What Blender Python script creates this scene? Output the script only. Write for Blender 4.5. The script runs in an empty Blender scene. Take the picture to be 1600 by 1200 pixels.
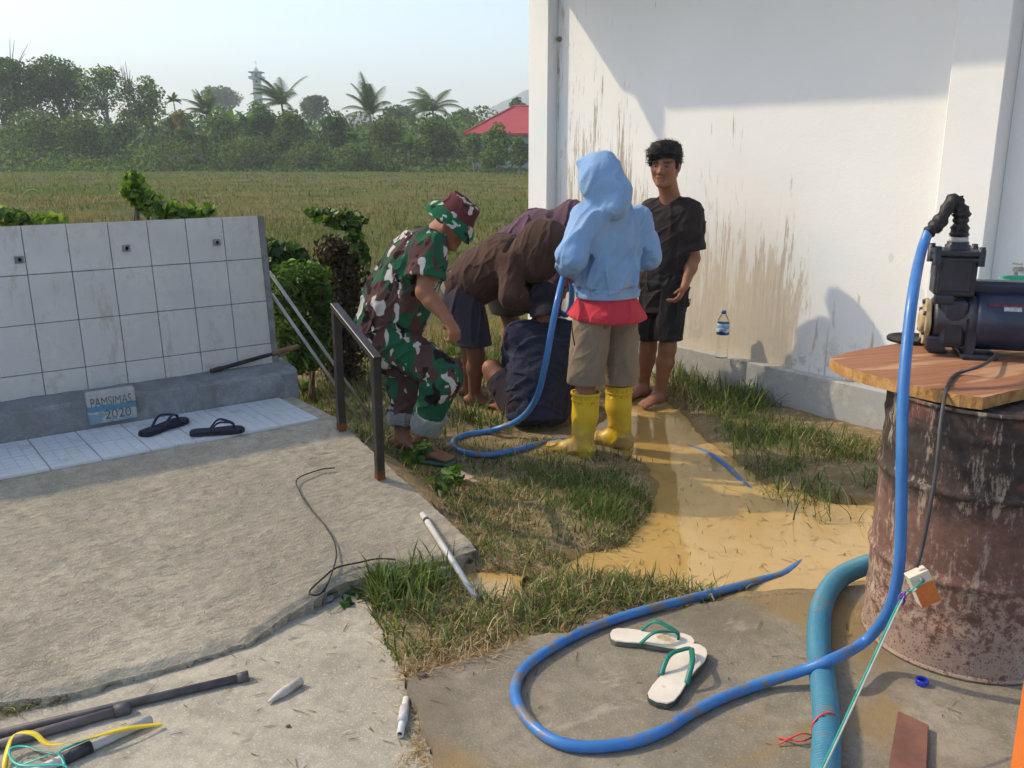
import bpy, bmesh, math, random
import numpy as np
from mathutils import Vector, Matrix

# ------------------------------------------------------------------ camera, sky, sun, exposure
sc = bpy.context.scene
COL = sc.collection
R = math.radians
FPX, HORIZON, CAM_Z = 1425.0, 237.0, 1.6            # lens in pixels of a 1600 x 1200 frame, horizon row, eye height
PITCH = math.atan((600 - HORIZON) / FPX)
cam_d = bpy.data.cameras.new('camera'); cam = bpy.data.objects.new('camera', cam_d); COL.objects.link(cam)
cam.location = (0, 0, CAM_Z); cam.rotation_euler = (math.pi / 2 - PITCH, 0, 0)
cam_d.sensor_width = 36; cam_d.lens = 36 * FPX / 1600; cam_d.clip_start = 0.05; cam_d.clip_end = 9000
sc.camera = cam
SUN_EL, SUN_AZ = R(40), math.atan2(-0.947, 0.322)     # azimuth measured from +Y towards +X
to_sun = Vector((math.sin(SUN_AZ) * math.cos(SUN_EL), math.cos(SUN_AZ) * math.cos(SUN_EL), math.sin(SUN_EL)))
world = bpy.data.worlds.new('World'); sc.world = world; world.use_nodes = True
wn = world.node_tree; wn.nodes.clear()
sky = wn.nodes.new('ShaderNodeTexSky'); sky.sky_type = 'NISHITA'; sky.sun_disc = False
sky.sun_elevation = SUN_EL; sky.sun_rotation = SUN_AZ; sky.air_density = 1.0; sky.dust_density = 1.8; sky.ozone_density = 1.0
wbg = wn.nodes.new('ShaderNodeBackground'); wbg.inputs['Strength'].default_value = 0.15
wout = wn.nodes.new('ShaderNodeOutputWorld')
wn.links.new(sky.outputs[0], wbg.inputs[0]); wn.links.new(wbg.outputs[0], wout.inputs[0])
sun_d = bpy.data.lights.new('sun', 'SUN'); sun = bpy.data.objects.new('sun', sun_d); COL.objects.link(sun)
sun_d.energy = 2.1; sun_d.angle = R(0.9); sun_d.color = (1.0, 0.83, 0.58)
sun.rotation_euler = to_sun.to_track_quat('Z', 'Y').to_euler()
vs = sc.view_settings; vs.view_transform = 'Standard'; vs.look = 'None'; vs.gamma = 1.0; vs.exposure = 0.8
vs.use_curve_mapping = False
sc.render.engine = 'CYCLES'
sc.cycles.use_denoising = True; sc.cycles.max_bounces = 5; sc.cycles.diffuse_bounces = 3; sc.cycles.glossy_bounces = 2
sc.cycles.transmission_bounces = 5; sc.cycles.volume_bounces = 1; sc.cycles.transparent_max_bounces = 6
sc.cycles.use_adaptive_sampling = True; sc.cycles.adaptive_threshold = 0.03

# ------------------------------------------------------------------ measuring helpers (real positions read off the photograph)
CP, SP = math.cos(PITCH), math.sin(PITCH)
def ray(x, y):
    a = (x - 800) / FPX; b = (600 - y) / FPX
    return Vector((a, CP + b * SP, -SP + b * CP))
def on_z(x, y, z=0.0):
    r = ray(x, y); return Vector((0, 0, CAM_Z)) + r * ((z - CAM_Z) / r.z)
def at(x, y, depth):
    r = ray(x, y); return Vector((0, 0, CAM_Z)) + r * (depth / r.y)
def on_plane(x, y, q, n):
    r = ray(x, y); c = Vector((0, 0, CAM_Z)); n = Vector(n)
    return c + r * ((Vector(q) - c).dot(n) / r.dot(n))

rng = np.random.default_rng(7)
random.seed(7)

# ------------------------------------------------------------------ object helpers
def new_obj(name, me, mat=None, parent=None, loc=None):
    o = bpy.data.objects.new(name, me); COL.objects.link(o)
    if mat is not None and me is not None:
        me.materials.clear(); me.materials.append(mat)
    if loc is not None: o.location = loc
    if parent is not None: o.parent = parent
    return o
def tag(o, label=None, cat=None, group=None, kind=None):
    if label: o['label'] = label
    if cat: o['category'] = cat
    if group: o['group'] = group
    if kind: o['kind'] = kind
    return o
def empty(name, loc=(0, 0, 0), rz=0.0):
    o = bpy.data.objects.new(name, None); COL.objects.link(o); o.location = loc; o.rotation_euler = (0, 0, rz)
    o.empty_display_size = 0.1
    return o
def mesh_np(name, V, F, smooth=True, cols=None):
    """V (n,3), F (m,3|4) numpy -> mesh"""
    me = bpy.data.meshes.new(name)
    V = np.ascontiguousarray(V, dtype=np.float32); F = np.ascontiguousarray(F, dtype=np.int32)
    k = F.shape[1]
    me.vertices.add(len(V)); me.vertices.foreach_set('co', V.ravel())
    me.loops.add(F.size); me.loops.foreach_set('vertex_index', F.ravel())
    me.polygons.add(len(F)); me.polygons.foreach_set('loop_start', np.arange(0, F.size, k, dtype=np.int32))
    me.polygons.foreach_set('loop_total', np.full(len(F), k, dtype=np.int32))
    if smooth: me.polygons.foreach_set('use_smooth', np.ones(len(F), dtype=bool))
    me.update(calc_edges=True)
    if cols is not None:
        ca = me.color_attributes.new('Col', 'FLOAT_COLOR', 'POINT')
        c4 = np.ones((len(V), 4), dtype=np.float32); c4[:, :3] = cols
        ca.data.foreach_set('color', c4.ravel())
    return me
class MB:
    """collects shapes in one bmesh"""
    def __init__(s): s.bm = bmesh.new()
    def box(s, c, size, rot=None, bevel=0.0, seg=1):
        t = bmesh.new(); bmesh.ops.create_cube(t, size=1.0)
        bmesh.ops.scale(t, vec=size, verts=t.verts)
        if bevel: bmesh.ops.bevel(t, geom=list(t.edges), offset=bevel, segments=seg, affect='EDGES', profile=0.6)
        m = Matrix.Translation(c) @ (rot.to_4x4() if rot is not None else Matrix.Identity(4))
        bmesh.ops.transform(t, matrix=m, verts=t.verts)
        s._merge(t); return s
    def _merge(s, t):
        me = bpy.data.meshes.new('tmp'); t.to_mesh(me); t.free(); s.bm.from_mesh(me); bpy.data.meshes.remove(me)
    def cyl(s, a, b, ra, rb=None, n=16, caps=True):
        rb = ra if rb is None else rb
        a, b = Vector(a), Vector(b); d = b - a
        t = bmesh.new(); bmesh.ops.create_cone(t, cap_ends=caps, cap_tris=False, segments=n, radius1=ra, radius2=rb, depth=d.length)
        m = Matrix.Translation((a + b) / 2) @ d.to_track_quat('Z', 'Y').to_matrix().to_4x4()
        bmesh.ops.transform(t, matrix=m, verts=t.verts); s._merge(t); return s
    def tube(s, pts, r, n=10, closed_ends=True, flat=1.0, up=None):
        pts = [Vector(p) for p in pts]; rr = r if isinstance(r, (list, tuple, np.ndarray)) else [r] * len(pts)
        rings = []; prev = None
        for i, p in enumerate(pts):
            tan = (pts[min(i + 1, len(pts) - 1)] - pts[max(i - 1, 0)]).normalized()
            if prev is None:
                ref = Vector(up) if up is not None else (Vector((0, 0, 1)) if abs(tan.z) < 0.9 else Vector((1, 0, 0)))
                nrm = (ref - tan * ref.dot(tan)).normalized()
            else:
                nrm = (prev - tan * prev.dot(tan)).normalized()
            prev = nrm; bi = tan.cross(nrm)
            rings.append([s.bm.verts.new(p + (nrm * math.cos(2 * math.pi * k / n) * flat + bi * math.sin(2 * math.pi * k / n)) * rr[i]) for k in range(n)])
        for a, b in zip(rings[:-1], rings[1:]):
            for k in range(n):
                f = s.bm.faces.new((a[k], a[(k + 1) % n], b[(k + 1) % n], b[k])); f.smooth = True
        if closed_ends:
            s.bm.faces.new(list(reversed(rings[0]))); s.bm.faces.new(rings[-1])
        return s
    def lathe(s, prof, c, axis=(0, 0, 1), n=32):
        """prof: list of (r, h)"""
        q = Vector(axis).to_track_quat('Z', 'Y'); c = Vector(c); rings = []
        for r, h in prof:
            rings.append([s.bm.verts.new(c + q @ Vector((r * math.cos(2 * math.pi * k / n), r * math.sin(2 * math.pi * k / n), h))) for k in range(n)] if r > 1e-6
                         else [s.bm.verts.new(c + q @ Vector((0, 0, h)))])
        for a, b in zip(rings[:-1], rings[1:]):
            for k in range(n):
                if len(a) == 1 and len(b) == 1: continue
                if len(a) == 1: f = s.bm.faces.new((a[0], b[(k + 1) % n], b[k]))
                elif len(b) == 1: f = s.bm.faces.new((a[k], a[(k + 1) % n], b[0]))
                else: f = s.bm.faces.new((a[k], a[(k + 1) % n], b[(k + 1) % n], b[k]))
                f.smooth = True
        return s
    def prism(s, pts, dirv, bevel=0.0):
        """extrude polygon pts (3D, planar) along dirv"""
        t = bmesh.new(); vs_ = [t.verts.new(p) for p in pts]; f = t.faces.new(vs_)
        r = bmesh.ops.extrude_face_region(t, geom=[f])
        bmesh.ops.translate(t, vec=dirv, verts=[g for g in r['geom'] if isinstance(g, bmesh.types.BMVert)])
        bmesh.ops.recalc_face_normals(t, faces=t.faces)
        if bevel: bmesh.ops.bevel(t, geom=list(t.edges), offset=bevel, segments=2, affect='EDGES')
        s._merge(t); return s
    def build(s, name, mat, parent=None, loc=None, rel=None, smooth=None):
        """rel: world position subtracted from the vertices (the parent's or the object's own origin)"""
        if rel is not None: bmesh.ops.translate(s.bm, vec=-Vector(rel), verts=s.bm.verts)
        me = bpy.data.meshes.new(name); s.bm.normal_update(); s.bm.to_mesh(me); s.bm.free()
        if smooth is not None: me.polygons.foreach_set('use_smooth', np.full(len(me.polygons), smooth))
        return new_obj(name, me, mat, parent, loc)
def spline(pts, n=8):
    """Catmull-Rom through pts"""
    P = [Vector(p) for p in pts]; P = [P[0] * 2 - P[1]] + P + [P[-1] * 2 - P[-2]]; out = []
    for i in range(1, len(P) - 2):
        p0, p1, p2, p3 = P[i - 1:i + 3]
        for k in range(n):
            t = k / n
            out.append(0.5 * ((2 * p1) + (p2 - p0) * t + (2 * p0 - 5 * p1 + 4 * p2 - p3) * t * t + (3 * p1 - p0 - 3 * p2 + p3) * t ** 3))
    out.append(P[-2]); return out

# ------------------------------------------------------------------ material helpers
class Mat:
    def __init__(s, name, rough=0.8, spec=0.3):
        s.m = bpy.data.materials.new(name); s.m.use_nodes = True; s.nt = s.m.node_tree
        s.b = s.nt.nodes['Principled BSDF']; s.b.inputs['Roughness'].default_value = rough
        s.b.inputs['Specular IOR Level'].default_value = spec
        tc = s.nt.nodes.new('ShaderNodeTexCoord'); s.obj = tc.outputs['Object']
        s.pos = s.nt.nodes.new('ShaderNodeNewGeometry').outputs['Position']
    def L(s, a, b): s.nt.links.new(a, b)
    def val(s, sock, v):
        if isinstance(v, bpy.types.NodeSocket): s.L(v, sock)
        elif isinstance(v, (tuple, list)) and len(v) == 3 and sock.type == 'RGBA': sock.default_value = (*v, 1)
        else: sock.default_value = v
    def map(s, co, scale=(1, 1, 1), rot=(0, 0, 0), loc=(0, 0, 0)):
        n = s.nt.nodes.new('ShaderNodeMapping'); s.L(co, n.inputs[0])
        n.inputs['Location'].default_value = loc; n.inputs['Rotation'].default_value = rot; n.inputs['Scale'].default_value = scale
        return n.outputs[0]
    def noise(s, scale=5, detail=3, rough=0.55, co=None, dist=0.0, color=False):
        n = s.nt.nodes.new('ShaderNodeTexNoise'); s.L(co if co is not None else s.obj, n.inputs['Vector'])
        n.inputs['Scale'].default_value = scale; n.inputs['Detail'].default_value = detail
        n.inputs['Roughness'].default_value = rough; n.inputs['Distortion'].default_value = dist
        return n.outputs['Color' if color else 'Fac']
    def vor(s, scale=5, co=None, feature='F1', rand=1.0):
        n = s.nt.nodes.new('ShaderNodeTexVoronoi'); n.feature = feature
        s.L(co if co is not None else s.obj, n.inputs['Vector']); n.inputs['Scale'].default_value = scale
        n.inputs['Randomness'].default_value = rand
        return n.outputs['Distance']
    def wave(s, scale=5, dist=2, co=None, direction='X', detail=2):
        n = s.nt.nodes.new('ShaderNodeTexWave'); n.bands_direction = direction
        s.L(co if co is not None else s.obj, n.inputs['Vector']); n.inputs['Scale'].default_value = scale
        n.inputs['Distortion'].default_value = dist; n.inputs['Detail'].default_value = detail
        return n.outputs['Fac']
    def ramp(s, fac, stops, interp='LINEAR'):
        n = s.nt.nodes.new('ShaderNodeValToRGB'); s.L(fac, n.inputs[0]); cr = n.color_ramp; cr.interpolation = interp
        while len(cr.elements) < len(stops): cr.elements.new(0.5)
        for e, (p, c) in zip(cr.elements, stops):
            e.position = p; e.color = (*c, 1) if isinstance(c, (tuple, list)) else (c, c, c, 1)
        return n.outputs['Color']
    def mix(s, fac, a, b, mode='MIX'):
        n = s.nt.nodes.new('ShaderNodeMix'); n.data_type = 'RGBA'; n.blend_type = mode
        s.val(n.inputs[0], fac); s.val(n.inputs[6], a); s.val(n.inputs[7], b); return n.outputs[2]
    def math(s, op, a, b=0.0, c=0.0):
        n = s.nt.nodes.new('ShaderNodeMath'); n.operation = op
        s.val(n.inputs[0], a); s.val(n.inputs[1], b); s.val(n.inputs[2], c); return n.outputs[0]
    def mr(s, v, a, b, c=0.0, d=1.0, smooth=True):
        n = s.nt.nodes.new('ShaderNodeMapRange'); n.interpolation_type = 'SMOOTHSTEP' if smooth else 'LINEAR'
        s.val(n.inputs[0], v)
        for i, q in enumerate((a, b, c, d)): s.val(n.inputs[1 + i], q)
        return n.outputs[0]
    def xyz(s, co):
        n = s.nt.nodes.new('ShaderNodeSeparateXYZ'); s.L(co, n.inputs[0]); return n.outputs
    def attr(s, name='Col'):
        n = s.nt.nodes.new('ShaderNodeAttribute'); n.attribute_name = name; return n.outputs['Color']
    def col(s, v): s.val(s.b.inputs['Base Color'], v); return s
    def rough(s, v): s.val(s.b.inputs['Roughness'], v); return s
    def bump(s, h, strength=0.3, dist=0.01, prev=None):
        n = s.nt.nodes.new('ShaderNodeBump'); n.inputs['Strength'].default_value = strength; n.inputs['Distance'].default_value = dist
        s.L(h, n.inputs['Height'])
        if prev is not None: s.L(prev, n.inputs['Normal'])
        s.L(n.outputs[0], s.b.inputs['Normal']); return n.outputs[0]
def simple(name, c1, c2=None, scale=8, rough=0.8, bump=0.0, bscale=60, bdist=0.004, spec=0.3, metal=0.0, detail=4):
    m = Mat(name, rough, spec)
    if c2 is None: m.col(c1)
    else: m.col(m.ramp(m.noise(scale, detail), [(0.35, c1), (0.65, c2)]))
    if bump: m.bump(m.noise(bscale, 3), bump, bdist)
    m.b.inputs['Metallic'].default_value = metal
    return m.m

# ------------------------------------------------------------------ numpy noise
_lat = np.random.default_rng(3).random((64, 64, 64)).astype(np.float32)
def vnoise(P, scale=1.0, oct=3, seed=0, gain=0.5):
    """value noise, P (...,2|3) -> about -1..1"""
    P = np.asarray(P, dtype=np.float32) * scale
    if P.shape[-1] == 2: P = np.concatenate([P, np.zeros(P.shape[:-1] + (1,), np.float32)], -1)
    out = 0; amp = 1.0; tot = 0
    for o in range(oct):
        q = P + 17.3 * o + seed * 7.77
        i = np.floor(q).astype(np.int32); f = q - i; f = f * f * (3 - 2 * f); i &= 63; j = (i + 1) & 63
        x0, y0, z0 = i[..., 0], i[..., 1], i[..., 2]; x1, y1, z1 = j[..., 0], j[..., 1], j[..., 2]
        fx, fy, fz = f[..., 0], f[..., 1], f[..., 2]
        c = lambda a, b, d: _lat[a, b, d]
        v = ((c(x0, y0, z0) * (1 - fx) + c(x1, y0, z0) * fx) * (1 - fy) + (c(x0, y1, z0) * (1 - fx) + c(x1, y1, z0) * fx) * fy) * (1 - fz) + \
            ((c(x0, y0, z1) * (1 - fx) + c(x1, y0, z1) * fx) * (1 - fy) + (c(x0, y1, z1) * (1 - fx) + c(x1, y1, z1) * fx) * fy) * fz
        out = out + amp * (v * 2 - 1); tot += amp; amp *= gain; P = P * 2.03
    return out / tot
def sstep(a, b, x):
    t = np.clip((x - a) / (b - a), 0, 1); return t * t * (3 - 2 * t)
def poly_sd(px, py, poly):
    """signed distance to a polygon, negative inside"""
    d = np.full(px.shape, 1e9); ins = np.zeros(px.shape, bool); n = len(poly)
    for i in range(n):
        ax, ay = poly[i]; bx, by = poly[(i + 1) % n]
        ex, ey = bx - ax, by - ay
        t = np.clip(((px - ax) * ex + (py - ay) * ey) / (ex * ex + ey * ey), 0, 1)
        d = np.minimum(d, np.hypot(px - ax - t * ex, py - ay - t * ey))
        c = ((ay > py) != (by > py)) & (px < (bx - ax) * (py - ay) / (by - ay + 1e-12) + ax); ins ^= c
    return np.where(ins, -d, d)
def smooth_poly(pts, n=6):
    c = spline([Vector((p[0], p[1], 0)) for p in pts] + [Vector((pts[0][0], pts[0][1], 0))], n)[:-1]
    return [(q.x, q.y) for q in c]

# ------------------------------------------------------------------ frames of the two walls
RAMP_O = Vector((-0.936, 4.265, 0.33)); RV = Vector((0.797, 0.604, 0)).normalized(); RN = Vector((RV.y, -RV.x, 0))   # along the tap wall; towards the camera
RAMP_SLOPE = 0.21
def ramp_z(d): return 0.33 - RAMP_SLOPE * np.maximum(d, 0)
def to_ad(p): q = Vector((p[0], p[1], 0)) - Vector((RAMP_O.x, RAMP_O.y, 0)); return q.dot(RV), q.dot(RN)
def from_ad(a, d, z=None): p = RAMP_O + RV * a + RN * d; p.z = float(ramp_z(d)) if z is None else z; return p
RAMP_N = Vector((RN.x * RAMP_SLOPE, RN.y * RAMP_SLOPE, 1))
def on_ramp(x, y, lift=0.0): return on_plane(x, y, RAMP_O + Vector((0, 0, lift)), RAMP_N)
lip_px = [(738, 856), (700, 872), (640, 878), (585, 893), (540, 905), (492, 930), (440, 962), (385, 1000), (330, 1018), (230, 1045), (130, 1072), (60, 1085), (0, 1089), (-250, 1125), (-600, 1180)]
lip_ad = sorted([to_ad(on_ramp(*p)) for p in lip_px]); LA = np.array([p[0] for p in lip_ad]); LD = np.array([p[1] for p in lip_ad])
def lip(a): return np.interp(a, LA, LD)
SLAB_R = 0.085

PUDDLE = smooth_poly([tuple(on_z(*p)[:2]) for p in [(1000, 620), (958, 640), (925, 688), (985, 716), (1022, 760), (1005, 800), (962, 846), (880, 874), (890, 900), (950, 908), (1060, 924), (1130, 934),
          (1345, 910), (1480, 890), (1480, 800), (1380, 788), (1300, 772), (1215, 765), (1180, 735), (1130, 704), (1085, 660), (1050, 632)]], 5)
PUDDLE2 = smooth_poly([tuple(on_z(*p)[:2]) for p in [(715, 905), (745, 893), (800, 895), (845, 905), (815, 922), (780, 932), (735, 930)]], 4)
path_poly = [tuple(on_z(*p, .03)[:2]) for p in [(575, 890), (585, 960), (610, 1030), (640, 1075), (690, 1200)]] + [(-0.12, 1.4), (-0.1, -3.0), (-6, -3.0), (-6, 2.6)] + [(-2.2, 3.1)]
pad_px = [(632, 1062), (700, 1036), (790, 1010), (860, 990), (960, 968), (1050, 953), (1130, 939), (1240, 926), (1345, 914), (1480, 893), (1700, 860)]
pad_poly = [tuple(on_z(*p, .06)[:2]) for p in pad_px] + [(3.2, 3.0), (3.6, -3.0), (-0.1, -3.0)] + [tuple(on_z(690, 1200, .06)[:2])]

def ground_h(x, y):
    P = np.stack([x, y], -1)
    h = 0.035 + 0.018 * vnoise(P, 3.0, 3, 1) + 0.012 * vnoise(P, 11.0, 2, 2)
    far = sstep(6.3, 11.0, y); h = h * (1 - far) + far * (-0.12 + 0.10 * vnoise(P, 0.25, 3, 4) + 0.05 * vnoise(P, 1.5, 2, 5))
    left = sstep(-1.6, -3.0, x) * sstep(4.8, 5.6, y); h = h + left * 0.05
    # bank of earth along the slab's right-hand edge
    q = (x - RAMP_O.x) * RV.x + (y - RAMP_O.y) * RV.y - SLAB_R; d = (x - RAMP_O.x) * RN.x + (y - RAMP_O.y) * RN.y
    bank = np.clip(ramp_z(np.maximum(d, -0.6)) - 0.10, 0, 0.25) * sstep(0.38, 0.02, q) * sstep(-1.6, -0.5, d) * (q > -0.3)
    h = h + bank
    sd = np.minimum(poly_sd(x, y, PUDDLE), poly_sd(x, y, PUDDLE2)) + 0.06 * vnoise(P, 5.0, 3, 8)
    h = np.where(sd < 0.12, np.minimum(h, -0.035 + 0.07 * sstep(-0.14, 0.10, sd) + 0.006 * vnoise(P, 14, 2, 9)), h)
    lipd = lip(q + SLAB_R)
    inside = (q < -0.03) & (d < lipd - 0.05) & (d > -1.05)
    h = np.where(inside, np.minimum(h, ramp_z(d) - 0.2), h)
    h = np.where(poly_sd(x, y, path_poly) < 0, -0.03, h)
    h = np.where(poly_sd(x, y, pad_poly) < 0, -0.03, h)
    return h
def gz(x, y): return float(ground_h(np.array([x], dtype=float), np.array([y], dtype=float))[0])

# ------------------------------------------------------------------ materials of the setting
def mat_ground():
    m = Mat('earth', 0.95, 0.0)
    xyz = m.xyz(m.pos)
    n1 = m.noise(2.2, 5, 0.6, m.pos); n2 = m.noise(24, 4, 0.6, m.pos)
    soil = m.ramp(n1, [(0.3, (0.15, 0.11, 0.065)), (0.55, (0.25, 0.19, 0.11)), (0.75, (0.14, 0.125, 0.06))])
    soil = m.mix(m.mr(n2, 0.45, 0.7), soil, (0.33, 0.26, 0.15))
    wet = m.mr(xyz[2], 0.022, 0.0); soil = m.mix(wet, soil, (0.24, 0.165, 0.07))
    f1 = m.noise(0.35, 6, 0.65, m.pos); f2 = m.noise(0.06, 3, 0.5, m.pos)
    field = m.ramp(f1, [(0.32, (0.055, 0.075, 0.022)), (0.48, (0.105, 0.115, 0.040)), (0.62, (0.150, 0.125, 0.058)), (0.8, (0.085, 0.10, 0.03))])
    green = m.math('MAXIMUM', m.mr(f2, 0.52, 0.66), m.mr(xyz[1], 62, 84))
    field = m.mix(green, field, (0.065, 0.105, 0.022))
    m.col(m.mix(m.mr(xyz[1], 6.5, 10.0), soil, field))
    m.rough(m.mr(wet, 0, 1, 0.95, 0.35))
    m.bump(m.mix(0.5, n2, m.noise(90, 2, 0.5, m.pos)), 0.6, 0.02)
    return m.m
def mat_water():
    m = Mat('muddy_water', 0.12, 0.5); m.b.inputs['IOR'].default_value = 1.4; m.b.inputs['Coat Weight'].default_value = 0.5; m.b.inputs['Coat Roughness'].default_value = 0.02
    n = m.noise(1.6, 4, 0.6, m.pos); n2 = m.noise(9, 4, 0.6, m.pos, 1.5)
    c = m.ramp(n, [(0.3, (0.45, 0.295, 0.095)), (0.7, (0.53, 0.36, 0.13))])
    c = m.mix(m.mr(n2, 0.55, 0.75, 0, 0.5), c, (0.36, 0.235, 0.085))
    m.col(c); m.rough(m.mr(n2, 0.4, 0.7, 0.035, 0.12))
    b1 = m.bump(m.noise(7, 2, 0.5, m.pos, 0.6), 0.10, 0.012)
    m.bump(m.noise(45, 2, 0.5, m.pos), 0.03, 0.003, b1)
    return m.m
def mat_concrete(name, lo, hi, rake=False, mud=False, bump=0.5, blot=None):
    m = Mat(name, 0.92, 0.2)
    a = m.noise(1.4, 6, 0.65, m.pos); b = m.noise(22, 5, 0.7, m.pos); c = m.noise(130, 3, 0.6, m.pos)
    col = m.ramp(a, [(0.32, tuple(v * 0.86 for v in lo)), (0.5, lo), (0.68, hi)]); pt = m.noise(5.5, 5, 0.7, m.map(m.pos, loc=(11, 5, 0)), 0.7); col = m.mix(m.mr(pt, 0.50, 0.66, 0, 0.5), col, tuple(v * k for v, k in zip(lo, (0.62, 0.66, 0.62))))
    col = m.mix(m.mr(b, 0.35, 0.7, 0, 0.55), col, tuple(v * 0.62 for v in lo))
    col = m.mix(m.mr(c, 0.56, 0.72, 0, 0.5), col, tuple(min(1, v * 1.35) for v in hi))
    if rake:
        rot = m.map(m.pos, (3.5, 70, 10), (0, 0, -math.atan2(RV.y, RV.x)))
        # mapping rotates after scaling, so rotate first
        r0 = m.map(m.pos, (1, 1, 1), (0, 0, -math.atan2(RV.y, RV.x)))
        st = m.noise(1.0, 4, 0.7, m.map(r0, (16, 62, 16)), 0.6)
        col = m.mix(m.mr(st, 0.50, 0.66, 0, 0.45), col, tuple(v * 0.5 for v in lo))
        al = m.noise(1.1, 3, 0.5, m.map(m.pos, loc=(4, 2, 0))); col = m.mix(m.mr(al, 0.55, 0.7, 0, 0.4), col, (0.20, 0.22, 0.16))
        m.bump(st, 0.7, 0.01, m.bump(c, 0.8, 0.006))
    else:
        m.bump(m.mix(0.5, b, c), bump, 0.012)
    if mud:
        w = m.noise(1.3, 4, 0.55, m.map(m.pos, loc=(1.7, 0.4, 0)), 0.6)
        col = m.mix(m.mr(w, 0.48, 0.60, 0, 0.85), col, (0.27, 0.19, 0.085)); damp = m.noise(0.9, 5, 0.6, m.map(m.pos, loc=(5, 8, 0)), 0.5); col = m.mix(m.mr(damp, 0.48, 0.60, 0, 0.55), col, (0.15, 0.125, 0.09))
        dust = m.noise(2.4, 4, 0.6, m.map(m.pos, loc=(7, 3, 0)), 0.8)
        col = m.mix(m.mr(dust, 0.60, 0.70, 0, 0.7), col, (0.42, 0.38, 0.30))
        spots = m.vor(38, m.pos); col = m.mix(m.mr(spots, 0.10, 0.05, 0, 0.5), col, (0.12, 0.09, 0.06))
    if blot is not None:
        w = m.noise(4.5, 5, 0.7, None, 1.0); col = m.mix(m.mr(w, 0.42, 0.6), col, blot)
    m.col(col)
    return m.m
M_GROUND, M_WATER = mat_ground(), mat_water()
M_SLAB = mat_concrete('raked_concrete', (0.40, 0.355, 0.27), (0.53, 0.47, 0.36), rake=True)
M_PATH = mat_concrete('worn_concrete', (0.40, 0.365, 0.29), (0.55, 0.50, 0.405), bump=0.5)
M_PAD = mat_concrete('muddy_concrete', (0.25, 0.22, 0.165), (0.36, 0.315, 0.24), mud=True, bump=0.5)
M_CURB = mat_concrete('dark_cement', (0.26, 0.265, 0.27), (0.36, 0.365, 0.37), bump=0.4, blot=(0.19, 0.187, 0.182))
M_PLINTH = mat_concrete('plinth_cement', (0.44, 0.43, 0.40), (0.56, 0.55, 0.51), bump=0.3, blot=(0.40, 0.41, 0.40))

# ------------------------------------------------------------------ ground: one sheet, fine near the camera, reaching the horizon
def axis(lo, hi, step, far, g=1.16):
    c = list(np.arange(lo, hi + 1e-6, step)); s = step; v = hi
    while v < far[1]: s *= g; v += s; c.append(v)
    s = step; v = lo
    while v > far[0]: s *= g; v -= s; c.insert(0, v)
    return np.array(c)
gx = axis(-3.6, 3.2, 0.035, (-1500, 1500)); gy = axis(1.6, 8.5, 0.035, (-60, 1500))
GX, GY = np.meshgrid(gx, gy, indexing='ij'); GZ = ground_h(GX, GY)
nx, ny = GX.shape; idx = np.arange(nx * ny).reshape(nx, ny)
F = np.stack([idx[:-1, :-1], idx[1:, :-1], idx[1:, 1:], idx[:-1, 1:]], -1).reshape(-1, 4)
g = new_obj('ground', mesh_np('ground', np.stack([GX, GY, GZ], -1).reshape(-1, 3), F), M_GROUND); tag(g, kind='structure')
def sheet(name, poly, z, mat, grow=0.0):
    bm = bmesh.new(); c = np.mean(np.array(poly), 0)
    bm.faces.new([bm.verts.new((p[0] + grow * np.sign(p[0] - c[0]), p[1] + grow * np.sign(p[1] - c[1]), z)) for p in poly])
    bmesh.ops.triangulate(bm, faces=bm.faces); bmesh.ops.recalc_face_normals(bm, faces=bm.faces)
    for f in bm.faces:
        if f.normal.z < 0: f.normal_flip()
    me = bpy.data.meshes.new(name); bm.to_mesh(me); bm.free(); o = new_obj(name, me, mat); tag(o, kind='structure'); return o
sheet('puddle', PUDDLE, 0.0, M_WATER, 0.16); sheet('puddle', PUDDLE2, 0.0, M_WATER, 0.08)

# ------------------------------------------------------------------ sloping slab in front of the tap wall, with its broken lip
A = np.concatenate([np.arange(-3.0, -1.8, 0.05), np.arange(-1.8, SLAB_R, 0.0125), [SLAB_R]]); T = np.concatenate([np.linspace(0, 0.42, 14)[:-1], np.linspace(0.42, 1, 150)])
AA, TT = np.meshgrid(A, T, indexing='ij'); lipj = lip(A) + 0.012 * vnoise(np.stack([A, A * 0], -1), 14, 3, 3)
DD = -1.0 + TT * (lipj[:, None] + 1.0)
edge = 0.012 * vnoise(np.stack([DD, DD * 0 + 3], -1), 6, 3, 11) * (AA > SLAB_R - 0.001); AE = AA + edge
rel = 0.0030 * vnoise(np.stack([AA * 14, DD * 55], -1), 1.0, 3, 5) + 0.0035 * vnoise(np.stack([AA, DD], -1), 30, 2, 6) + 0.006 * vnoise(np.stack([AA, DD], -1), 2.5, 2, 7)
rel = np.where(DD > 0.01, rel, 0)
ZZ = ramp_z(DD) + rel - 0.012 * sstep(0.03, 0.0, lipj[:, None] - DD)
PX = RAMP_O.x + AE * RV.x + DD * RN.x; PY = RAMP_O.y + AE * RV.y + DD * RN.y
na, nt_ = AA.shape; top = np.stack([PX, PY, ZZ], -1)
idx = np.arange(na * nt_).reshape(na, nt_)
F = [np.stack([idx[:-1, :-1], idx[:-1, 1:], idx[1:, 1:], idx[1:, :-1]], -1).reshape(-1, 4)]; V = [top.reshape(-1, 3)]; base = na * nt_
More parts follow.
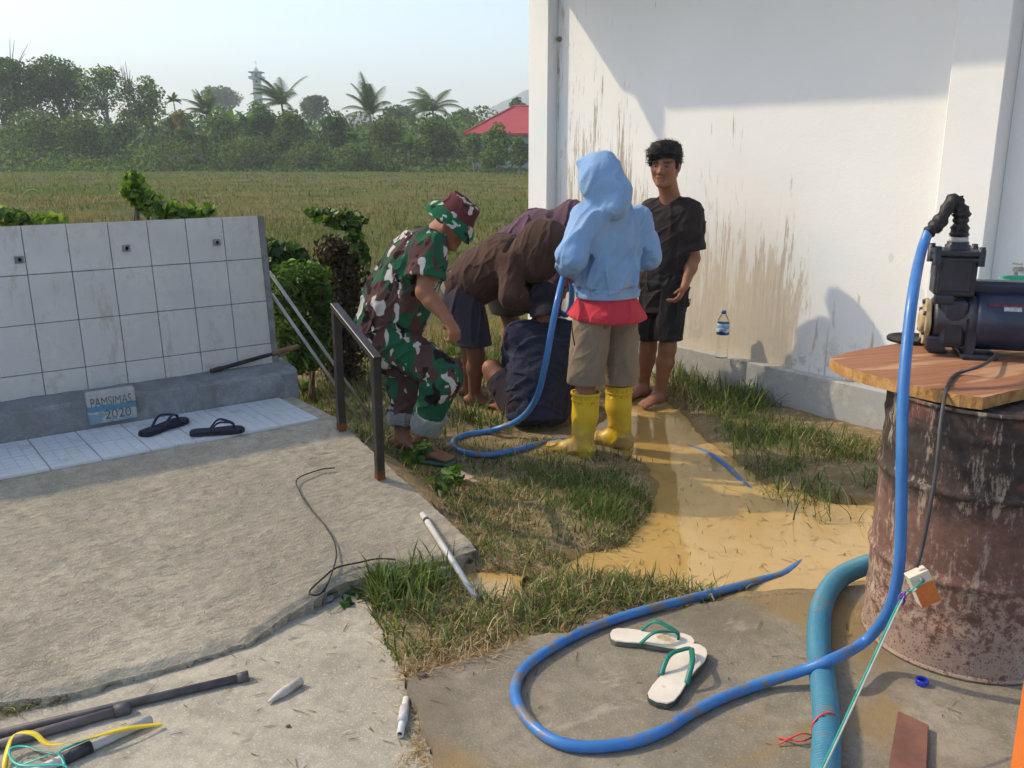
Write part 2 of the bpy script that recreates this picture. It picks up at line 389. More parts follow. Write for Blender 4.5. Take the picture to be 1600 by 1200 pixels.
for ring in (top[:, -1], top[-1, :]):                     # broken front edge and right-hand side go down into the earth
    n = len(ring); low = ring.copy(); low[:, 2] = np.minimum(ring[:, 2] - 0.05, -0.02) - 0.03
    mid = ring.copy(); mid[:, 2] -= 0.03; mid[:, :2] += 0.012 * rng.standard_normal((n, 2))
    V += [ring, mid, low]; b = base; base += 3 * n; r = np.arange(n - 1)
    for k in (0, n): F.append(np.stack([b + k + r, b + k + n + r, b + k + n + r + 1, b + k + r + 1], -1))
me = mesh_np('concrete_ramp', np.concatenate(V), np.concatenate(F))
tag(new_obj('concrete_ramp', me, M_SLAB), kind='structure')

def plate(name, poly, z, depth, mat, jit=0.008, step=0.05):
    """flat concrete plate with a slightly ragged edge"""
    pts = []
    for i in range(len(poly)):
        a, b = np.array(poly[i]), np.array(poly[(i + 1) % len(poly)]); n = max(1, int(np.linalg.norm(b - a) / step)); n = min(n, 60)
        for k in range(n): pts.append(a + (b - a) * k / n + jit * rng.standard_normal(2) * (1 if n > 1 else 0))
    mb = MB(); mb.prism([Vector((p[0], p[1], z)) for p in pts], Vector((0, 0, -depth)))
    o = mb.build(name, mat); tag(o, kind='structure'); return o
plate('concrete_path', path_poly, 0.028, 0.12, M_PATH)
plate('concrete_pad', pad_poly, 0.06, 0.16, M_PAD)

# ------------------------------------------------------------------ white building
def mat_whitewall(stains=True):
    m = Mat('white_painted_plaster', 0.75, 0.25)
    x, y, z = m.xyz(m.obj)
    base = m.ramp(m.noise(0.9, 4, 0.6), [(0.3, (0.77, 0.775, 0.76)), (0.7, (0.83, 0.83, 0.81))])
    blue = m.mr(m.noise(0.7, 2, 0.5, m.map(m.obj, loc=(3, 0, 0))), 0.5, 0.65, 0, 0.6); base = m.mix(blue, base, (0.70, 0.77, 0.80))
    # rain streaks and splash dirt that climb from the plinth, strongest towards the far corner
    st = m.noise(1.0, 4, 0.7, m.map(m.obj, (15, 15, 1.8)), 0.5); st2 = m.noise(1.0, 4, 0.75, m.map(m.obj, (60, 60, 3.0), loc=(5, 0, 0)))
    env = m.math('ADD', m.mr(x, -2.0, -0.5, 0.20, 0.07), m.mr(x, 0.0, 0.45, 0.0, -0.26))
    env = m.math('ADD', env, m.mr(m.noise(1.0, 3, 0.6, m.map(m.obj, (3.0, 1, 0.6), loc=(1.3, 0, 0))), 0.35, 0.65, -0.06, 0.13, False))
    hgt = m.mr(z, 0.28, 1.75, 0.20, -0.30, False)
    mask = m.mr(m.math('ADD', m.math('ADD', st, env), hgt), 0.53, 0.64)
    mask2 = m.mr(m.math('ADD', m.math('ADD', st2, env), m.mr(z, 0.3, 2.0, 0.06, -0.22, False)), 0.60, 0.67, 0, 0.85)
    dirt = m.ramp(m.noise(14, 4, 0.6), [(0.3, (0.34, 0.285, 0.21)), (0.7, (0.50, 0.43, 0.33))])
    c = m.mix(m.math('MULTIPLY', mask, 0.8), base, dirt); c = m.mix(mask2, c, (0.33, 0.29, 0.23))
    warm = m.math('MULTIPLY', m.mr(z, 1.7, 0.4, 0, 0.75), m.mr(x, 0.7, -0.2)); c = m.mix(warm, c, (0.62, 0.55, 0.45))
    mould = m.math('MULTIPLY', m.mr(m.noise(7, 5, 0.75), 0.52, 0.62), m.mr(z, 0.62, 0.30)); c = m.mix(m.math('MULTIPLY', mould, 0.6), c, (0.38, 0.38, 0.34))
    sp = m.mr(m.vor(3.0, m.map(m.obj, (1, 1, 0.6), loc=(.3, 0, .2))), 0.075, 0.05, 0, 0.35); c = m.mix(sp, c, (0.45, 0.46, 0.45))
    if not stains: c = m.mix(m.math('MULTIPLY', m.mr(m.noise(6, 5, 0.7), 0.55, 0.7), m.mr(z, 0.7, 0.1, 0, 0.6)), base, (0.46, 0.44, 0.38))
    m.col(c); m.bump(m.mix(0.4, m.noise(9, 3), m.noise(70, 3)), 0.16, 0.012)
    return m.m
M_WALL = mat_whitewall(); M_PILLAR = mat_whitewall(False)
BU = Vector((-0.605, 0.796, 0)).normalized(); BLD_RZ = math.atan2(-BU.y, -BU.x)
bq = on_z(1175, 567, 0.27)
bld = empty('building', (bq.x, bq.y, 0), BLD_RZ)
tag(bld, 'white plastered building with streaked wall, grey plinth and corner pillars', 'building')
def bbox(name, x0, x1, y0, y1, z0, z1, mat, parent, bevel=0.0):
    mb = MB(); mb.box(((x0 + x1) / 2, (y0 + y1) / 2, (z0 + z1) / 2), (x1 - x0, y1 - y0, z1 - z0), bevel=bevel)
    return mb.build(name, mat, parent)
bbox('wall', -2.09, 1.12, 0.075, 4.0, 0.22, 3.75, M_WALL, bld)
w2 = bbox('wall', 1.40, 4.2, 0.10, 4.0, 0.22, 3.75, M_WALL, bld)
for x0, x1 in ((-2.335, -2.092), (1.122, 1.398)):
    bbox('pillar', x0, x1, -0.02, 4.0, 0.0, 3.75, M_PILLAR, bld, 0.006)
bbox('plinth', -2.09, 1.12, 0.0, 0.075, -0.1, 0.27, M_PLINTH, bld, 0.006)
bbox('plinth', 1.40, 4.2, 0.03, 0.10, -0.1, 0.27, M_PLINTH, bld, 0.006)
M_ROOF = simple('roof_sheet', (0.28, 0.07, 0.06), (0.34, 0.09, 0.07), 3, 0.5)
M_SOFFIT = simple('soffit_board', (0.62, 0.62, 0.60), (0.68, 0.68, 0.66), 4, 0.8)
bbox('soffit', -2.44, 4.2, -0.95, 4.2, 3.75, 3.78, M_SOFFIT, bld)
bbox('fascia_board', -2.46, 4.2, -0.98, -0.95, 3.456, 3.85, M_SOFFIT, bld)
mb = MB(); mb.prism([Vector((-2.44, y_, z_)) for y_, z_ in ((-0.945, 3.795), (-0.945, 3.16), (-0.76, 3.24), (-0.68, 3.15), (0.1, 3.2), (4.1, 3.3), (4.1, 3.795))], Vector((-0.03, 0, 0)))
mb.build('barge_board', M_SOFFIT, bld)
mb = MB(); mb.prism([Vector((-2.55, -1.05, 3.81)), Vector((-2.55, 1.8, 4.75)), Vector((-2.55, 4.4, 3.81))], Vector((6.75, 0, 0))); mb.build('roof', M_ROOF, bld)
mb = MB(); mb.lathe([(0.0, 0.0), (0.018, 0.0), (0.020, 0.01), (0.010, 0.03), (0.0, 0.034)], (-2.06, 0.072, 2.44), (0, -1, 0), 12); mb.build('wall_bolt', simple('rusty_bolt', (0.18, 0.14, 0.10), (0.26, 0.2, 0.14)), bld)
# ------------------------------------------------------------------ hills on the horizon
def hill(name, x0, x1, y, hs, depth):
    n = 160; X = np.linspace(x0, x1, n); t = np.linspace(0, 1, len(hs)); H_ = np.interp(np.linspace(0, 1, n), t, hs)
    H_ = H_ + 2.2 * vnoise(np.stack([X, X * 0], -1), 0.05, 3, 21) * (H_ > 6) + 1.6 * vnoise(np.stack([X, X * 0], -1), 0.16, 2, 22) * (H_ > 6)
    S = np.array([-1, -0.6, -0.25, 0, 0.5, 1.0]); prof = np.array([-0.02, 0.45, 0.85, 1.0, 0.6, -0.02])
    V = np.stack([np.repeat(X[:, None], 6, 1), y + np.repeat(S[None] * depth, n, 0) + 20 * vnoise(np.stack([X, X * 0], -1), 0.01, 2, 5)[:, None],
                  H_[:, None] * prof[None] * (1 + 0.1 * vnoise(np.stack([np.repeat(X[:, None], 6, 1), np.repeat(S[None] * 50, n, 0)], -1), 0.05, 3, 4)) - 1], -1)
    idx = np.arange(n * 6).reshape(n, 6); F = np.stack([idx[:-1, :-1], idx[1:, :-1], idx[1:, 1:], idx[:-1, 1:]], -1).reshape(-1, 4)
    o = new_obj(name, mesh_np(name, V.reshape(-1, 3), F), simple('forest_hill', (0.045, 0.065, 0.03), (0.07, 0.09, 0.04), 0.05, 0.95)); tag(o, kind='structure')
hill('hill', -420, 260, 1150, [20, 28, 36, 40, 42, 44, 46, 44, 43, 44, 46, 45, 47, 50, 66, 73, 72, 76, 70, 66, 60, 56, 50, 46], 160)
hill('hill', -320, 120, 640, [8, 10, 14, 16, 13, 15, 12, 16, 14, 13, 17, 14, 18, 16], 60)

# ------------------------------------------------------------------ people: bodies and clothes grown as smooth implicit surfaces
def vv(p): return np.array(p, dtype=np.float32)
class Field:
    def __init__(s, lo, hi, h):
        s.h = h; s.lo = vv(lo) - 3 * h; n = np.ceil((vv(hi) - vv(lo)) / h).astype(int) + 7
        s.hems = []; s.ax = [s.lo[i] + h * np.arange(n[i], dtype=np.float32) for i in range(3)]; s.D = np.full(n, 0.5, np.float32)
    def _sl(s, lo, hi, m):
        r = []
        for i in range(3):
            a = int(max(0, math.floor((lo[i] - m - s.lo[i]) / s.h))); b = int(min(s.D.shape[i], math.ceil((hi[i] + m - s.lo[i]) / s.h) + 1))
            if b <= a: return None
            r.append(slice(a, b))
        return tuple(r)
    def _grid(s, sl): return np.stack(np.meshgrid(*[s.ax[i][sl[i]] for i in range(3)], indexing='ij'), -1)
    def _add(s, sl, d, k, sub):
        D = s.D[sl]
        if sub: a, b = -D, d
        else: a, b = D, d
        h = np.maximum(k - np.abs(a - b), 0) / max(k, 1e-6); r = np.minimum(a, b) - h * h * k * 0.25
        s.D[sl] = -r if sub else r
    def cone(s, a, b, ra, rb, k=0.02, sub=False, side=None, wa=None, wb=None):
        """tapered limb; with side/wa/wb its section is an ellipse (wa, wb half-widths along side)"""
        a, b = vv(a), vv(b); R_ = max(ra, rb, wa or 0, wb or 0); sl = s._sl(np.minimum(a, b) - R_, np.maximum(a, b) + R_, k + 0.03)
        if sl is None: return s
        P = s._grid(sl); ba = b - a; t = np.clip(((P - a) @ ba) / (ba @ ba + 1e-12), 0, 1); rel = P - a - t[..., None] * ba
        r = ra + (rb - ra) * t; l2 = (rel * rel).sum(-1)
        if side is None: d = np.sqrt(l2) - r
        else:
            sd = vv(side); sd = sd / np.linalg.norm(sd); w = wa + (wb - wa) * t; ds = rel @ sd; o2 = np.maximum(l2 - ds * ds, 0)
            d = (np.sqrt((ds / w) ** 2 + o2 / (r * r)) - 1) * np.minimum(w, r)
        s._add(sl, d, k, sub); return s
    def ell(s, c, r, fr=None, k=0.02, sub=False):
        """ellipsoid; fr: 3x3 rows = local axes"""
        c = vv(c); r = vv(r); R_ = r.max(); sl = s._sl(c - R_, c + R_, k + 0.03)
        if sl is None: return s
        P = s._grid(sl) - c
        if fr is not None: P = P @ vv(fr).T
        q = np.sqrt(((P / r) ** 2).sum(-1)); g = np.sqrt(((P / (r * r)) ** 2).sum(-1)) + 1e-6
        s._add(sl, q * (q - 1) / g, k, sub); return s
    def cut(s, c, n, rng_=None):
        """remove everything on the side of c that n points to"""
        n = vv(n); n = n / np.linalg.norm(n); c = vv(c)
        sl = (slice(None),) * 3 if rng_ is None else s._sl(c - rng_, c + rng_, 0)
        q = [s.ax[i][sl[i]] - c[i] for i in range(3)]; d = (q[0] * n[0])[:, None, None] + (q[1] * n[1])[None, :, None] + (q[2] * n[2])[None, None, :]
        if rng_ is not None: d = np.where((q[0] ** 2)[:, None, None] + (q[1] ** 2)[None, :, None] + (q[2] ** 2)[None, None, :] < rng_ * rng_, d, -1)
        s.D[sl] = np.maximum(s.D[sl], d); return s
    def union(s, o): s.D = np.minimum(s.D, o.D); return s
    def folds(s, amp, scale, stretch=None, seed=0, ridged=True, where=None):
        m = np.abs(s.D) < 0.04; I = np.argwhere(m); P = np.stack([s.ax[i][I[:, i]] for i in range(3)], -1); Q = P
        if stretch is not None:                                   # folds run along this direction
            a = vv(stretch); a = a / np.linalg.norm(a); Q = P - 0.75 * (P @ a)[:, None] * a
        n = vnoise(Q, scale, 2, seed); n = (0.75 * np.exp(-(n / 0.13) ** 2) - 0.28 + 0.30 * vnoise(Q, scale * 0.6, 1, seed + 5)) if ridged else n
        if where is not None: n = n * where(P)
        for c, d, r_ in s.hems:                                   # hems stay clean
            q = P - vv(c); t = np.abs(q @ vv(Vector(d).normalized())); n = np.where((q * q).sum(1) < r_ * r_, n * sstep(0.012, 0.05, t), n)
        s.D[m] -= 1.5 * amp * n; return s
    def groove(s, c, d, off, amp=0.005, w=0.004, r_=0.3):
        # a sewn seam: a narrow groove across direction d at distance off from c
        m = np.abs(s.D) < 0.03; I = np.argwhere(m); P = np.stack([s.ax[i][I[:, i]] for i in range(3)], -1); q = P - vv(c); t = q @ vv(Vector(d).normalized()) - off
        s.D[m] += amp * np.exp(-(t / w) ** 2) * ((q * q).sum(1) < r_ * r_); return s
    def mesh(s):
        D = s.D; S = D < 0; c = np.zeros(np.array(D.shape) - 1, np.int8)
        off = [(i, j, k) for i in (0, 1) for j in (0, 1) for k in (0, 1)]
        def cr(A, o): return A[o[0]:A.shape[0] - 1 + o[0], o[1]:A.shape[1] - 1 + o[1], o[2]:A.shape[2] - 1 + o[2]]
        for o in off: c += cr(S, o)
        m = (c > 0) & (c < 8); ids = np.argwhere(m); idx = np.full(m.shape, -1, np.int32); idx[m] = np.arange(len(ids))
        acc = np.zeros((len(ids), 3)); cnt = np.zeros(len(ids))
        for o in off:
            for ax in range(3):
                if o[ax]: continue
                q = list(o); q[ax] = 1
                da = D[ids[:, 0] + o[0], ids[:, 1] + o[1], ids[:, 2] + o[2]]; db = D[ids[:, 0] + q[0], ids[:, 1] + q[1], ids[:, 2] + q[2]]
                x = (da < 0) != (db < 0); t = da / np.where(x, da - db, 1)
                p = np.tile(np.array(o, float), (len(ids), 1)); p[:, ax] += t; acc[x] += p[x]; cnt[x] += 1
        V = s.lo + s.h * (ids + acc / cnt[:, None]); F = []
        for ax in range(3):
            b, d = (ax + 1) % 3, (ax + 2) % 3; n0 = [D.shape[0], D.shape[1], D.shape[2]]
            lo = [slice(1, n - 1) for n in n0]; hi = list(lo); lo[ax] = slice(0, n0[ax] - 1); hi[ax] = slice(1, n0[ax])
            A, B = S[tuple(lo)], S[tuple(hi)]; e = np.argwhere(A != B); e0 = e.copy(); e0[:, b] += 1; e0[:, d] += 1; fl = A[tuple(e.T)]
            def g(x, y):
                q = e0.copy(); q[:, b] += x; q[:, d] += y; return idx[tuple(q.T)]
            f = np.stack([g(-1, -1), g(0, -1), g(0, 0), g(-1, 0)], -1); f[~fl] = f[~fl][:, ::-1]; F.append(f)
        return V, np.concatenate(F)
def relax(V, F, it=1, f=0.5):
    for _ in range(it):
        a = np.concatenate([F[:, i] for i in range(4)] + [F[:, (i + 1) % 4] for i in range(4)]); b = np.concatenate([F[:, (i + 1) % 4] for i in range(4)] + [F[:, i] for i in range(4)])
        cnt = np.bincount(a, minlength=len(V)); acc = np.stack([np.bincount(a, V[b, k], len(V)) for k in range(3)], -1)
        V = V + f * (acc / np.maximum(cnt, 1)[:, None] - V)
    return V
def bounds(pts, m): P = np.array([vv(p) for p in pts]); return P.min(0) - m, P.max(0) + m
def frame(f, u):
    f = Vector(f).normalized(); u = Vector(u); u = (u - f * u.dot(f)).normalized(); return f.cross(u), f, u      # right, forward, up

def mat_skin(name, c1, c2):
    m = Mat(name, 0.55, 0.35); n = m.noise(18, 4, 0.6)
    c = m.ramp(n, [(0.3, c1), (0.7, c2)]); m.col(m.mix(1.0, c, m.attr('Col'), 'MULTIPLY'))
    m.b.inputs['Subsurface Weight'].default_value = 0.06; m.b.inputs['Subsurface Radius'].default_value = (0.012, 0.005, 0.003)
    m.bump(m.noise(140, 2), 0.15, 0.002); return m.m
def mat_cloth(name, c1, c2, rough=0.9, weave=420, sc_=5, stain=None):
    m = Mat(name, rough, 0.15); n = m.noise(sc_, 5, 0.6); c = m.ramp(n, [(0.3, c1), (0.7, c2)])
    if stain is not None: c = m.mix(m.mr(m.noise(2.6, 5, 0.7, m.map(m.obj, loc=(2, 1, 0))), 0.55, 0.72, 0, 0.6), c, stain)
    m.col(c); b = m.bump(m.noise(24, 4, 0.65, None, 0.8), 0.5, 0.010); m.bump(m.noise(weave, 2), 0.25, 0.001, b)
    m.b.inputs['Sheen Weight'].default_value = 0.05; m.b.inputs['Sheen Roughness'].default_value = 0.6
    return m.m
def mat_camo():
    m = Mat('camouflage_cloth', 0.9, 0.12)
    warp = m.mix(0.10, m.obj, m.noise(9, 2, 0.5, color=True), 'ADD')
    co = m.map(warp, (1.5, 1.5, 0.75)); fine = m.map(warp, (1.6, 1.6, 1.0), loc=(3.1, 1.7, 0.4))
    a = m.noise(5.2, 2.0, 0.55, co); b = m.noise(5.8, 1.5, 0.55, fine); d = m.noise(8.5, 1.5, 0.5, m.map(warp, (1.6, 1.6, 0.8), loc=(7, 9, 2))); e = m.noise(12, 1.0, 0.5, m.map(warp, (1.7, 1.7, 0.8), loc=(1, 5, 6)))
    c = m.ramp(a, [(0.0, (0.018, 0.098, 0.050)), (0.488, (0.018, 0.098, 0.050)), (0.502, (0.092, 0.048, 0.044)), (1.0, (0.085, 0.043, 0.040))])
    c = m.mix(m.mr(b, 0.605, 0.62), c, (0.50, 0.47, 0.43)); c = m.mix(m.mr(d, 0.60, 0.615), c, (0.016, 0.013, 0.014))
    c = m.mix(m.mr(e, 0.665, 0.68), c, (0.50, 0.47, 0.43))
    m.col(c); b1 = m.bump(m.noise(24, 4, 0.65, None, 0.8), 0.5, 0.010); m.bump(m.noise(420, 2), 0.2, 0.001, b1); return m.m
M_SKIN = mat_skin('skin', (0.25, 0.105, 0.058), (0.31, 0.135, 0.075)); M_SKIN_DARK = mat_skin('darker_skin', (0.17, 0.072, 0.042), (0.215, 0.092, 0.054))
M_HAIR = simple('black_hair', (0.007, 0.006, 0.006), (0.016, 0.014, 0.013), 40, 0.6, 0.6, 160, 0.006, 0.35)

def limb_points(J): return [J[k] for k in J if isinstance(J[k], Vector) and k not in ('hf', 'hu', 'side')]
def hand(Fd, wr, tip, palm_n, curl=0.6, thumb_side=1.0, r=0.0085):
    """palm, four fingers of unequal length with bends and a thumb off the side of the palm"""
    wr, tip = Vector(wr), Vector(tip); f = (tip - wr).normalized(); n = Vector(palm_n); n = (n - f * n.dot(f)).normalized(); s = f.cross(n) * thumb_side
    kn = wr + f * 0.088
    Fd.cone(wr, wr + f * 0.075, 0.017, 0.014, 0.02, side=s, wa=0.026, wb=0.040)
    for i, (o, L) in enumerate(((0.030, 0.066), (0.010, 0.075), (-0.010, 0.070), (-0.029, 0.055))):
        p0 = kn + s * o - f * 0.012; a1 = curl * (0.55 + 0.06 * i); a2 = curl * (1.35 + 0.1 * i)
        d1 = f * math.cos(a1) + n * math.sin(a1); d2 = f * math.cos(a2) + n * math.sin(a2); d3 = f * math.cos(a2 * 1.5) + n * math.sin(a2 * 1.5)
        p1 = p0 + d1 * L * 0.55; p2 = p1 + d2 * L * 0.36; p3 = p2 + d3 * L * 0.25
        Fd.cone(p0, p1, r + 0.0012, r, 0.006); Fd.cone(p1, p2, r, r - 0.0008, 0.004); Fd.cone(p2, p3, r - 0.0008, r - 0.0018, 0.004)
    t0 = wr + f * 0.025 + s * 0.022; t1 = t0 + (s * 0.75 + f * 0.6 + n * 0.35).normalized() * 0.042; t2 = t1 + (f * 0.85 + s * 0.15 + n * 0.45).normalized() * 0.036
    Fd.cone(t0, t1, r + 0.005, r + 0.0015, 0.012); Fd.cone(t1, t2, r + 0.0015, r - 0.001, 0.005)
def foot(Fd, an, dirv, z0, L=0.235):
    """bare foot on height z0: heel, arch, ball and five toes"""
    an = Vector(an); d = Vector((dirv[0], dirv[1], 0)).normalized(); s = Vector((d.y, -d.x, 0)); g = Vector((an.x, an.y, z0))
    heel = g - d * 0.045 + Vector((0, 0, 0.030)); ball = g + d * (L * 0.52) + Vector((0, 0, 0.021))
    Fd.cone(heel, g + d * 0.03 + Vector((0, 0, 0.036)), 0.030, 0.034, 0.02); Fd.cone(an, g + d * 0.01 + Vector((0, 0, 0.05)), 0.034, 0.036, 0.03)
    Fd.cone(g + d * 0.02 + Vector((0, 0, 0.045)), ball, 0.034, 0.021, 0.03, side=s, wa=0.036, wb=0.046)
    for i, o in enumerate((-0.034, -0.015, 0.003, 0.020, 0.036)):
        q = ball + s * o; Fd.cone(q, q + d * (0.050 - abs(i - 1) * 0.006) - Vector((0, 0, 0.009)), 0.0115, 0.0105 if i else 0.013, 0.008)
def head(Fd, J, sc_=1.0, face=True):
    r, f, u = frame(J['hf'], J['hu']); c = J['head']
    W = lambda x, y, z: c + (r * x + f * y + u * z) * sc_
    fr = [list(r), list(f), list(u)]; e = lambda p, q, k=0.02, sub=False: Fd.ell(W(*p), [v * sc_ for v in q], fr, k, sub)
    e((0, -0.012, 0.032), (0.072, 0.092, 0.080)); e((0, 0.026, -0.020), (0.065, 0.062, 0.082), 0.03)
    for s in (-1, 1):
        Fd.cone(W(s * 0.052, 0.0, -0.045), W(s * 0.016, 0.064, -0.092), 0.022 * sc_, 0.019 * sc_, 0.03)
        e((s * 0.040, 0.060, -0.014), (0.022, 0.020, 0.020), 0.03); e((s * 0.077, -0.008, -0.004), (0.009, 0.020, 0.032), 0.008)
    if face:
        Fd.cone(W(-0.036, 0.077, 0.028), W(0.036, 0.077, 0.028), 0.013 * sc_, 0.013 * sc_, 0.02)
        for s in (-1, 1): e((s * 0.032, 0.096, 0.007), (0.016, 0.017, 0.011), 0.012, True)
        Fd.cone(W(0, 0.086, 0.014), W(0, 0.106, -0.024), 0.008 * sc_, 0.012 * sc_, 0.012)
        for s in (-1, 1): Fd.cone(W(s * 0.010, 0.094, -0.027), W(s * 0.014, 0.090, -0.028), 0.010 * sc_, 0.009 * sc_, 0.008)
        Fd.cone(W(-0.018, 0.082, -0.054), W(0.018, 0.082, -0.054), 0.009 * sc_, 0.009 * sc_, 0.006); Fd.cone(W(-0.015, 0.082, -0.070), W(0.015, 0.082, -0.070), 0.010 * sc_, 0.010 * sc_, 0.006)
        e((0, 0.076, -0.092), (0.020, 0.017, 0.016), 0.02)
    Fd.cone(W(0, -0.022, -0.055), J['nek'], 0.057 * sc_, 0.060, 0.03)
    return W, (r, f, u)
def body(name, label, J, base, mat, h=0.0065, hands=(), feet=(), headsc=1.0, face=True, build=1.0, group=None):
    P = limb_points(J); lo, hi = bounds(P, 0.16); lo[2] = min(lo[2], base[2] - 0.02); Fd = Field(lo, hi, h); sd = J['side']; b = build
    Fd.cone(J['pel'], J['che'], 0.088 * b, 0.095 * b, 0.05, side=sd, wa=0.125 * b, wb=0.14 * b); Fd.cone(J['che'], J['nek'], 0.08 * b, 0.052, 0.06)
    Fd.cone(J['shL'], J['shR'], 0.045, 0.045, 0.06)
    for s in 'LR':
        Fd.cone(J['sh' + s], J['el' + s], 0.047 * b, 0.038 * b, 0.04); e, w = J['el' + s], J['wr' + s]
        Fd.cone(e, e.lerp(w, 0.35), 0.037 * b, 0.038 * b, 0.02); Fd.cone(e.lerp(w, 0.35), w, 0.038 * b, 0.024 * b, 0.02)
        hp, kn, an = J['hip' + s], J['kn' + s], J['an' + s]
        Fd.cone(hp, kn, 0.078 * b, 0.053 * b, 0.05); cf = kn.lerp(an, 0.32); bk = -Vector((sd.y, -sd.x, 0)) * -1
        Fd.cone(kn, cf, 0.050 * b, 0.053 * b, 0.03); Fd.cone(cf, an, 0.053 * b, 0.033 * b, 0.03)
    for args in hands: hand(Fd, *args)
    for args in feet: foot(Fd, *args)
    W, fr = head(Fd, J, headsc, face)
    V, F = Fd.mesh(); V = relax(V, F, 1, 0.35)
    # lips and brows are of another colour
    r, f, u = [np.array(q) for q in fr]; L = (V - np.array(J['head'])) / headsc; lx, ly, lz = L @ r, L @ f, L @ u
    C = np.ones((len(V), 3))
    if face:
        lips = (np.abs(lx) < 0.024) & (np.abs(lz + 0.062) < 0.014) & (ly > 0.07); C[lips] = (0.78, 0.60, 0.62)
        brow = (np.abs(np.abs(lx) - 0.034) < 0.020) & (np.abs(lz - 0.029 + 0.08 * np.maximum(np.abs(lx) - 0.034, 0)) < 0.0055) & (ly > 0.06); C[brow] = (0.22, 0.18, 0.18)
        sock = (np.abs(np.abs(lx) - 0.032) < 0.016) & (np.abs(lz - 0.006) < 0.009) & (ly > 0.06); C[sock] = (0.82, 0.78, 0.78)
    o = new_obj(name, mesh_np(name, V - np.array(base), F, True, C), mat, None, base); tag(o, label, 'person', group); return o, W, fr
def garment(name, Fd, mat, parent, base, it=1, label=None):
    V, F = Fd.mesh(); V = relax(V, F, it, 0.22); o = new_obj(name, mesh_np(name, V - np.array(base), F), mat, parent)
    if label: o['label'] = label
    return o
def torso_field(J, h, off, hem, hemdir, hem_w, hem_r, ch_w=0.175, ch_r=0.125, sleeve=1.0, sl_r=(0.075, 0.062), k=0.05, yoke=0.07, fore_r=(0.058, 0.045), sleeves='LR', belly=0.0, cutsl=True):
    pts = [J['nek'], J['che'], J['pel'], hem, J['head']] + [J[a + s] for a in ('sh', 'el', 'wr') for s in 'LR']
    lo, hi = bounds(pts, 0.2); Fd = Field(lo, hi, h); sd = J['side']; hem, hd = Vector(hem), Vector(hemdir).normalized()
    mid = J['pel'].lerp(J['che'], 0.45)
    Fd.cone(hem + hd * 0.06, mid, hem_r, ch_r * 0.98 + belly, 0.03, side=sd, wa=hem_w, wb=(hem_w + ch_w) / 2); Fd.cone(mid, J['che'], ch_r * 0.98 + belly, ch_r, 0.04, side=sd, wa=(hem_w + ch_w) / 2, wb=ch_w)
    Fd.cone(J['che'], J['nek'].lerp(J['che'], 0.15), ch_r * 0.85, 0.06, 0.06, side=sd, wa=ch_w * 0.9, wb=0.075); Fd.cone(J['shL'].lerp(J['shR'], 0.08), J['shR'].lerp(J['shL'], 0.08), yoke, yoke, 0.07)
    Fd.cut(hem, hd); Fd.hems.append((hem, hd, 0.26))
    for s in sleeves:
        sh, el, wr = J['sh' + s], J['el' + s], J['wr' + s]; S2 = Field(lo, hi, h)
        if sleeve <= 1.0:
            e = sh.lerp(el, sleeve); S2.cone(sh, e.lerp(el, 0.1), sl_r[0], sl_r[1], 0.03); S2.cut(e, (el - sh), 0.25); Fd.hems.append((e, (el - sh), 0.11))
            inner = (el - sh).normalized(); S2.cone(e - inner * 0.03, e + inner * 0.05, sl_r[1] - 0.020, sl_r[1] - 0.018, 0.004, True)
        else:
            e = el.lerp(wr, sleeve - 1.0); S2.cone(sh, el, sl_r[0], sl_r[1], 0.03); S2.cone(el, e.lerp(el, -0.02), fore_r[0], fore_r[1], 0.04)
            S2.cut(e, (wr - el), 0.16); Fd.hems.append((e, (wr - el), 0.08))
        a, b = Fd.D, S2.D; hh = np.maximum(k - np.abs(a - b), 0) / k; Fd.D = np.minimum(a, b) - hh * hh * k * 0.25
    return Fd
def shorts_field(J, h, waist, hemf, r_top=0.115, w_top=0.165, r_leg=(0.105, 0.095), flat_hem=False, k=0.035, past=0.0, seat=0.0):
    pts = [waist, J['pel']] + [J[a + s] for a in ('hip', 'kn') for s in 'LR'] + [J['an' + s] for s in 'LR' if past]
    lo, hi = bounds(pts, 0.17); sd = J['side']; Fd = Field(lo, hi, h)
    Fd.cone(waist, J['pel'], r_top, r_top + 0.01 + seat, 0.03, side=sd, wa=w_top, wb=w_top + 0.01)
    for s in 'LR':
        hp, kn, an = J['hip' + s], J['kn' + s], J['an' + s]; S2 = Field(lo, hi, h)
        if past: 
            e = kn.lerp(an, past); S2.cone(hp, kn, r_leg[0], r_leg[1], 0.03); S2.cone(kn, e.lerp(an, 0.12), r_leg[1], r_leg[1] - 0.012, 0.05); S2.cut(e, (an - kn) if not flat_hem else (0, 0, -1), 0.22); Fd.hems.append((e, (an - kn), 0.14))
        else:
            e = hp.lerp(kn, hemf); S2.cone(hp, e.lerp(kn, 0.4), r_leg[0], r_leg[1], 0.03); dn = (kn - hp).normalized() if not flat_hem else Vector((0, 0, -1)); S2.cut(e, dn, 0.2); Fd.hems.append((e, dn, 0.16))
            S2.cone(e - dn * 0.03, e + dn * 0.05, r_leg[1] - 0.024, r_leg[1] - 0.022, 0.004, True)
        a, b = Fd.D, S2.D; hh = np.maximum(k - np.abs(a - b), 0) / k; Fd.D = np.minimum(a, b) - hh * hh * k * 0.25
    return Fd
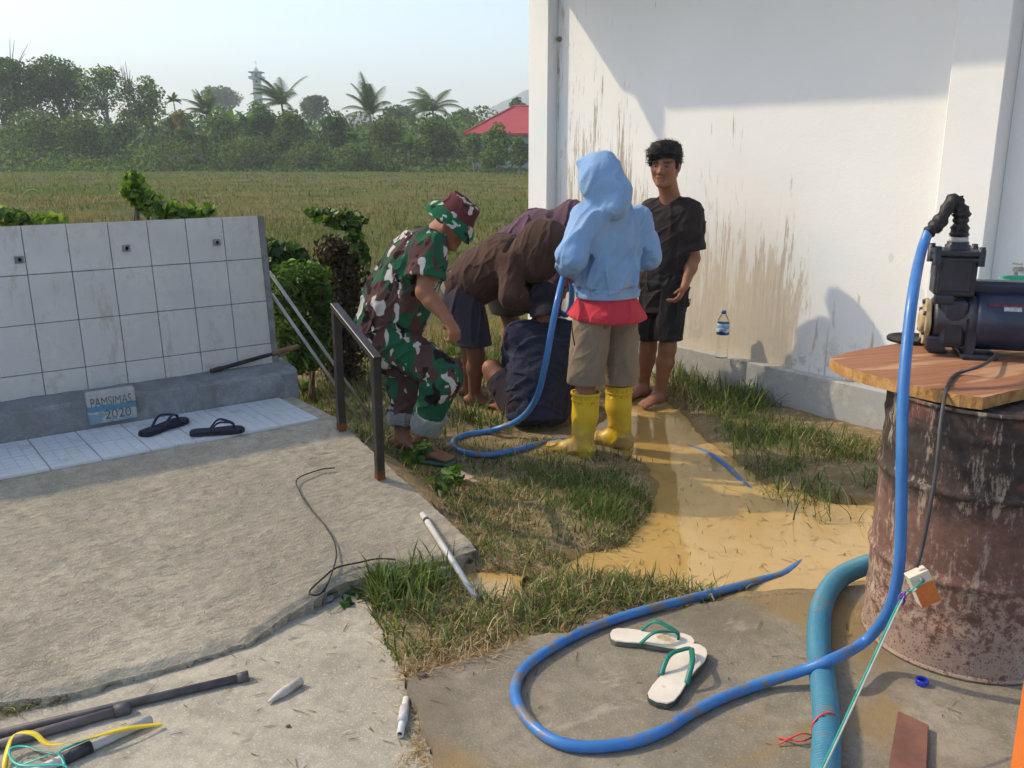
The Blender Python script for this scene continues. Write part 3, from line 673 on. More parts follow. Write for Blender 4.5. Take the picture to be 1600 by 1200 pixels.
def hood(Fd, J, sc_=1.0, back=0.05, open_=True):
    r, f, u = frame(J['hf'], J['hu']); c = J['head']; W = lambda x, y, z: c + (r * x + f * y + u * z) * sc_; fr = [list(r), list(f), list(u)]
    Fd.ell(W(0, -0.015, 0.03), [0.100 * sc_, 0.130 * sc_, 0.125 * sc_], fr, 0.018); Fd.ell(W(0, 0.03, -0.04), [0.092 * sc_, 0.10 * sc_, 0.115 * sc_], fr, 0.04)
    Fd.cone(W(0, -0.05, -0.04), J['nek'], 0.09 * sc_, 0.085, 0.03)
    if open_:
        Fd.ell(W(0, 0.140, -0.01), [0.066 * sc_, 0.085 * sc_, 0.095 * sc_], fr, 0.012, True)

# ---- man in black shirt beside the wall
def man_black():
    J = dict(head=at(1039, 260, 5.66), hf=Vector((-0.40, -0.91, -0.06)), hu=Vector((-0.03, -0.06, 1)), nek=at(1047, 309, 5.73), che=at(1049, 350, 5.75), pel=at(1036, 440, 5.76), side=Vector((-0.86, 0.5, 0)),
             shL=at(1079, 331, 5.67), shR=at(1018, 331, 5.82), elL=at(1084, 404, 5.66), wrL=at(1070, 447, 5.58), elR=at(1003, 400, 5.92), wrR=at(1003, 445, 5.84),
             hipL=at(1050, 448, 5.71), hipR=at(1022, 448, 5.81), knL=at(1043, 544, 5.66), knR=at(1013, 543, 5.82), anL=at(1031, 612, 5.72), anR=at(1006, 598, 5.92))
    base = (J['anL'].x, J['anL'].y, 0.03); z0 = 0.015
    p, W, fr = body('person', 'man in black T-shirt and black shorts standing barefoot against the white wall', J, base, M_SKIN, 0.005,
              hands=[(J['wrL'], at(1055, 478, 5.54), Vector((-0.75, 0.1, -0.1)), 0.75, -1.0), (J['wrR'], at(1000, 470, 5.80), Vector((0.7, 0, 0)), 0.6, 1.0)],
              feet=[(J['anL'], (-0.72, -0.62), z0), (J['anR'], (-0.7, -0.6), z0)], headsc=1.06)
    B = np.array(base)
    r, f, u = fr; fr3 = [list(r), list(f), list(u)]; lo, hi = bounds([J['head']], 0.2); H_ = Field(lo, hi, 0.005); s = 1.06
    H_.ell(W(0, -0.022, 0.040), [0.083 * s, 0.096 * s, 0.088 * s], fr3, 0.02); H_.ell(W(0.0, 0.018, 0.088), [0.078 * s, 0.078 * s, 0.046 * s], fr3, 0.03); H_.ell(W(0.030, 0.062, 0.076), [0.052 * s, 0.044 * s, 0.040 * s], fr3, 0.02)
    for q in range(9):                                            # fringe combed across the forehead
        t = q / 8; H_.cone(W(-0.050 + 0.085 * t, 0.060 + 0.022 * math.sin(math.pi * t), 0.092), W(-0.026 + 0.098 * t, 0.090 - 0.030 * t * t, 0.066 - 0.052 * t + 0.006 * (q % 2)), 0.018, 0.006, 0.010)
    for sx in (-1, 1): H_.cone(W(sx * 0.074, 0.012, 0.05), W(sx * 0.074, 0.022, -0.006), 0.016, 0.007, 0.012); H_.ell(W(sx * 0.056, -0.045, 0.03), [0.030, 0.05, 0.07], fr3, 0.02)
    H_.ell(W(-0.01, -0.02, 0.092), [0.074 * s, 0.088 * s, 0.046 * s], fr3, 0.03); H_.ell(W(0.01, 0.025, 0.108), [0.058 * s, 0.062 * s, 0.030 * s], fr3, 0.03)
    for q in range(14): t = q * 2.4; H_.cone(W(0.045 * math.cos(t), -0.01 + 0.055 * math.sin(t), 0.112), W(0.058 * math.cos(t + 0.4), -0.01 + 0.07 * math.sin(t + 0.4), 0.124 + 0.006 * math.sin(q * 5.1)), 0.016, 0.007, 0.012)
    H_.ell(W(-0.006, 0.112, -0.024), [0.078, 0.075, 0.058], fr3, 0.008, True); H_.ell(W(-0.034, 0.112, 0.022), [0.048, 0.060, 0.046], fr3, 0.01, True); H_.cut(W(0, -0.05, -0.05), -Vector(u)); H_.folds(0.005, 42, f * 0.6 + r * 0.8, 3); H_.folds(0.003, 90, f, 4)
    hr = garment('hair', H_, M_HAIR, p, B, 0); me = hr.data; n = len(me.vertices); co = np.zeros(n * 3, np.float32); me.vertices.foreach_get('co', co); nn = np.zeros(n * 3, np.float32); me.vertices.foreach_get('normal', nn); co = co.reshape(-1, 3); nn = nn.reshape(-1, 3)
    i = np.random.default_rng(5).choice(n, 1500); P0 = co[i]; N0 = nn[i]; g_ = np.random.default_rng(6); comb = np.array(f) * 0.7 + np.array(r) * 0.75 - np.array(u) * 0.25; up_ = (P0 - np.array(J['head'] - Vector(base))) @ np.array(u) > 0.02; P0, N0 = P0[up_], N0[up_]; m_ = len(P0)
    d = comb + 0.35 * g_.standard_normal((m_, 3)); d -= N0 * (d * N0).sum(1)[:, None]; d /= np.linalg.norm(d, axis=1)[:, None]; L = (0.018 + 0.022 * g_.random(m_))[:, None]; w_ = np.cross(d, N0) * 0.0016
    P1 = P0 + (d + N0 * 0.45) * L * 0.55; P2 = P1 + (d - N0 * 0.05) * L * 0.5; A = np.stack([P0 - w_, P0 + w_, P1 + w_ * 0.8, P1 - w_ * 0.8, P2], 1).reshape(-1, 3); b_ = (np.arange(m_) * 5)[:, None]
    F_ = np.concatenate([np.array([[0, 1, 2]]) + b_, np.array([[0, 2, 3]]) + b_, np.array([[3, 2, 4]]) + b_]); st_ = new_obj('hair_strands', mesh_np('hair_strands', A, F_, False), M_HAIR, hr); st_['kind'] = 'stuff'
    for sx in (-1, 1):
        e = MB(); ctr = W(sx * 0.0325, 0.0712, 0.0055); e.lathe([(0, -0.0125), (0.009, -0.009), (0.0125, 0), (0.009, 0.009), (0.0, 0.0125)], ctr, f, 14); eye = e.build('eye', M_EYE, p, rel=base)
        q = MB(); q.lathe([(0.0, 0.0133), (0.0045, 0.0124), (0.0062, 0.0112)], ctr, (f * 1 + r * 0.05).normalized(), 12); q.build('iris', M_IRIS, eye, rel=base)
    hemp = at(1033, 486, 5.76)
    S = torso_field(J, 0.006, 0, hemp, (0.02, 0.0, -1), 0.158, 0.118, 0.166, 0.112, 0.82, (0.074, 0.080), yoke=0.060)
    S.ell(W(0, 0.022, -0.128), [0.062, 0.070, 0.046], fr3, 0.008, True)
    S.folds(0.011, 11, Vector((0.25, 0, 1)), 5, where=lambda P: sstep(1.45, 1.0, P[:, 2])); S.folds(0.005, 20, Vector((0.9, -0.4, 0.8)), 9)
    sh = garment('shirt', S, mat_cloth('black_cotton', (0.018, 0.014, 0.013), (0.034, 0.027, 0.025)), p, B)
    mb = MB(); c = at(1018, 342, 5.60); mb.box(c, (0.012, 0.004, 0.016), Matrix.Rotation(0.3, 3, 'Y')); 
    mb.build('chest_print', simple('white_print', (0.7, 0.7, 0.7)), sh, rel=base)
    T = shorts_field(J, 0.006, J['pel'] + Vector((0, 0, 0.02)), 0.86, 0.108, 0.142, (0.092, 0.092), True, 0.015); T.folds(0.008, 13, Vector((0.1, 0, 1)), 2)
    garment('shorts', T, mat_cloth('black_polyester', (0.010, 0.010, 0.011), (0.017, 0.017, 0.018), 0.7), p, B)
M_EYE = simple('eye_white', (0.26, 0.22, 0.20), rough=0.25, spec=0.5); M_IRIS = simple('eye_iris', (0.012, 0.008, 0.006), rough=0.15, spec=0.5)
man_black()

# ---- man in blue hooded sweater and yellow boots
BOOT_L, BOOT_R = on_z(893, 712, 0.02), on_z(955, 696, 0.02)
def man_blue():
    J = dict(head=at(938, 284, 4.62), hf=Vector((-0.88, 0.36, -0.42)), hu=Vector((-0.30, 0.12, 1)), nek=at(957, 326, 4.70), che=at(954, 372, 4.73), pel=at(946, 478, 4.73), side=Vector((0.80, 0.60, 0)),
             shL=at(916, 342, 4.60), shR=at(999, 342, 4.82), elL=at(893, 402, 4.50), wrL=at(884, 424, 4.76), elR=at(1014, 402, 4.86), wrR=at(985, 410, 5.06),
             hipL=at(925, 492, 4.67), hipR=at(968, 492, 4.79), knL=at(916, 592, 4.64), knR=at(967, 592, 4.79), anL=Vector((BOOT_L.x + 0.05, BOOT_L.y - 0.02, 0.12)), anR=Vector((BOOT_R.x + 0.05, BOOT_R.y - 0.02, 0.12)))
    base = ((BOOT_L.x + BOOT_R.x) / 2, (BOOT_L.y + BOOT_R.y) / 2, 0.0); B = np.array(base)
    p, W, fr = body('person', 'man in light blue hooded sweater and yellow rubber boots seen from behind', J, base, M_SKIN, 0.007,
              hands=[(J['wrL'], at(878, 432, 4.86), Vector((0.3, 0.6, -0.3)), 0.9, 1.0), (J['wrR'], at(960, 415, 5.14), Vector((-0.3, 0.5, -0.3)), 0.8, -1.0)], headsc=0.90)
    hemp = at(950, 463, 4.74)
    S = torso_field(J, 0.0065, 0, hemp, (0.0, 0.0, -1), 0.182, 0.160, 0.174, 0.130, 1.86, (0.074, 0.064), yoke=0.066, fore_r=(0.064, 0.046), k=0.04, belly=0.010)
    hood(S, J, 0.88, open_=True)
    r, f, u = fr; S.cone(W(0, -0.075, 0.10), W(0, 0.07, 0.145), 0.020, 0.016, 0.05)
    S.cone(W(0, -0.10, -0.09), W(0, -0.04, -0.16), 0.05, 0.06, 0.04, side=r, wa=0.07, wb=0.10)
    S.folds(0.014, 8.5, Vector((0.2, 0.1, 1)), 15, where=lambda P: sstep(0.75, 0.95, P[:, 2]) * sstep(1.42, 1.30, P[:, 2])); S.folds(0.012, 16, J['side'] + Vector((0, 0, 0.15)), 3, where=lambda P: sstep(1.0, 0.88, P[:, 2])); S.folds(0.006, 19, Vector((0.5, 0.2, 0.9)), 8, where=lambda P: sstep(1.38, 1.28, P[:, 2])); S.folds(0.006, 10, Vector((-0.4, 0.2, -0.9)), 41, where=lambda P: sstep(1.30, 1.40, P[:, 2]))
    S.groove(hemp, (0, 0, 1), 0.055, 0.007, 0.006); S.groove(J['nek'], J['nek'] - J['che'], 0.0, 0.006, 0.006, 0.16)
    blue = mat_cloth('light_blue_fleece', (0.19, 0.335, 0.57), (0.26, 0.41, 0.63), 0.95, 300, 4, (0.33, 0.39, 0.44)); garment('hooded_sweater', S, blue, p, B)
    U = Field(*bounds([hemp, J['pel'], at(947, 497, 4.73)], 0.26), 0.0065); sd = J['side']
    U.cone(hemp + Vector((0, 0, 0.06)), at(948, 492, 4.73), 0.108, 0.192, 0.02, side=sd, wa=0.128, wb=0.214); U.folds(0.010, 12, Vector((0.1, 0, 1)), 4); U.cut(at(947, 496, 4.73), (-0.05, 0.03, -1))
    garment('red_shirt', U, mat_cloth('red_jersey', (0.50, 0.035, 0.055), (0.58, 0.05, 0.07)), p, B)
    T = shorts_field(J, 0.0065, J['pel'] + Vector((0, 0, 0.02)), 1.06, 0.108, 0.140, (0.098, 0.102), True, 0.03); T.cut(at(947, 490, 4.73), (0, 0, 1)); T.folds(0.010, 9, Vector((0.05, 0, 1)), 6); T.folds(0.004, 22, Vector((0.6, 0, 0.5)), 7)
    sh = garment('shorts', T, mat_cloth('khaki_cotton', (0.205, 0.155, 0.105), (0.265, 0.205, 0.145), sc_=3, stain=(0.17, 0.125, 0.08)), p, B)
    mb = MB(); a = at(893, 500, 4.56); b = at(898, 540, 4.555); mb.tube([a, a.lerp(b, 0.5) + Vector((-0.004, -0.004, 0)), b], 0.003, 6); mb.build('pocket_seam', simple('pocket_dark', (0.05, 0.04, 0.03)), sh, rel=base)
    yel = Mat('yellow_rubber', 0.42, 0.45); c = yel.ramp(yel.noise(6, 4), [(0.3, (0.62, 0.40, 0.012)), (0.7, (0.72, 0.48, 0.02))]); z = yel.xyz(yel.pos)[2]
    c = yel.mix(yel.math('MULTIPLY', yel.mr(yel.noise(11, 5, 0.7), 0.36, 0.58), yel.mr(z, 0.30, 0.05)), c, (0.36, 0.235, 0.08)); yel.col(c); yel.rough(yel.mr(yel.noise(9, 4), 0.3, 0.7, 0.3, 0.6)); yel.bump(yel.noise(40, 2), 0.12, 0.004)
    for an, kn, bt, d in ((J['anL'], J['knL'], BOOT_L, Vector((-0.85, 0.45, 0))), (J['anR'], J['knR'], BOOT_R, Vector((-0.9, 0.32, 0)))):
        d.normalize(); s = Vector((d.y, -d.x, 0)); g = Vector((an.x, an.y, 0.0)); tp = an.lerp(kn, 0.93); tp = Vector((tp.x, tp.y, 0.375))
        Bf = Field(*bounds([g - d * 0.1, g + d * 0.24, tp], 0.12), 0.006); zz = lambda q: Vector((0, 0, q))
        Bf.cone(g + zz(0.10), tp - zz(0.12), 0.060, 0.068, 0.03); Bf.cone(tp - zz(0.12), tp + zz(0.03), 0.068, 0.076, 0.02)
        Bf.cone(g - d * 0.03 + zz(0.05), g + d * 0.04 + zz(0.07), 0.048, 0.060, 0.03, side=s, wa=0.046, wb=0.05); Bf.cone(g + d * 0.05 + zz(0.062), g + d * 0.165 + zz(0.046), 0.050, 0.040, 0.03, side=s, wa=0.05, wb=0.050)
        Bf.cut(tp, (0, 0, 1)); Bf.cone(tp - zz(0.05), tp + zz(0.05), 0.066, 0.069, 0.004, True); Bf.cut(g + zz(0.004), (0, 0, -1))
        Bf.folds(0.007, 16, s, 3, where=lambda P: sstep(0.24, 0.12, P[:, 2]) * sstep(0.02, 0.07, P[:, 2]))
        bo = garment('rubber_boot', Bf, yel.m, p, B)
        cu = MB(); cu.lathe([(0.0745, -0.012), (0.079, -0.010), (0.0795, 0.0), (0.078, 0.002), (0.070, 0.002)], tp - zz(0.0), (0, 0, 1), 28); cu.lathe([(0.0725, -0.040), (0.0765, -0.037), (0.0735, -0.033)], tp, (0, 0, 1), 28); cu.build('cuff_ring', yel.m, bo, rel=base)
        so = MB(); pr = []
        for i in range(28):
            a = 2 * math.pi * i / 28; q = d * (0.075 + 0.140 * math.cos(a)) + s * (0.052 + 0.004 * math.cos(a)) * math.sin(a); pr.append(g + q - zz(0.012))
        so.prism(pr, zz(0.026), 0.004); so.build('sole', yel.m, bo, rel=base)
man_blue()

# ---- soldier in camouflage bending forward at the handrail
M_CAMO = mat_camo()
def man_soldier():
    J = dict(head=at(708, 348, 4.50), hf=Vector((0.76, -0.16, -0.64)), hu=Vector((0.58, -0.08, 0.80)), nek=at(684, 366, 4.54), che=at(650, 412, 4.56), pel=at(604, 508, 4.60), side=Vector((-0.08, -1, 0)),
             shR=at(671, 392, 4.38), elR=at(663, 456, 4.33), wrR=at(698, 498, 4.28), shL=at(657, 386, 4.74), elL=at(650, 440, 4.84), wrL=at(690, 480, 4.80),
             hipR=at(602, 524, 4.50), knR=at(694, 588, 4.42), anR=at(657, 690, 4.52), hipL=at(602, 520, 4.70), knL=at(636, 596, 4.76), anL=at(627, 684, 4.68))
    base = (J['anR'].x, J['anR'].y, 0.05); B = np.array(base)
    za, zb = gz(J['anR'].x, J['anR'].y) + 0.02, gz(J['anL'].x, J['anL'].y) + 0.02
    p, W, fr = body('person', 'soldier in camouflage uniform and bucket hat bending forward beside the black handrail', J, base, M_SKIN, 0.0055,
              hands=[(J['wrR'], at(714, 526, 4.25), Vector((-0.7, 0.5, -0.4)), 1.15, 1.0), (J['wrL'], at(705, 500, 4.78), Vector((-0.7, -0.5, -0.4)), 1.0, -1.0)],
              feet=[(J['anR'], (0.9, -0.35), za), (J['anL'], (0.85, -0.5), zb)], headsc=1.0, build=1.08)
    hemp = at(596, 522, 4.60)
    S = torso_field(J, 0.006, 0, hemp, (-0.28, 0.02, -1), 0.195, 0.165, 0.195, 0.150, 0.66, (0.094, 0.098), yoke=0.080, k=0.05, belly=0.024)
    S.folds(0.012, 10, Vector((0.45, 0.1, 1)), 5); S.folds(0.006, 20, Vector((0.9, 0.5, 0.5)), 8)
    sh = garment('camouflage_shirt', S, M_CAMO, p, B)
    T = shorts_field(J, 0.006, J['pel'] + Vector((0.01, 0, 0.06)), 1, 0.140, 0.180, (0.118, 0.092), past=0.74); T.folds(0.012, 12, Vector((0.8, 0, 0.5)), 15); T.folds(0.006, 24, Vector((0.3, 0.4, 1)), 3)
    tr = garment('camouflage_trousers', T, M_CAMO, p, B)
    cuffm = mat_cloth('trouser_lining', (0.22, 0.235, 0.21), (0.31, 0.32, 0.285))
    for s in 'RL':
        a = J['kn' + s].lerp(J['an' + s], 0.55); b = J['kn' + s].lerp(J['an' + s], 0.80); C_ = Field(*bounds([a, b], 0.14), 0.006); C_.cone(a, b, 0.090, 0.084, 0.01); C_.cut(a, a - b, 0.2); C_.cut(b, b - a, 0.2)
        dn = (b - a).normalized(); C_.cone(b - dn * 0.03, b + dn * 0.06, 0.072, 0.070, 0.004, True); C_.folds(0.006, 16, b - a, 3); garment('rolled_cuff', C_, cuffm, tr, B)
    r, f, u = fr; fr3 = [list(r), list(f), list(u)]
    cr = Field(*bounds([J['head']], 0.26), 0.005); cr.cone(W(0, -0.012, 0.040), W(0, -0.012, 0.112), 0.100, 0.082, 0.02, side=r, wa=0.088, wb=0.072); cr.cut(W(0, 0, 0.128), u); cr.cut(W(0, 0, 0.036), -u); cr.folds(0.006, 18, r, 4)
    hat = garment('bucket_hat', cr, M_HAT, p, B)
    mb = MB(); rings = []
    for k in range(40):
        a = 2 * math.pi * k / 40; ca, sa = math.cos(a), math.sin(a); w = 0.006 * math.sin(3 * a + 1)
        rings.append([W(0.086 * ca, -0.012 + 0.099 * sa, 0.045), W(0.110 * ca, -0.012 + 0.126 * sa, 0.020 + w), W(0.123 * ca, -0.012 + 0.141 * sa, -0.012 + w * 2), W(0.124 * ca, -0.012 + 0.142 * sa, -0.016 + w * 2), W(0.108 * ca, -0.012 + 0.124 * sa, 0.014 + w), W(0.084 * ca, -0.012 + 0.097 * sa, 0.038)])
    bv = [[mb.bm.verts.new(q) for q in rg] for rg in rings]
    for i in range(40):
        A_, B_ = bv[i], bv[(i + 1) % 40]
        for j in range(5): fc = mb.bm.faces.new((A_[j], B_[j], B_[j + 1], A_[j + 1])); fc.smooth = True
    mb.build('brim', M_HATBRIM, hat, rel=base)
    cs = MB(); cs.tube([W(-0.082, 0.02, 0.01), W(-0.075, 0.035, -0.05), W(-0.03, 0.05, -0.125)], 0.0025, 6); cs.build('chin_strap', simple('strap_black', (0.02, 0.02, 0.02)), hat, rel=base)
    h2 = Field(*bounds([J['head']], 0.2), 0.006); h2.ell(W(0, -0.02, 0.02), [0.077, 0.097, 0.085], fr3, 0.01); h2.ell(W(0, 0.09, -0.02), [0.10, 0.10, 0.2], fr3, 0.01, True); h2.cut(W(0, 0, -0.035), -u); garment('hair', h2, M_HAIR, p, B)
    for an, d, zf in ((J['anR'], Vector((0.9, -0.35, 0)), za), (J['anL'], Vector((0.85, -0.5, 0)), zb)):
        d.normalize(); s = Vector((d.y, -d.x, 0)); g = Vector((an.x, an.y, zf - 0.014)); pr = [g + d * (0.065 + 0.132 * math.cos(t)) + s * (0.050 + 0.006 * math.cos(t)) * math.sin(t) for t in [2 * math.pi * i / 26 for i in range(26)]]
        fl = MB(); fl.prism(pr, Vector((0, 0, 0.014)), 0.003); so = fl.build('flip_flop', simple('green_foam', (0.05, 0.16, 0.10), (0.07, 0.20, 0.13)), p, rel=base)
M_HAT = None
def mat_hat(name, base_c, light):
    m = Mat(name, 0.9, 0.12); w = m.mix(0.05, m.obj, m.noise(16, 2, 0.5, color=True), 'ADD'); a = m.noise(11, 1.5, 0.5, m.map(w, (1.5, 1.5, 1))); b = m.noise(14, 1.5, 0.5, m.map(w, loc=(3, 1, 2)))
    c = m.mix(m.mr(a, 0.57, 0.585), base_c, light); m.col(m.mix(m.mr(b, 0.62, 0.635), c, (0.018, 0.014, 0.015))); m.bump(m.noise(300, 2), 0.2, 0.001); return m.m
M_HAT = mat_hat('hat_camouflage', (0.105, 0.035, 0.036), (0.52, 0.47, 0.43)); M_HATBRIM = mat_hat('brim_camouflage', (0.014, 0.105, 0.048), (0.45, 0.45, 0.40))
man_soldier()

# ---- man in brown hooded sweater bent double
def man_brown():
    J = dict(head=at(849, 393, 5.36), hf=Vector((0.66, -0.20, -0.72)), hu=Vector((0.72, -0.2, 0.66)), nek=at(814, 396, 5.48), che=at(788, 404, 5.54), pel=at(724, 452, 5.62), side=Vector((-0.12, -1, 0)),
             shR=at(803, 412, 5.38), elR=at(797, 464, 5.27), wrR=at(838, 482, 5.32), shL=at(812, 392, 5.70), elL=at(838, 452, 5.76), wrL=at(850, 455, 5.56),
             hipR=at(722, 466, 5.52), knR=at(744, 552, 5.50), anR=at(741, 622, 5.60), hipL=at(720, 460, 5.72), knL=at(735, 552, 5.68), anL=at(732, 610, 5.80))
    z0 = 0.03; base = (J['anR'].x, J['anR'].y, z0); B = np.array(base); za, zb = gz(J['anR'].x, J['anR'].y) + 0.004, gz(J['anL'].x, J['anL'].y) + 0.004
    p, W, fr = body('person', 'man in brown hooded sweater bent double over the work', J, base, M_SKIN_DARK, 0.0065,
              hands=[(J['wrR'], at(850, 452, 5.34), Vector((0.2, 0.8, 0.3)), 0.8, 1.0), (J['wrL'], at(856, 442, 5.48), Vector((-0.3, -0.5, 0.3)), 0.8, -1.0)],
              feet=[(J['anR'], (0.93, -0.28), za), (J['anL'], (0.9, -0.35), zb)], headsc=1.0)
    hemp = at(717, 454, 5.62); d = (hemp - J['che']); 
    S = torso_field(J, 0.0065, 0, hemp, d, 0.185, 0.155, 0.195, 0.150, 1.92, (0.088, 0.066), yoke=0.080, fore_r=(0.058, 0.046), k=0.04, belly=0.012)
    S.groove(hemp, J['che'] - hemp, 0.06, 0.007, 0.006); S.hems.append((hemp, d, 0.26)); hood(S, J, 1.22); S.groove(J['nek'], J['head'] - J['che'], 0.012, 0.022, 0.012, 0.17); S.folds(0.006, 9, Vector((0.2, 0.2, 1)), 25); S.folds(0.010, 13, Vector((0.5, 0.1, -1)), 12, where=lambda P: sstep(-0.15, -0.35, P[:, 0] + 0.1)); S.folds(0.005, 22, Vector((0.5, 0.2, 0.8)), 8)
    garment('hooded_sweater', S, mat_cloth('brown_fleece', (0.060, 0.033, 0.024), (0.082, 0.046, 0.033), 0.95, 300, 4), p, B)
    U = Field(*bounds([hemp, J['pel']], 0.25), 0.007); q = (hemp - J['che']).normalized(); U.cone(hemp - q * 0.06, hemp + q * 0.006, 0.146, 0.148, 0.02, side=J['side'], wa=0.174, wb=0.176); U.cut(hemp + q * 0.035, q); garment('undershirt', U, mat_cloth('olive_shirt', (0.22, 0.20, 0.12), (0.28, 0.25, 0.16)), p, B)
    T = shorts_field(J, 0.0065, J['pel'] + Vector((0.02, 0, 0.03)), 0.84, 0.130, 0.172, (0.118, 0.110), True, 0.03); T.folds(0.010, 11, Vector((0.1, 0.1, 1)), 16)
    sh = garment('shorts', T, mat_cloth('grey_violet_cotton', (0.040, 0.034, 0.047), (0.058, 0.050, 0.066)), p, B)
man_brown()
# ---- man in purple-grey hooded sweater behind him
def man_purple():
    J = dict(head=at(894, 356, 6.02), hf=Vector((0.62, -0.25, -0.74)), hu=Vector((0.75, -0.2, 0.62)), nek=at(868, 348, 6.08), che=at(843, 360, 6.12), pel=at(770, 418, 6.25), side=Vector((-0.2, -1, 0)),
             shR=at(850, 374, 5.94), elR=at(872, 430, 5.88), wrR=at(862, 462, 5.80), shL=at(858, 356, 6.28), elL=at(890, 420, 6.22), wrL=at(880, 455, 6.05),
             hipR=at(772, 428, 6.13), knR=at(800, 506, 6.02), anR=at(792, 588, 6.14), hipL=at(768, 424, 6.34), knL=at(800, 500, 6.32), anL=at(790, 570, 6.40))
    za, zb = gz(J['anR'].x, J['anR'].y) + 0.004, gz(J['anL'].x, J['anL'].y) + 0.004; base = (J['anR'].x, J['anR'].y, za); B = np.array(base)
    p, W, fr = body('person', 'man in faded purple hooded sweater bending behind the brown sweater', J, base, M_SKIN_DARK, 0.007,
              hands=[(J['wrR'], at(858, 482, 5.76), Vector((0.5, 0.5, 0)), 0.8, 1.0), (J['wrL'], at(868, 475, 6.0), Vector((-0.5, -0.5, 0)), 0.8, -1.0)],
              feet=[(J['anR'], (0.9, -0.3), za), (J['anL'], (0.9, -0.3), zb)])
    hemp = at(764, 424, 6.27)
    S = torso_field(J, 0.007, 0, hemp, hemp - J['che'], 0.185, 0.150, 0.195, 0.145, 1.8, (0.098, 0.088), yoke=0.088, fore_r=(0.080, 0.055), k=0.06, belly=0.01); hood(S, J, 1.12); S.folds(0.012, 9, Vector((0.3, 0.2, 1)), 35); S.folds(0.005, 22, Vector((0.5, 0.2, 0.8)), 8)
    garment('hooded_sweater', S, mat_cloth('purple_fleece', (0.090, 0.050, 0.068), (0.115, 0.066, 0.085), 0.95, 300, 4), p, B)
    T = shorts_field(J, 0.007, J['pel'] + Vector((0.02, 0, 0.03)), 0.8, 0.130, 0.17, (0.115, 0.108), True, 0.03); garment('shorts', T, mat_cloth('dark_brown_cotton', (0.03, 0.024, 0.02), (0.045, 0.036, 0.03)), p, B)
man_purple()
# ---- man squatting with his back to the camera
def man_squat():
    J = dict(head=at(852, 478, 5.34), hf=Vector((0.02, 0.95, -0.25)), hu=Vector((0.02, 0.25, 0.95)), nek=at(850, 503, 5.30), che=at(846, 540, 5.27), pel=at(838, 628, 5.16), side=Vector((1, 0.05, 0)),
             shL=at(808, 522, 5.28), shR=at(884, 522, 5.28), elL=at(801, 578, 5.46), wrL=at(826, 560, 5.62), elR=at(896, 580, 5.45), wrR=at(872, 560, 5.62),
             hipL=at(815, 636, 5.16), hipR=at(862, 636, 5.16), knL=at(768, 576, 5.36), knR=at(908, 580, 5.42), anL=at(792, 648, 5.40), anR=at(882, 652, 5.36))
    za, zb = gz(J['anL'].x, J['anL'].y) + 0.004, gz(J['anR'].x, J['anR'].y) + 0.004; base = (J['pel'].x, J['pel'].y + 0.15, za); B = np.array(base)
    p, W, fr = body('person', 'man in navy T-shirt and backward cap squatting with his back turned', J, base, M_SKIN, 0.0065,
              hands=[(J['wrL'], at(845, 548, 5.68), Vector((0.4, 0, -0.5)), 0.9, -1.0), (J['wrR'], at(858, 548, 5.68), Vector((-0.4, 0, -0.5)), 0.9, 1.0)],
              feet=[(J['anL'], (-0.1, -0.02), za), (J['anR'], (0.35, 0.8), zb)] if False else [(J['anL'], (-0.45, 0.75), za), (J['anR'], (0.35, 0.85), zb)], headsc=1.12)
    hemp = at(836, 652, 5.14)
    S = torso_field(J, 0.0065, 0, hemp, (0, -0.15, -1), 0.185, 0.155, 0.182, 0.130, 0.95, (0.078, 0.080), yoke=0.066, k=0.05, belly=0.012)
    S.folds(0.010, 11, Vector((1, 0, 0.25)), 45); S.folds(0.005, 22, Vector((0.8, 0.2, -0.5)), 8)
    garment('shirt', S, mat_cloth('navy_cotton', (0.018, 0.021, 0.044), (0.028, 0.032, 0.062)), p, B)
    T = shorts_field(J, 0.0065, J['pel'] + Vector((0, 0, 0.03)), 0.74, 0.125, 0.175, (0.112, 0.092), False, 0.03); T.folds(0.008, 12, Vector((0.3, 1, 0.5)), 16); garment('shorts', T, mat_cloth('dark_plum_polyester', (0.020, 0.014, 0.020), (0.032, 0.022, 0.032), 0.75), p, B)
    r, f, u = fr; fr3 = [list(r), list(f), list(u)]; C_ = Field(*bounds([J['head']], 0.26), 0.005); C_.ell(W(0, -0.012, 0.030), [0.098, 0.118, 0.108], fr3, 0.01); C_.cut(W(0, 0, 0.004), -u); C_.folds(0.003, 26, u, 4)
    capm = mat_cloth('dark_cap_cotton', (0.011, 0.010, 0.016), (0.018, 0.016, 0.024)); cap = garment('cap', C_, capm, p, B)
    bu = MB(); bu.lathe([(0.011, 0), (0.010, 0.005), (0, 0.007)], W(0, -0.012, 0.126), u, 12); bu.build('cap_button', capm, cap, rel=base)
    br = MB(); V_ = []
    for i in range(13):
        a = math.pi * (1.0 + i / 12.0); ca, sa = math.cos(a), math.sin(a)
        V_.append([W(0.080 * ca, -0.02 + 0.095 * sa, 0.012), W(0.084 * ca, -0.025 + 0.135 * sa, -0.028), W(0.080 * ca, -0.03 + 0.165 * sa, -0.062), W(0.080 * ca, -0.03 + 0.165 * sa, -0.066), W(0.080 * ca, -0.02 + 0.09 * sa, 0.004)])
    V_ = [[br.bm.verts.new(q) for q in t] for t in V_]
    for i in range(12):
        for j in range(4): br.bm.faces.new((V_[i][j], V_[i + 1][j], V_[i + 1][j + 1], V_[i][j + 1])).smooth = True
    br.build('peak', capm, cap, rel=base)
man_squat()

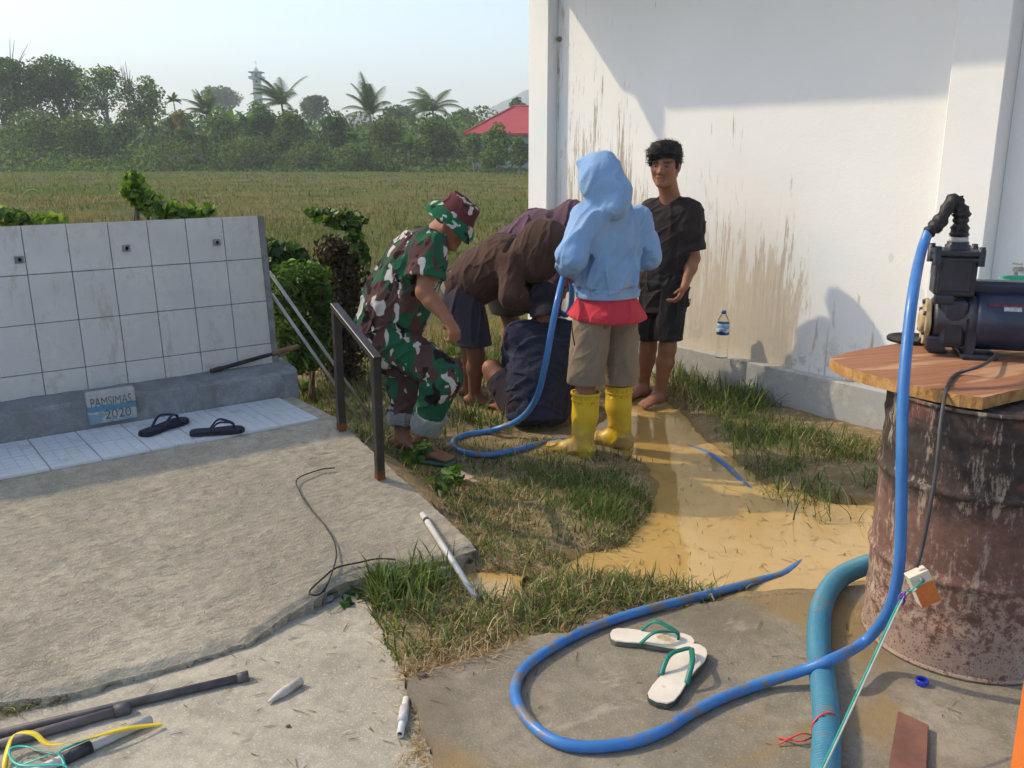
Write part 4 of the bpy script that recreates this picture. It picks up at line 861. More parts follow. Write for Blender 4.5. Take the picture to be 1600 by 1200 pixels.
# ------------------------------------------------------------------ tiled tap wall with its curb, plaque and wash floor
tw = empty('tap_wall', (RAMP_O.x, RAMP_O.y, 0)); TWO = Vector((RAMP_O.x, RAMP_O.y, 0))
tag(tw, 'low white tiled tap wall with three nozzles above a dark cement curb', 'wall')
TILT = 0.10
def wp(a, z, out=0.0): d = -0.70 - TILT * (z - 0.46); return RV * a + RN * (d + out) + Vector((0, 0, z + out * TILT))
def hexa(mb, q):
    v = [mb.bm.verts.new(p) for p in q]
    for f in ((0, 1, 2, 3), (7, 6, 5, 4), (0, 4, 5, 1), (1, 5, 6, 2), (2, 6, 7, 3), (3, 7, 4, 0)): mb.bm.faces.new([v[i] for i in f])
    return v
def slab_on_wall(a0, a1, z0, z1, o0, o1, bevel=0.0):
    mb = MB(); hexa(mb, [wp(a0, z0, o1), wp(a1, z0, o1), wp(a1, z1, o1), wp(a0, z1, o1), wp(a0, z0, o0), wp(a1, z0, o0), wp(a1, z1, o0), wp(a0, z1, o0)])
    if bevel: bmesh.ops.bevel(mb.bm, geom=list(mb.bm.edges), offset=bevel, segments=2, affect='EDGES')
    return mb
slab_on_wall(-3.0, 0.105, 0.30, 1.268, -0.09, -0.008, 0.004).build('wall', M_CURB, tw)
def mat_tile():
    m = Mat('glazed_white_tile', 0.25, 0.5); oi = m.nt.nodes.new('ShaderNodeObjectInfo').outputs['Random']; c = m.ramp(m.noise(2.2, 4), [(0.3, (0.50, 0.49, 0.465)), (0.7, (0.60, 0.585, 0.55))]); c = m.mix(m.mr(oi, 0.0, 1.0, 0.0, 0.35, False), c, (0.46, 0.44, 0.40))
    c = m.mix(m.mr(m.noise(1.0, 5, 0.75, m.map(m.obj, (9, 9, 2.5))), 0.54, 0.70, 0, 0.6), c, (0.34, 0.29, 0.21)); c = m.mix(m.mr(m.noise(6, 5, 0.7, m.map(m.obj, loc=(5, 5, 5))), 0.58, 0.68, 0, 0.5), c, (0.38, 0.34, 0.27)); c = m.mix(m.mr(m.vor(16), 0.05, 0.03, 0, 0.5), c, (0.2, 0.17, 0.13))
    m.col(c); m.rough(m.mr(m.noise(8, 4), 0.35, 0.7, 0.22, 0.55)); m.bump(m.noise(3.5, 2), 0.06, 0.02); return m.m
M_TILE = mat_tile()
cols_a = [0.066, -0.128, -0.319, -0.508, -0.692, -0.878, -1.069, -1.262, -1.455, -1.65, -1.84, -2.03]
rows_z = [1.272, 1.046, 0.818, 0.589, 0.468]
for i in range(len(cols_a) - 1):
    for j in range(4):
        a1, a0, z1, z0 = cols_a[i] - 0.0018, cols_a[i + 1] + 0.0018, rows_z[j] - 0.0018, rows_z[j + 1] + 0.0018
        slab_on_wall(a0, a1, z0, z1, -0.008, 0.0005 * random.uniform(-1, 1.5), 0.0012).build('tile', M_TILE, tw)
M_STEEL = simple('dull_galvanised_steel', (0.22, 0.22, 0.22), (0.34, 0.33, 0.32), 20, 0.5, metal=0.6); M_DARKHOLE = simple('pipe_hole', (0.012, 0.012, 0.012))
for px, py in ((30, 406), (197, 388), (338, 379)):
    q = on_plane(px, py, TWO + wp(0, 0.46), RN + Vector((0, 0, TILT))) - TWO; a, z = q.dot(RV), q.z
    nz = slab_on_wall(a - 0.020, a + 0.020, z - 0.017, z + 0.017, 0.002, 0.005, 0.0008).build('nozzle', M_STEEL, tw)
    mb = MB(); c = wp(a, z, 0.004); nn = (RN + Vector((0, 0, TILT))).normalized(); mb.lathe([(0.0135, 0.0), (0.0135, 0.016), (0.0095, 0.016), (0.0095, 0.003), (0.0, 0.003)], c, nn, 18); mb.build('pipe_stub', M_STEEL, nz)
    mb = MB(); mb.lathe([(0.0092, 0.0042), (0.0, 0.0042)], c, nn, 14); mb.build('bore', M_DARKHOLE, nz)
# curb
mb = MB(); prof = [(-0.495, 0.30), (-0.515, 0.455), (-0.535, 0.468), (-0.66, 0.482), (-0.80, 0.48), (-0.80, 0.30)]
vsA = [mb.bm.verts.new(RV * -3.0 + RN * d + Vector((0, 0, z))) for d, z in prof]; n = 40; prev = vsA
for k in range(1, n + 1):
    a = -3.0 + (3.0 + 0.118) * k / n; cur = [mb.bm.verts.new(RV * (a + (-(d + 0.495)) * 0.12 * (k == n)) + RN * (d + 0.003 * random.uniform(-1, 1)) + Vector((0, 0, z + 0.003 * random.uniform(-1, 1) * (z > 0.32)))) for d, z in prof]
    for i in range(len(prof)): mb.bm.faces.new((prev[i], cur[i], cur[(i + 1) % len(prof)], prev[(i + 1) % len(prof)]))
    prev = cur
mb.bm.faces.new(prev); bmesh.ops.recalc_face_normals(mb.bm, faces=mb.bm.faces); mb.build('curb', M_CURB, tw)
# wash floor: tiles with a raised mosaic of small squares
def mat_floor():
    m = Mat('pale_blue_floor_tile', 0.35, 0.4); c = m.ramp(m.noise(3, 5, 0.6, m.pos), [(0.3, (0.52, 0.555, 0.575)), (0.7, (0.63, 0.655, 0.665))])
    c = m.mix(m.mr(m.noise(5, 5, 0.7, m.map(m.pos, loc=(3, 0, 0))), 0.58, 0.75, 0, 0.7), c, (0.30, 0.27, 0.18)); m.col(c); m.bump(m.noise(60, 2), 0.1, 0.002); return m.m
M_FLOOR = mat_floor()
mb = MB(); tw_, th_ = 0.196, 0.243
mb.box((0, 0, 0.004), (tw_, th_, 0.008))
for i in range(4):
    for j in range(5): mb.box(((i - 1.5) * tw_ / 4, (j - 2) * th_ / 5, 0.009), (tw_ / 4 - 0.0025, th_ / 5 - 0.0025, 0.003))
RW = math.atan2(RV.y, RV.x); ft = None
for i in range(14):
    for j in range(2):
        c = RV * (-0.10 - 0.2 * i) + RN * (-0.125 - 0.246 * j) + Vector((0, 0, 0.3302))
        if ft is None: o = mb.build('floor_tile', M_FLOOR, tw); ft = o
        else: o = ft.copy(); COL.objects.link(o); o.parent = tw
        o.location = c; o.rotation_euler = (0.004 * random.uniform(-1, 1), 0.004 * random.uniform(-1, 1), RW)
# plaque
def cpt(px, py, out=0.0): return on_plane(px, py, TWO + RN * (-0.505 + out) + Vector((0, 0, 0.4)), RN) - TWO
pq = [cpt(*p) for p in ((140, 663), (214, 651), (208, 601), (133, 617))]
a0 = sum(p.dot(RV) for p in (pq[0], pq[3])) / 2; a1 = sum(p.dot(RV) for p in (pq[1], pq[2])) / 2; z0, z1 = (pq[0].z + pq[1].z) / 2, (pq[2].z + pq[3].z) / 2
def mat_plaque():
    m = Mat('plaque_cement', 0.85, 0.2); x, y, z = m.xyz(m.obj); c = m.ramp(m.noise(20, 5), [(0.3, (0.36, 0.35, 0.33)), (0.7, (0.50, 0.49, 0.46))]); w = m.math('ADD', z, m.mr(m.noise(30, 3), 0, 1, -0.012, 0.012, False))
    band = m.math('MULTIPLY', m.mr(w, z0 + 0.055, z0 + 0.06), m.mr(w, z0 + 0.088, z0 + 0.083)); c = m.mix(m.math('MULTIPLY', band, 0.85), c, (0.05, 0.21, 0.34))
    low = m.math('MULTIPLY', m.mr(w, z0 + 0.06, z0 + 0.05), m.mr(m.noise(16, 4, 0.7), 0.45, 0.6)); c = m.mix(m.math('MULTIPLY', low, 0.7), c, (0.10, 0.26, 0.36)); m.col(c); m.bump(m.noise(60, 4), 0.4, 0.006); return m.m
mb = MB(); q = lambda a, z, d: RV * a + RN * d + Vector((0, 0, z))
hexa(mb, [q(a0, z0, -0.486), q(a1, z0, -0.486), q(a1, z1, -0.490), q(a0, z1, -0.490), q(a0, z0, -0.53), q(a1, z0, -0.53), q(a1, z1, -0.53), q(a0, z1, -0.53)]); bmesh.ops.bevel(mb.bm, geom=list(mb.bm.edges), offset=0.004, segments=2, affect='EDGES')
pl = mb.build('plaque', mat_plaque(), tw)
def text_mesh(name, txt, size, mat, parent, pos, right, up, depth=0.0015, font_scale=1.0, bold=0.0):
    cu = bpy.data.curves.new(name, 'FONT'); cu.body = txt; cu.size = size; cu.extrude = depth; cu.offset = bold; cu.align_x = 'CENTER'; cu.align_y = 'CENTER'
    t = bpy.data.objects.new(name + '_tmp', cu); COL.objects.link(t); dg = bpy.context.evaluated_depsgraph_get(); me = bpy.data.meshes.new_from_object(t.evaluated_get(dg)); bpy.data.objects.remove(t)
    r, u = Vector(right).normalized(), Vector(up).normalized(); m3 = Matrix((r, u, r.cross(u))).transposed(); me.transform(Matrix.Translation(pos) @ m3.to_4x4() @ Matrix.Diagonal((font_scale, 1, 1, 1))); return new_obj(name, me, mat, parent)
M_INK = simple('engraved_letters', (0.10, 0.11, 0.115), (0.19, 0.20, 0.20), 30, 0.9)
zc = z1 - (z1 - z0) * 0.36
text_mesh('lettering', 'PAMSIMAS', 0.062, M_INK, pl, q((a0 + a1) / 2 - 0.004, z0 + (z1 - z0) * 0.66, -0.4872), RV, (0, 0, 1), 0.001, 0.66)
text_mesh('lettering', '2020', 0.064, M_INK, pl, q(a0 * 0.40 + a1 * 0.60, z0 + (z1 - z0) * 0.24, -0.4865), RV, (0, 0, 1), 0.001, 0.95)

# ------------------------------------------------------------------ handrail on the slab's edge
M_RAIL = simple('black_painted_steel', (0.012, 0.011, 0.011), (0.030, 0.024, 0.021), 14, 0.42, 0.2, 60, 0.003, 0.5)
M_RUST = simple('rusted_steel', (0.10, 0.035, 0.015), (0.17, 0.06, 0.025), 30, 0.9, 0.4, 80, 0.003)
pa, pb = on_ramp(594, 748), on_ramp(534, 672); ta, tb = Vector((pa.x, pa.y, at(588, 566, pa.y).z)), Vector((pb.x, pb.y, at(525, 488, pb.y).z))
rail = empty('handrail', pa); tag(rail, 'black square steel handrail with two posts on the edge of the slab', 'handrail')
rz = math.atan2((pb - pa).y, (pb - pa).x); rm = Matrix.Rotation(rz, 3, 'Z')
for b_, t_ in ((pa, ta), (pb, tb)):
    mb = MB(); mb.box((b_ + t_) / 2 + Vector((0, 0, 0.01)), (0.036, 0.036, t_.z - b_.z), rm, 0.002); ps = mb.build('post', M_RAIL, rail, rel=pa)
    mb = MB(); mb.box(b_ + Vector((0, 0, 0.020)), (0.0375, 0.0375, 0.04), rm, 0.002); mb.build('rusted_foot', M_RUST, ps, rel=pa)
d = (tb - ta); dn = d.normalized(); qz = dn.to_track_quat('X', 'Z').to_matrix(); mb = MB(); mb.box((ta + tb) / 2 + Vector((0, 0, 0.022)), (d.length + 0.05, 0.038, 0.028), qz, 0.002); mb.build('top_rail', M_RAIL, rail, rel=pa)

# ------------------------------------------------------------------ loose pipes, poles and tools
M_PVC = simple('grey_white_pvc', (0.40, 0.40, 0.40), (0.55, 0.55, 0.54), 9, 0.45, 0.1, 60, 0.002, 0.4); M_GREYPIPE = simple('weathered_grey_pipe', (0.075, 0.07, 0.072), (0.13, 0.12, 0.12), 18, 0.55, 0.3, 60, 0.003); M_BLACKP = simple('black_sleeve', (0.025, 0.026, 0.03), (0.045, 0.047, 0.055), 18, 0.45)
def hollow(mb, a, b, r, wall=0.003, n=18):
    a, b = Vector(a), Vector(b); L = (b - a).length; mb.lathe([(r - wall, 0.012), (r - wall, 0.0), (r, 0.0), (r, L), (r - wall, L), (r - wall, L - 0.03), (0, L - 0.03)], a, b - a, n); return mb
def pipe(name, label, cat, a, b, r, mat, group=None, parts=()):
    mb = MB(); hollow(mb, a, b, r); o = mb.build(name, mat, None, loc=a, rel=a); tag(o, label, cat, group); a, b = Vector(a), Vector(b)
    for nm, t0, t1, rr, mt in parts:
        mb = MB(); mb.lathe([(r * 0.8, -0.0005), (rr, 0.0), (rr, (b - a).length * (t1 - t0)), (r * 0.8, (b - a).length * (t1 - t0) + 0.0005)], a.lerp(b, t0), b - a, 20); mb.build(nm, mt, o, rel=a)
    return o
pz = 0.028
pipe('pole', 'thin white pole leaning from the tap wall, the upper of two', 'pole', on_z(577, 648, 0.05) , at(421, 425, 5.02), 0.0085, M_PVC)
pipe('pole', 'thin white pole leaning from the tap wall, the lower of two', 'pole', on_z(558, 650, 0.08), at(425, 460, 4.98), 0.0085, M_PVC)
r1 = 0.0125
A1, A2 = on_z(388, 1056, pz + r1), on_z(-60, 1160, pz + r1); pipe('pipe', 'long dark grey pipe with a collar at its end lying on the pale concrete', 'pipe', A1, A2, r1, M_GREYPIPE, None, [('collar', 0.0, 0.045, 0.0165, M_GREYPIPE)])
A1, A2 = on_z(203, 1105, pz + 0.014), on_z(-60, 1180, pz + 0.014); pipe('pipe', 'shorter brownish grey pipe with a socket end beside the long dark pipe', 'pipe', A1, A2, 0.0135, simple('brown_grey_pipe', (0.12, 0.10, 0.10), (0.18, 0.155, 0.15), 16, 0.55), None, [('socket', 0.0, 0.10, 0.0185, M_GREYPIPE)])
A1, A2 = on_z(236, 1124, pz + 0.0135), on_z(20, 1222, pz + 0.0135); pipe('pipe', 'light grey pipe with a black sleeve under the yellow ribbon', 'pipe', A1, A2, 0.0135, M_PVC, None, [('black_sleeve', 0.46, 0.66, 0.0175, M_BLACKP)])
# pointed pipe, small pipe joint, leaning pipe
A1, A2 = on_z(470, 1063, pz + 0.015), on_z(418, 1098, pz + 0.008); mb = MB(); L = (A2 - A1).length; mb.lathe([(0.0105, 0.01), (0.0105, 0), (0.0135, 0), (0.0135, L * 0.58), (0.0105, L * 0.72), (0.0045, L * 0.95), (0.0, L)], A1, A2 - A1, 18)
tag(mb.build('pointed_pipe', simple('chalky_pvc', (0.42, 0.38, 0.32), (0.58, 0.55, 0.50), 40, 0.6, 0.3, 80, 0.002), None, A1, A1), 'short pale pipe cut to a point on the concrete', 'pipe')
A1, A2 = on_z(635, 1092, pz + 0.013), on_z(625, 1148, pz + 0.013); pipe('pipe_joint', 'small white pipe with grey sleeve beside the pad edge', 'pipe', A2, A1, 0.0105, simple('white_pvc', (0.66, 0.65, 0.62), (0.74, 0.73, 0.70), 12, 0.4), None, [('grey_sleeve', 0.30, 0.74, 0.0145, M_PVC)])
A1 = on_ramp(660, 803, 0.018); A2 = on_z(744, 934, 0.05); pipe('pipe', 'grey pipe leaning off the broken corner of the slab into the grass', 'pipe', A1, A2, 0.012, M_PVC, None, [('black_ring', 0.075, 0.10, 0.0132, M_BLACKP)])
# long tool on the curb
A1, A2 = on_z(338, 578, 0.495), on_z(466, 541, 0.545); tl = MB(); tl.cyl(A1, A1.lerp(A2, 0.68), 0.011, 0.011, 12); tool = tl.build('digging_tool', simple('oily_steel', (0.02, 0.018, 0.016), (0.045, 0.04, 0.035), 30, 0.4, 0.3), None, A1, A1); tag(tool, 'dark steel rod with wooden handle lying across the curb', 'tool')
mb = MB(); mb.tube([A1.lerp(A2, t) for t in (0.66, 0.7, 0.85, 1.0)], [0.013, 0.0155, 0.0155, 0.013], 12); mb.build('handle', simple('worn_wood', (0.16, 0.10, 0.05), (0.26, 0.17, 0.09), 20, 0.7), tool, rel=A1); mb = MB(); mb.cyl(A1 - (A2 - A1).normalized() * 0.03, A1 + (A2 - A1).normalized() * 0.03, 0.0145, 0.0145, 10); mb.build('tip', M_RAIL, tool, rel=A1)
A1, A2 = on_z(375, 551, 0.505), on_z(446, 553, 0.49); pipe('pipe', 'short grey pipe stub on the curb behind the steel rod', 'pipe', A1, A2, 0.011, simple('dusty_grey_pipe', (0.2, 0.2, 0.2), (0.3, 0.3, 0.29)))
# ribbons
def ribbon(name, label, pts, w, mat, up=(0, 0, 1)):
    P = spline(pts, 6); mb = MB(); vs_ = []
    for i, p in enumerate(P):
        t = (P[min(i + 1, len(P) - 1)] - P[max(i - 1, 0)]).normalized(); s = t.cross(Vector(up)); s = s.normalized() if s.length > 1e-4 else Vector((1, 0, 0)); tw2 = 0.5 * math.sin(i * 0.35); s = (s * math.cos(tw2) + Vector(up) * math.sin(tw2)).normalized()
        nn = t.cross(s).normalized() * 0.0006; vs_.append([mb.bm.verts.new(p - s * w + nn), mb.bm.verts.new(p + nn * 2.5), mb.bm.verts.new(p + s * w + nn), mb.bm.verts.new(p + s * w - nn), mb.bm.verts.new(p - s * w - nn)])
    for a, b in zip(vs_[:-1], vs_[1:]):
        for j in range(5): mb.bm.faces.new((a[j], a[(j + 1) % 5], b[(j + 1) % 5], b[j])).smooth = True
    o = mb.build(name, mat, None, Vector(pts[0]), Vector(pts[0])); tag(o, label, 'ribbon'); return o
M_YEL = simple('yellow_plastic_ribbon', (0.70, 0.50, 0.015), (0.80, 0.60, 0.03), 20, 0.35, spec=0.5); M_TEAL = simple('teal_plastic_string', (0.02, 0.34, 0.28), (0.05, 0.45, 0.38), 20, 0.4, spec=0.5)
g_ = lambda x, y, z=0.0: on_z(x, y, pz + z)
ribbon('ribbon', 'yellow plastic ribbon draped over the grey pipes', [g_(253, 1131, .012), g_(190, 1140, .035), g_(130, 1155, .04), g_(78, 1163, .035), g_(52, 1146, .05), g_(22, 1148, .045), g_(10, 1180, .02), g_(5, 1225, .01)], 0.007, M_YEL)
ribbon('ribbon', 'teal plastic string looped around the sleeved pipe', [g_(150, 1150, .02), g_(100, 1170, .04), g_(85, 1178, .045), g_(40, 1166, .03), g_(15, 1172, .03), g_(30, 1195, .035), g_(98, 1195, .04), g_(104, 1208, .03), g_(92, 1178, .045), g_(60, 1185, .04), g_(0, 1210, .01)], 0.0035, M_TEAL)
# black wires on the slab
M_WIRE = simple('black_wire', (0.012, 0.012, 0.013), (0.03, 0.03, 0.03), 20, 0.45)
def cable(name, label, cat, pts, r, mat, n=7, seg=6, group=None):
    mb = MB(); mb.tube(spline(pts, seg), r, n); o = mb.build(name, mat, None, Vector(pts[0]), Vector(pts[0])); tag(o, label, cat, group); return o
cable('wire', 'bent black wire lying down the middle of the slab', 'wire', [on_ramp(x, y, l) for x, y, l in ((523, 731, .01), (500, 734, .012), (465, 748, .012), (468, 768, .008), (485, 795, .008), (506, 819, .008), (522, 846, .01), (525, 872, .016), (515, 905, .014), (506, 925, .01))], 0.0028, M_WIRE)
cable('wire', 'curved black wire at the broken front edge of the slab', 'wire', [on_ramp(x, y, l) for x, y, l in ((618, 874, .012), (590, 873, .014), (560, 879, .014), (526, 887, .016), (505, 903, .012), (485, 922, .01), (486, 929, .01), (500, 928, .014), (512, 912, .016))], 0.0034, M_WIRE)

# ------------------------------------------------------------------ sandals
def sandal(label, heel, toe, top_m, side_m, strap_m, w=1.0, group=None, up=Vector((0, 0, 1)), thick=0.018, flip=1):
    heel, toe = Vector(heel), Vector(toe); ax = (toe - heel); L = ax.length; f = ax.normalized(); s = f.cross(up).normalized() * flip; up = s.cross(f).normalized() * flip
    shp = [(0.0, 0.0), (0.02, 0.55), (0.08, 0.80), (0.2, 0.86), (0.42, 0.78), (0.6, 0.92), (0.76, 1.06), (0.88, 0.95), (0.96, 0.65), (1.0, 0.12)]
    hw = 0.040 * w; pr = [heel + f * (t * L) + s * (hw * k * (1.0 if t < 0.5 else 1.06)) for t, k in shp] + [heel + f * (t * L) - s * (hw * k * (1.0 if t < 0.5 else 0.90)) for t, k in reversed(shp[1:])]
    root = empty('sandal', heel); tag(root, label, 'sandal', group)
    mb = MB(); mb.prism(pr, up * (thick - 0.004), 0.002); mb.build('sole', side_m, root, rel=heel); c = heel.lerp(toe, 0.5)
    mb = MB(); mb.prism([c + (p - c) * 0.985 + up * (thick - 0.0035) for p in pr], up * 0.005, 0.0015); mb.build('footbed', top_m, root, rel=heel)
    th = heel + f * (0.80 * L) + up * thick; mb = MB()
    for k in (1, -1):
        e = heel + f * (0.36 * L) + s * (hw * 0.80 * k) + up * (thick - 0.004); m1 = heel + f * (0.52 * L) + s * (hw * 0.72 * k) + up * (thick + 0.038); m2 = heel + f * (0.70 * L) + s * (hw * 0.25 * k) + up * (thick + 0.034)
        P = spline([e, m1, m2, th + up * 0.020, th - up * 0.004], 6); mb.tube(P, [0.0085] * (len(P) - 6) + [0.006] * 6, 8, flat=0.5)
    mb.build('strap', strap_m, root, rel=heel); return root
M_NAVY = simple('navy_rubber', (0.010, 0.012, 0.028), (0.018, 0.02, 0.04), 20, 0.55); fz = 0.342
sandal('dark navy flip-flop under the plaque, the left of the dark pair', on_z(221, 683, fz), on_z(291, 657, fz), M_NAVY, M_NAVY, M_NAVY, 1.15)
sandal('dark navy flip-flop nearest the slab edge, the right of the dark pair', on_z(296, 680, fz), on_z(383, 674, fz), M_NAVY, M_NAVY, M_NAVY, 1.15, flip=-1)
def mat_footbed():
    m = Mat('cream_footbed', 0.75, 0.2); c = m.ramp(m.noise(12, 4), [(0.3, (0.62, 0.56, 0.46)), (0.7, (0.72, 0.67, 0.57))]); c = m.mix(m.mr(m.noise(9, 4, 0.6, m.map(m.obj, loc=(4, 4, 4))), 0.56, 0.68, 0, 0.8), c, (0.36, 0.25, 0.10)); m.col(c); m.bump(m.noise(120, 2), 0.3, 0.002); return m.m
M_FB = mat_footbed(); M_GR = simple('green_rubber', (0.008, 0.14, 0.105), (0.012, 0.18, 0.135), 16, 0.4); M_SOLE = simple('dark_green_sole', (0.02, 0.06, 0.05), (0.16, 0.15, 0.12), 10, 0.8)
sandal('cream sandal with green strap touching the blue hose', on_z(952, 998, 0.062), on_z(1086, 1010, 0.062), M_FB, M_SOLE, M_GR, 1.28)
sandal('cream sandal with green strap, nearest the camera, toe towards the other', on_z(1026, 1106, 0.062), on_z(1092, 1014, 0.072), M_FB, M_SOLE, M_GR, 1.28, flip=-1)

# ------------------------------------------------------------------ drum, board and pump
def mat_drum():
    m = Mat('rusted_drum', 0.7, 0.3); x, y, z = m.xyz(m.obj); n1 = m.noise(7, 6, 0.7); n2 = m.noise(38, 5, 0.75); st = m.noise(1.0, 5, 0.75, m.map(m.obj, (26, 26, 5)))
    hz = m.math('ADD', z, m.mr(n1, 0.2, 0.8, -0.16, 0.16, False)); c = m.mix(m.mr(hz, 0.44, 0.60), m.ramp(n2, [(0.3, (0.115, 0.062, 0.050)), (0.7, (0.20, 0.115, 0.09))]), m.ramp(n2, [(0.35, (0.022, 0.019, 0.018)), (0.7, (0.07, 0.052, 0.045))]))
    c = m.mix(m.math('MULTIPLY', m.mr(n1, 0.56, 0.66), 0.7), c, (0.155, 0.06, 0.045))
    c = m.mix(m.math('MULTIPLY', m.mr(m.math('ADD', st, m.mr(n2, 0, 1, -0.14, 0.14, False)), 0.53, 0.64), 0.6), c, (0.42, 0.35, 0.28)); low = m.math('MULTIPLY', m.mr(m.math('ADD', n2, m.mr(z, 0.45, 0.05, -0.12, 0.12, False)), 0.47, 0.60), m.mr(z, 0.62, 0.30)); c = m.mix(m.math('MULTIPLY', low, 0.65), c, (0.40, 0.30, 0.235))
    sp = m.mr(m.vor(95), 0.30, 0.18); c = m.mix(m.math('MULTIPLY', m.math('MULTIPLY', sp, m.mr(z, 0.42, 0.2)), 0.75), c, (0.10, 0.036, 0.022)); m.col(c); m.bump(m.mix(0.5, n2, st), 0.5, 0.006); m.rough(m.mr(n2, 0.3, 0.7, 0.55, 0.85)); return m.m
M_DRUM = mat_drum(); DC = Vector((1.475, 2.71, 0.06)); DH = 0.832; DR = 0.298
drum = empty('oil_drum', DC); tag(drum, 'rusty old oil drum with black upper half standing on the concrete pad', 'drum')
prof = [(0.0, 0.012), (DR - 0.012, 0.012), (DR - 0.006, 0.0)]
for hgt in np.linspace(0.004, DH - 0.006, 90):
    r = DR; 
    for hc in (0.30, 0.575): r += 0.011 * math.exp(-((hgt - hc) / 0.013) ** 2)
    r += 0.0035 * math.sin(hgt * 60) * (1 if 0.12 < hgt < 0.20 or 0.68 < hgt < 0.76 else 0); prof.append((r, float(hgt)))
prof += [(DR - 0.012, DH - 0.01), (0, DH - 0.01)]
mb = MB(); mb.lathe(prof, (0, 0, 0), n=72)
for v in mb.bm.verts: a = math.atan2(v.co.y, v.co.x); k = 1 + 0.010 * vnoise(np.array([[math.cos(a) * 2, math.sin(a) * 2, v.co.z * 3]]), 1.0, 2, 3)[0]; v.co.x *= k; v.co.y *= k
mb.build('shell', M_DRUM, drum)
for zq in (0.008, DH - 0.008):
    mb = MB(); mb.lathe([(DR + 0.007 * math.cos(t), zq + 0.008 * math.sin(t)) for t in np.linspace(0, 2 * math.pi, 9)], (0, 0, 0), n=64); mb.build('rim', M_DRUM, drum)
BZ = DC.z + DH + 0.039
def mat_ply():
    m = Mat('red_plywood', 0.7, 0.25); gr = m.noise(1.0, 5, 0.7, m.map(m.map(m.obj, rot=(0, 0, -0.35)), (2.0, 42, 42)), 0.6); big = m.noise(1.0, 4, 0.6, m.map(m.map(m.obj, rot=(0, 0, -0.35)), (1.2, 7, 7), loc=(2, 0, 0)), 0.8)
    c = m.ramp(gr, [(0.3, (0.24, 0.10, 0.05)), (0.6, (0.35, 0.165, 0.09))]); c = m.mix(m.mr(big, 0.56, 0.62), c, (0.46, 0.27, 0.155)); c = m.mix(m.math('MULTIPLY', m.mr(big, 0.40, 0.35), 0.7), c, (0.10, 0.04, 0.022)); m.col(c); m.bump(gr, 0.4, 0.004); return m.m
def mat_plyedge():
    m = Mat('plywood_edge', 0.85, 0.2); n = m.noise(30, 5, 0.7, m.map(m.obj, (1, 1, 0.6))); z = m.xyz(m.obj)[2]; w = m.wave(70, 3, m.obj, 'Z'); c = m.ramp(n, [(0.35, (0.30, 0.145, 0.045)), (0.6, (0.52, 0.31, 0.12)), (0.8, (0.10, 0.04, 0.02))]); m.col(m.mix(m.math('MULTIPLY', w, 0.25), c, (0.20, 0.09, 0.03))); m.bump(n, 0.8, 0.01); return m.m
bpx = [(1296, 560), (1318, 552), (1352, 545), (1400, 537), (1462, 527), (1560, 520), (1660, 515), (1715, 560), (1650, 592), (1600, 606), (1566, 614), (1536, 621), (1500, 617), (1452, 607), (1404, 596), (1356, 584), (1318, 572)]
bp = [on_z(x, y, BZ) for x, y in bpx]; mb = MB(); pts = []
for i in range(len(bp)):
    a, b = bp[i], bp[(i + 1) % len(bp)]; k = max(1, int((b - a).length / 0.012))
    for j in range(k): p = a.lerp(b, j / k); pts.append(Vector((p.x, p.y, BZ)) + Vector((random.uniform(-1, 1), random.uniform(-1, 1), 0)) * 0.0018)
mb.prism(pts, Vector((0, 0, -0.036))); BO = bp[0]; board = mb.build('plywood_board', mat_ply(), None, BO, BO); tag(board, 'broken red-brown plywood board laid across the drum', 'board')
board.data.materials.append(mat_plyedge())
for pg in board.data.polygons:
    if abs(pg.normal.z) < 0.5: pg.material_index = 1
# pump; axis from the front flange to the motor
PA = Vector((0.965, -0.26, 0)).normalized(); PB = Vector((-PA.y, PA.x, 0)); UP = Vector((0, 0, 1)); PF = on_z(1463, 556, BZ + 0.001); PQ = PF + PA * 0.03 + PB * 0.06
M_IRON = simple('blue_black_cast_iron', (0.014, 0.016, 0.024), (0.034, 0.038, 0.052), 14, 0.42, 0.35, 90, 0.003, 0.5); M_MOTOR = simple('dark_blue_enamel', (0.013, 0.018, 0.042), (0.026, 0.034, 0.068), 7, 0.32, 0.12, 60, 0.002, 0.5); M_BEIGE = simple('raw_cast_flange', (0.34, 0.26, 0.14), (0.46, 0.37, 0.23), 30, 0.7, 0.4, 90, 0.003)
pump = empty('water_pump', PF); tag(pump, 'dark blue electric water pump with cast iron casing on the plywood board', 'pump')
pm = Matrix((PA, PB, UP)).transposed()
def L3(x, y, z): return PQ + PA * x + PB * y + UP * z
def pbox(name, c, size, bev, mat, parent=None, seg=2):
    mb = MB(); mb.box(L3(*c), size, pm, bev, seg); return mb.build(name, mat, parent or pump, rel=PF)
MR = 0.098; MZ = 0.118
mb = MB(); mb.lathe([(0.0, 0.0), (MR * 0.93, 0.0), (MR, 0.012), (MR, 0.225), (MR * 1.03, 0.230), (MR * 1.05, 0.245), (MR * 1.05, 0.34), (MR * 0.9, 0.36), (0, 0.362)], L3(0.075, 0, MZ), PA, 48); motor = mb.build('motor', M_MOTOR, pump, rel=PF)
pbox('capacitor_box', (0.155, 0.02, MZ + MR + 0.012), (0.19, 0.075, 0.045), 0.016, M_MOTOR, motor, 4)
mb = MB(); mb.lathe([(MR * 1.06, 0.0), (MR * 1.085, 0.003), (MR * 1.06, 0.007)], L3(0.303, 0, MZ), PA, 48); mb.build('end_band', M_IRON, motor, rel=PF)
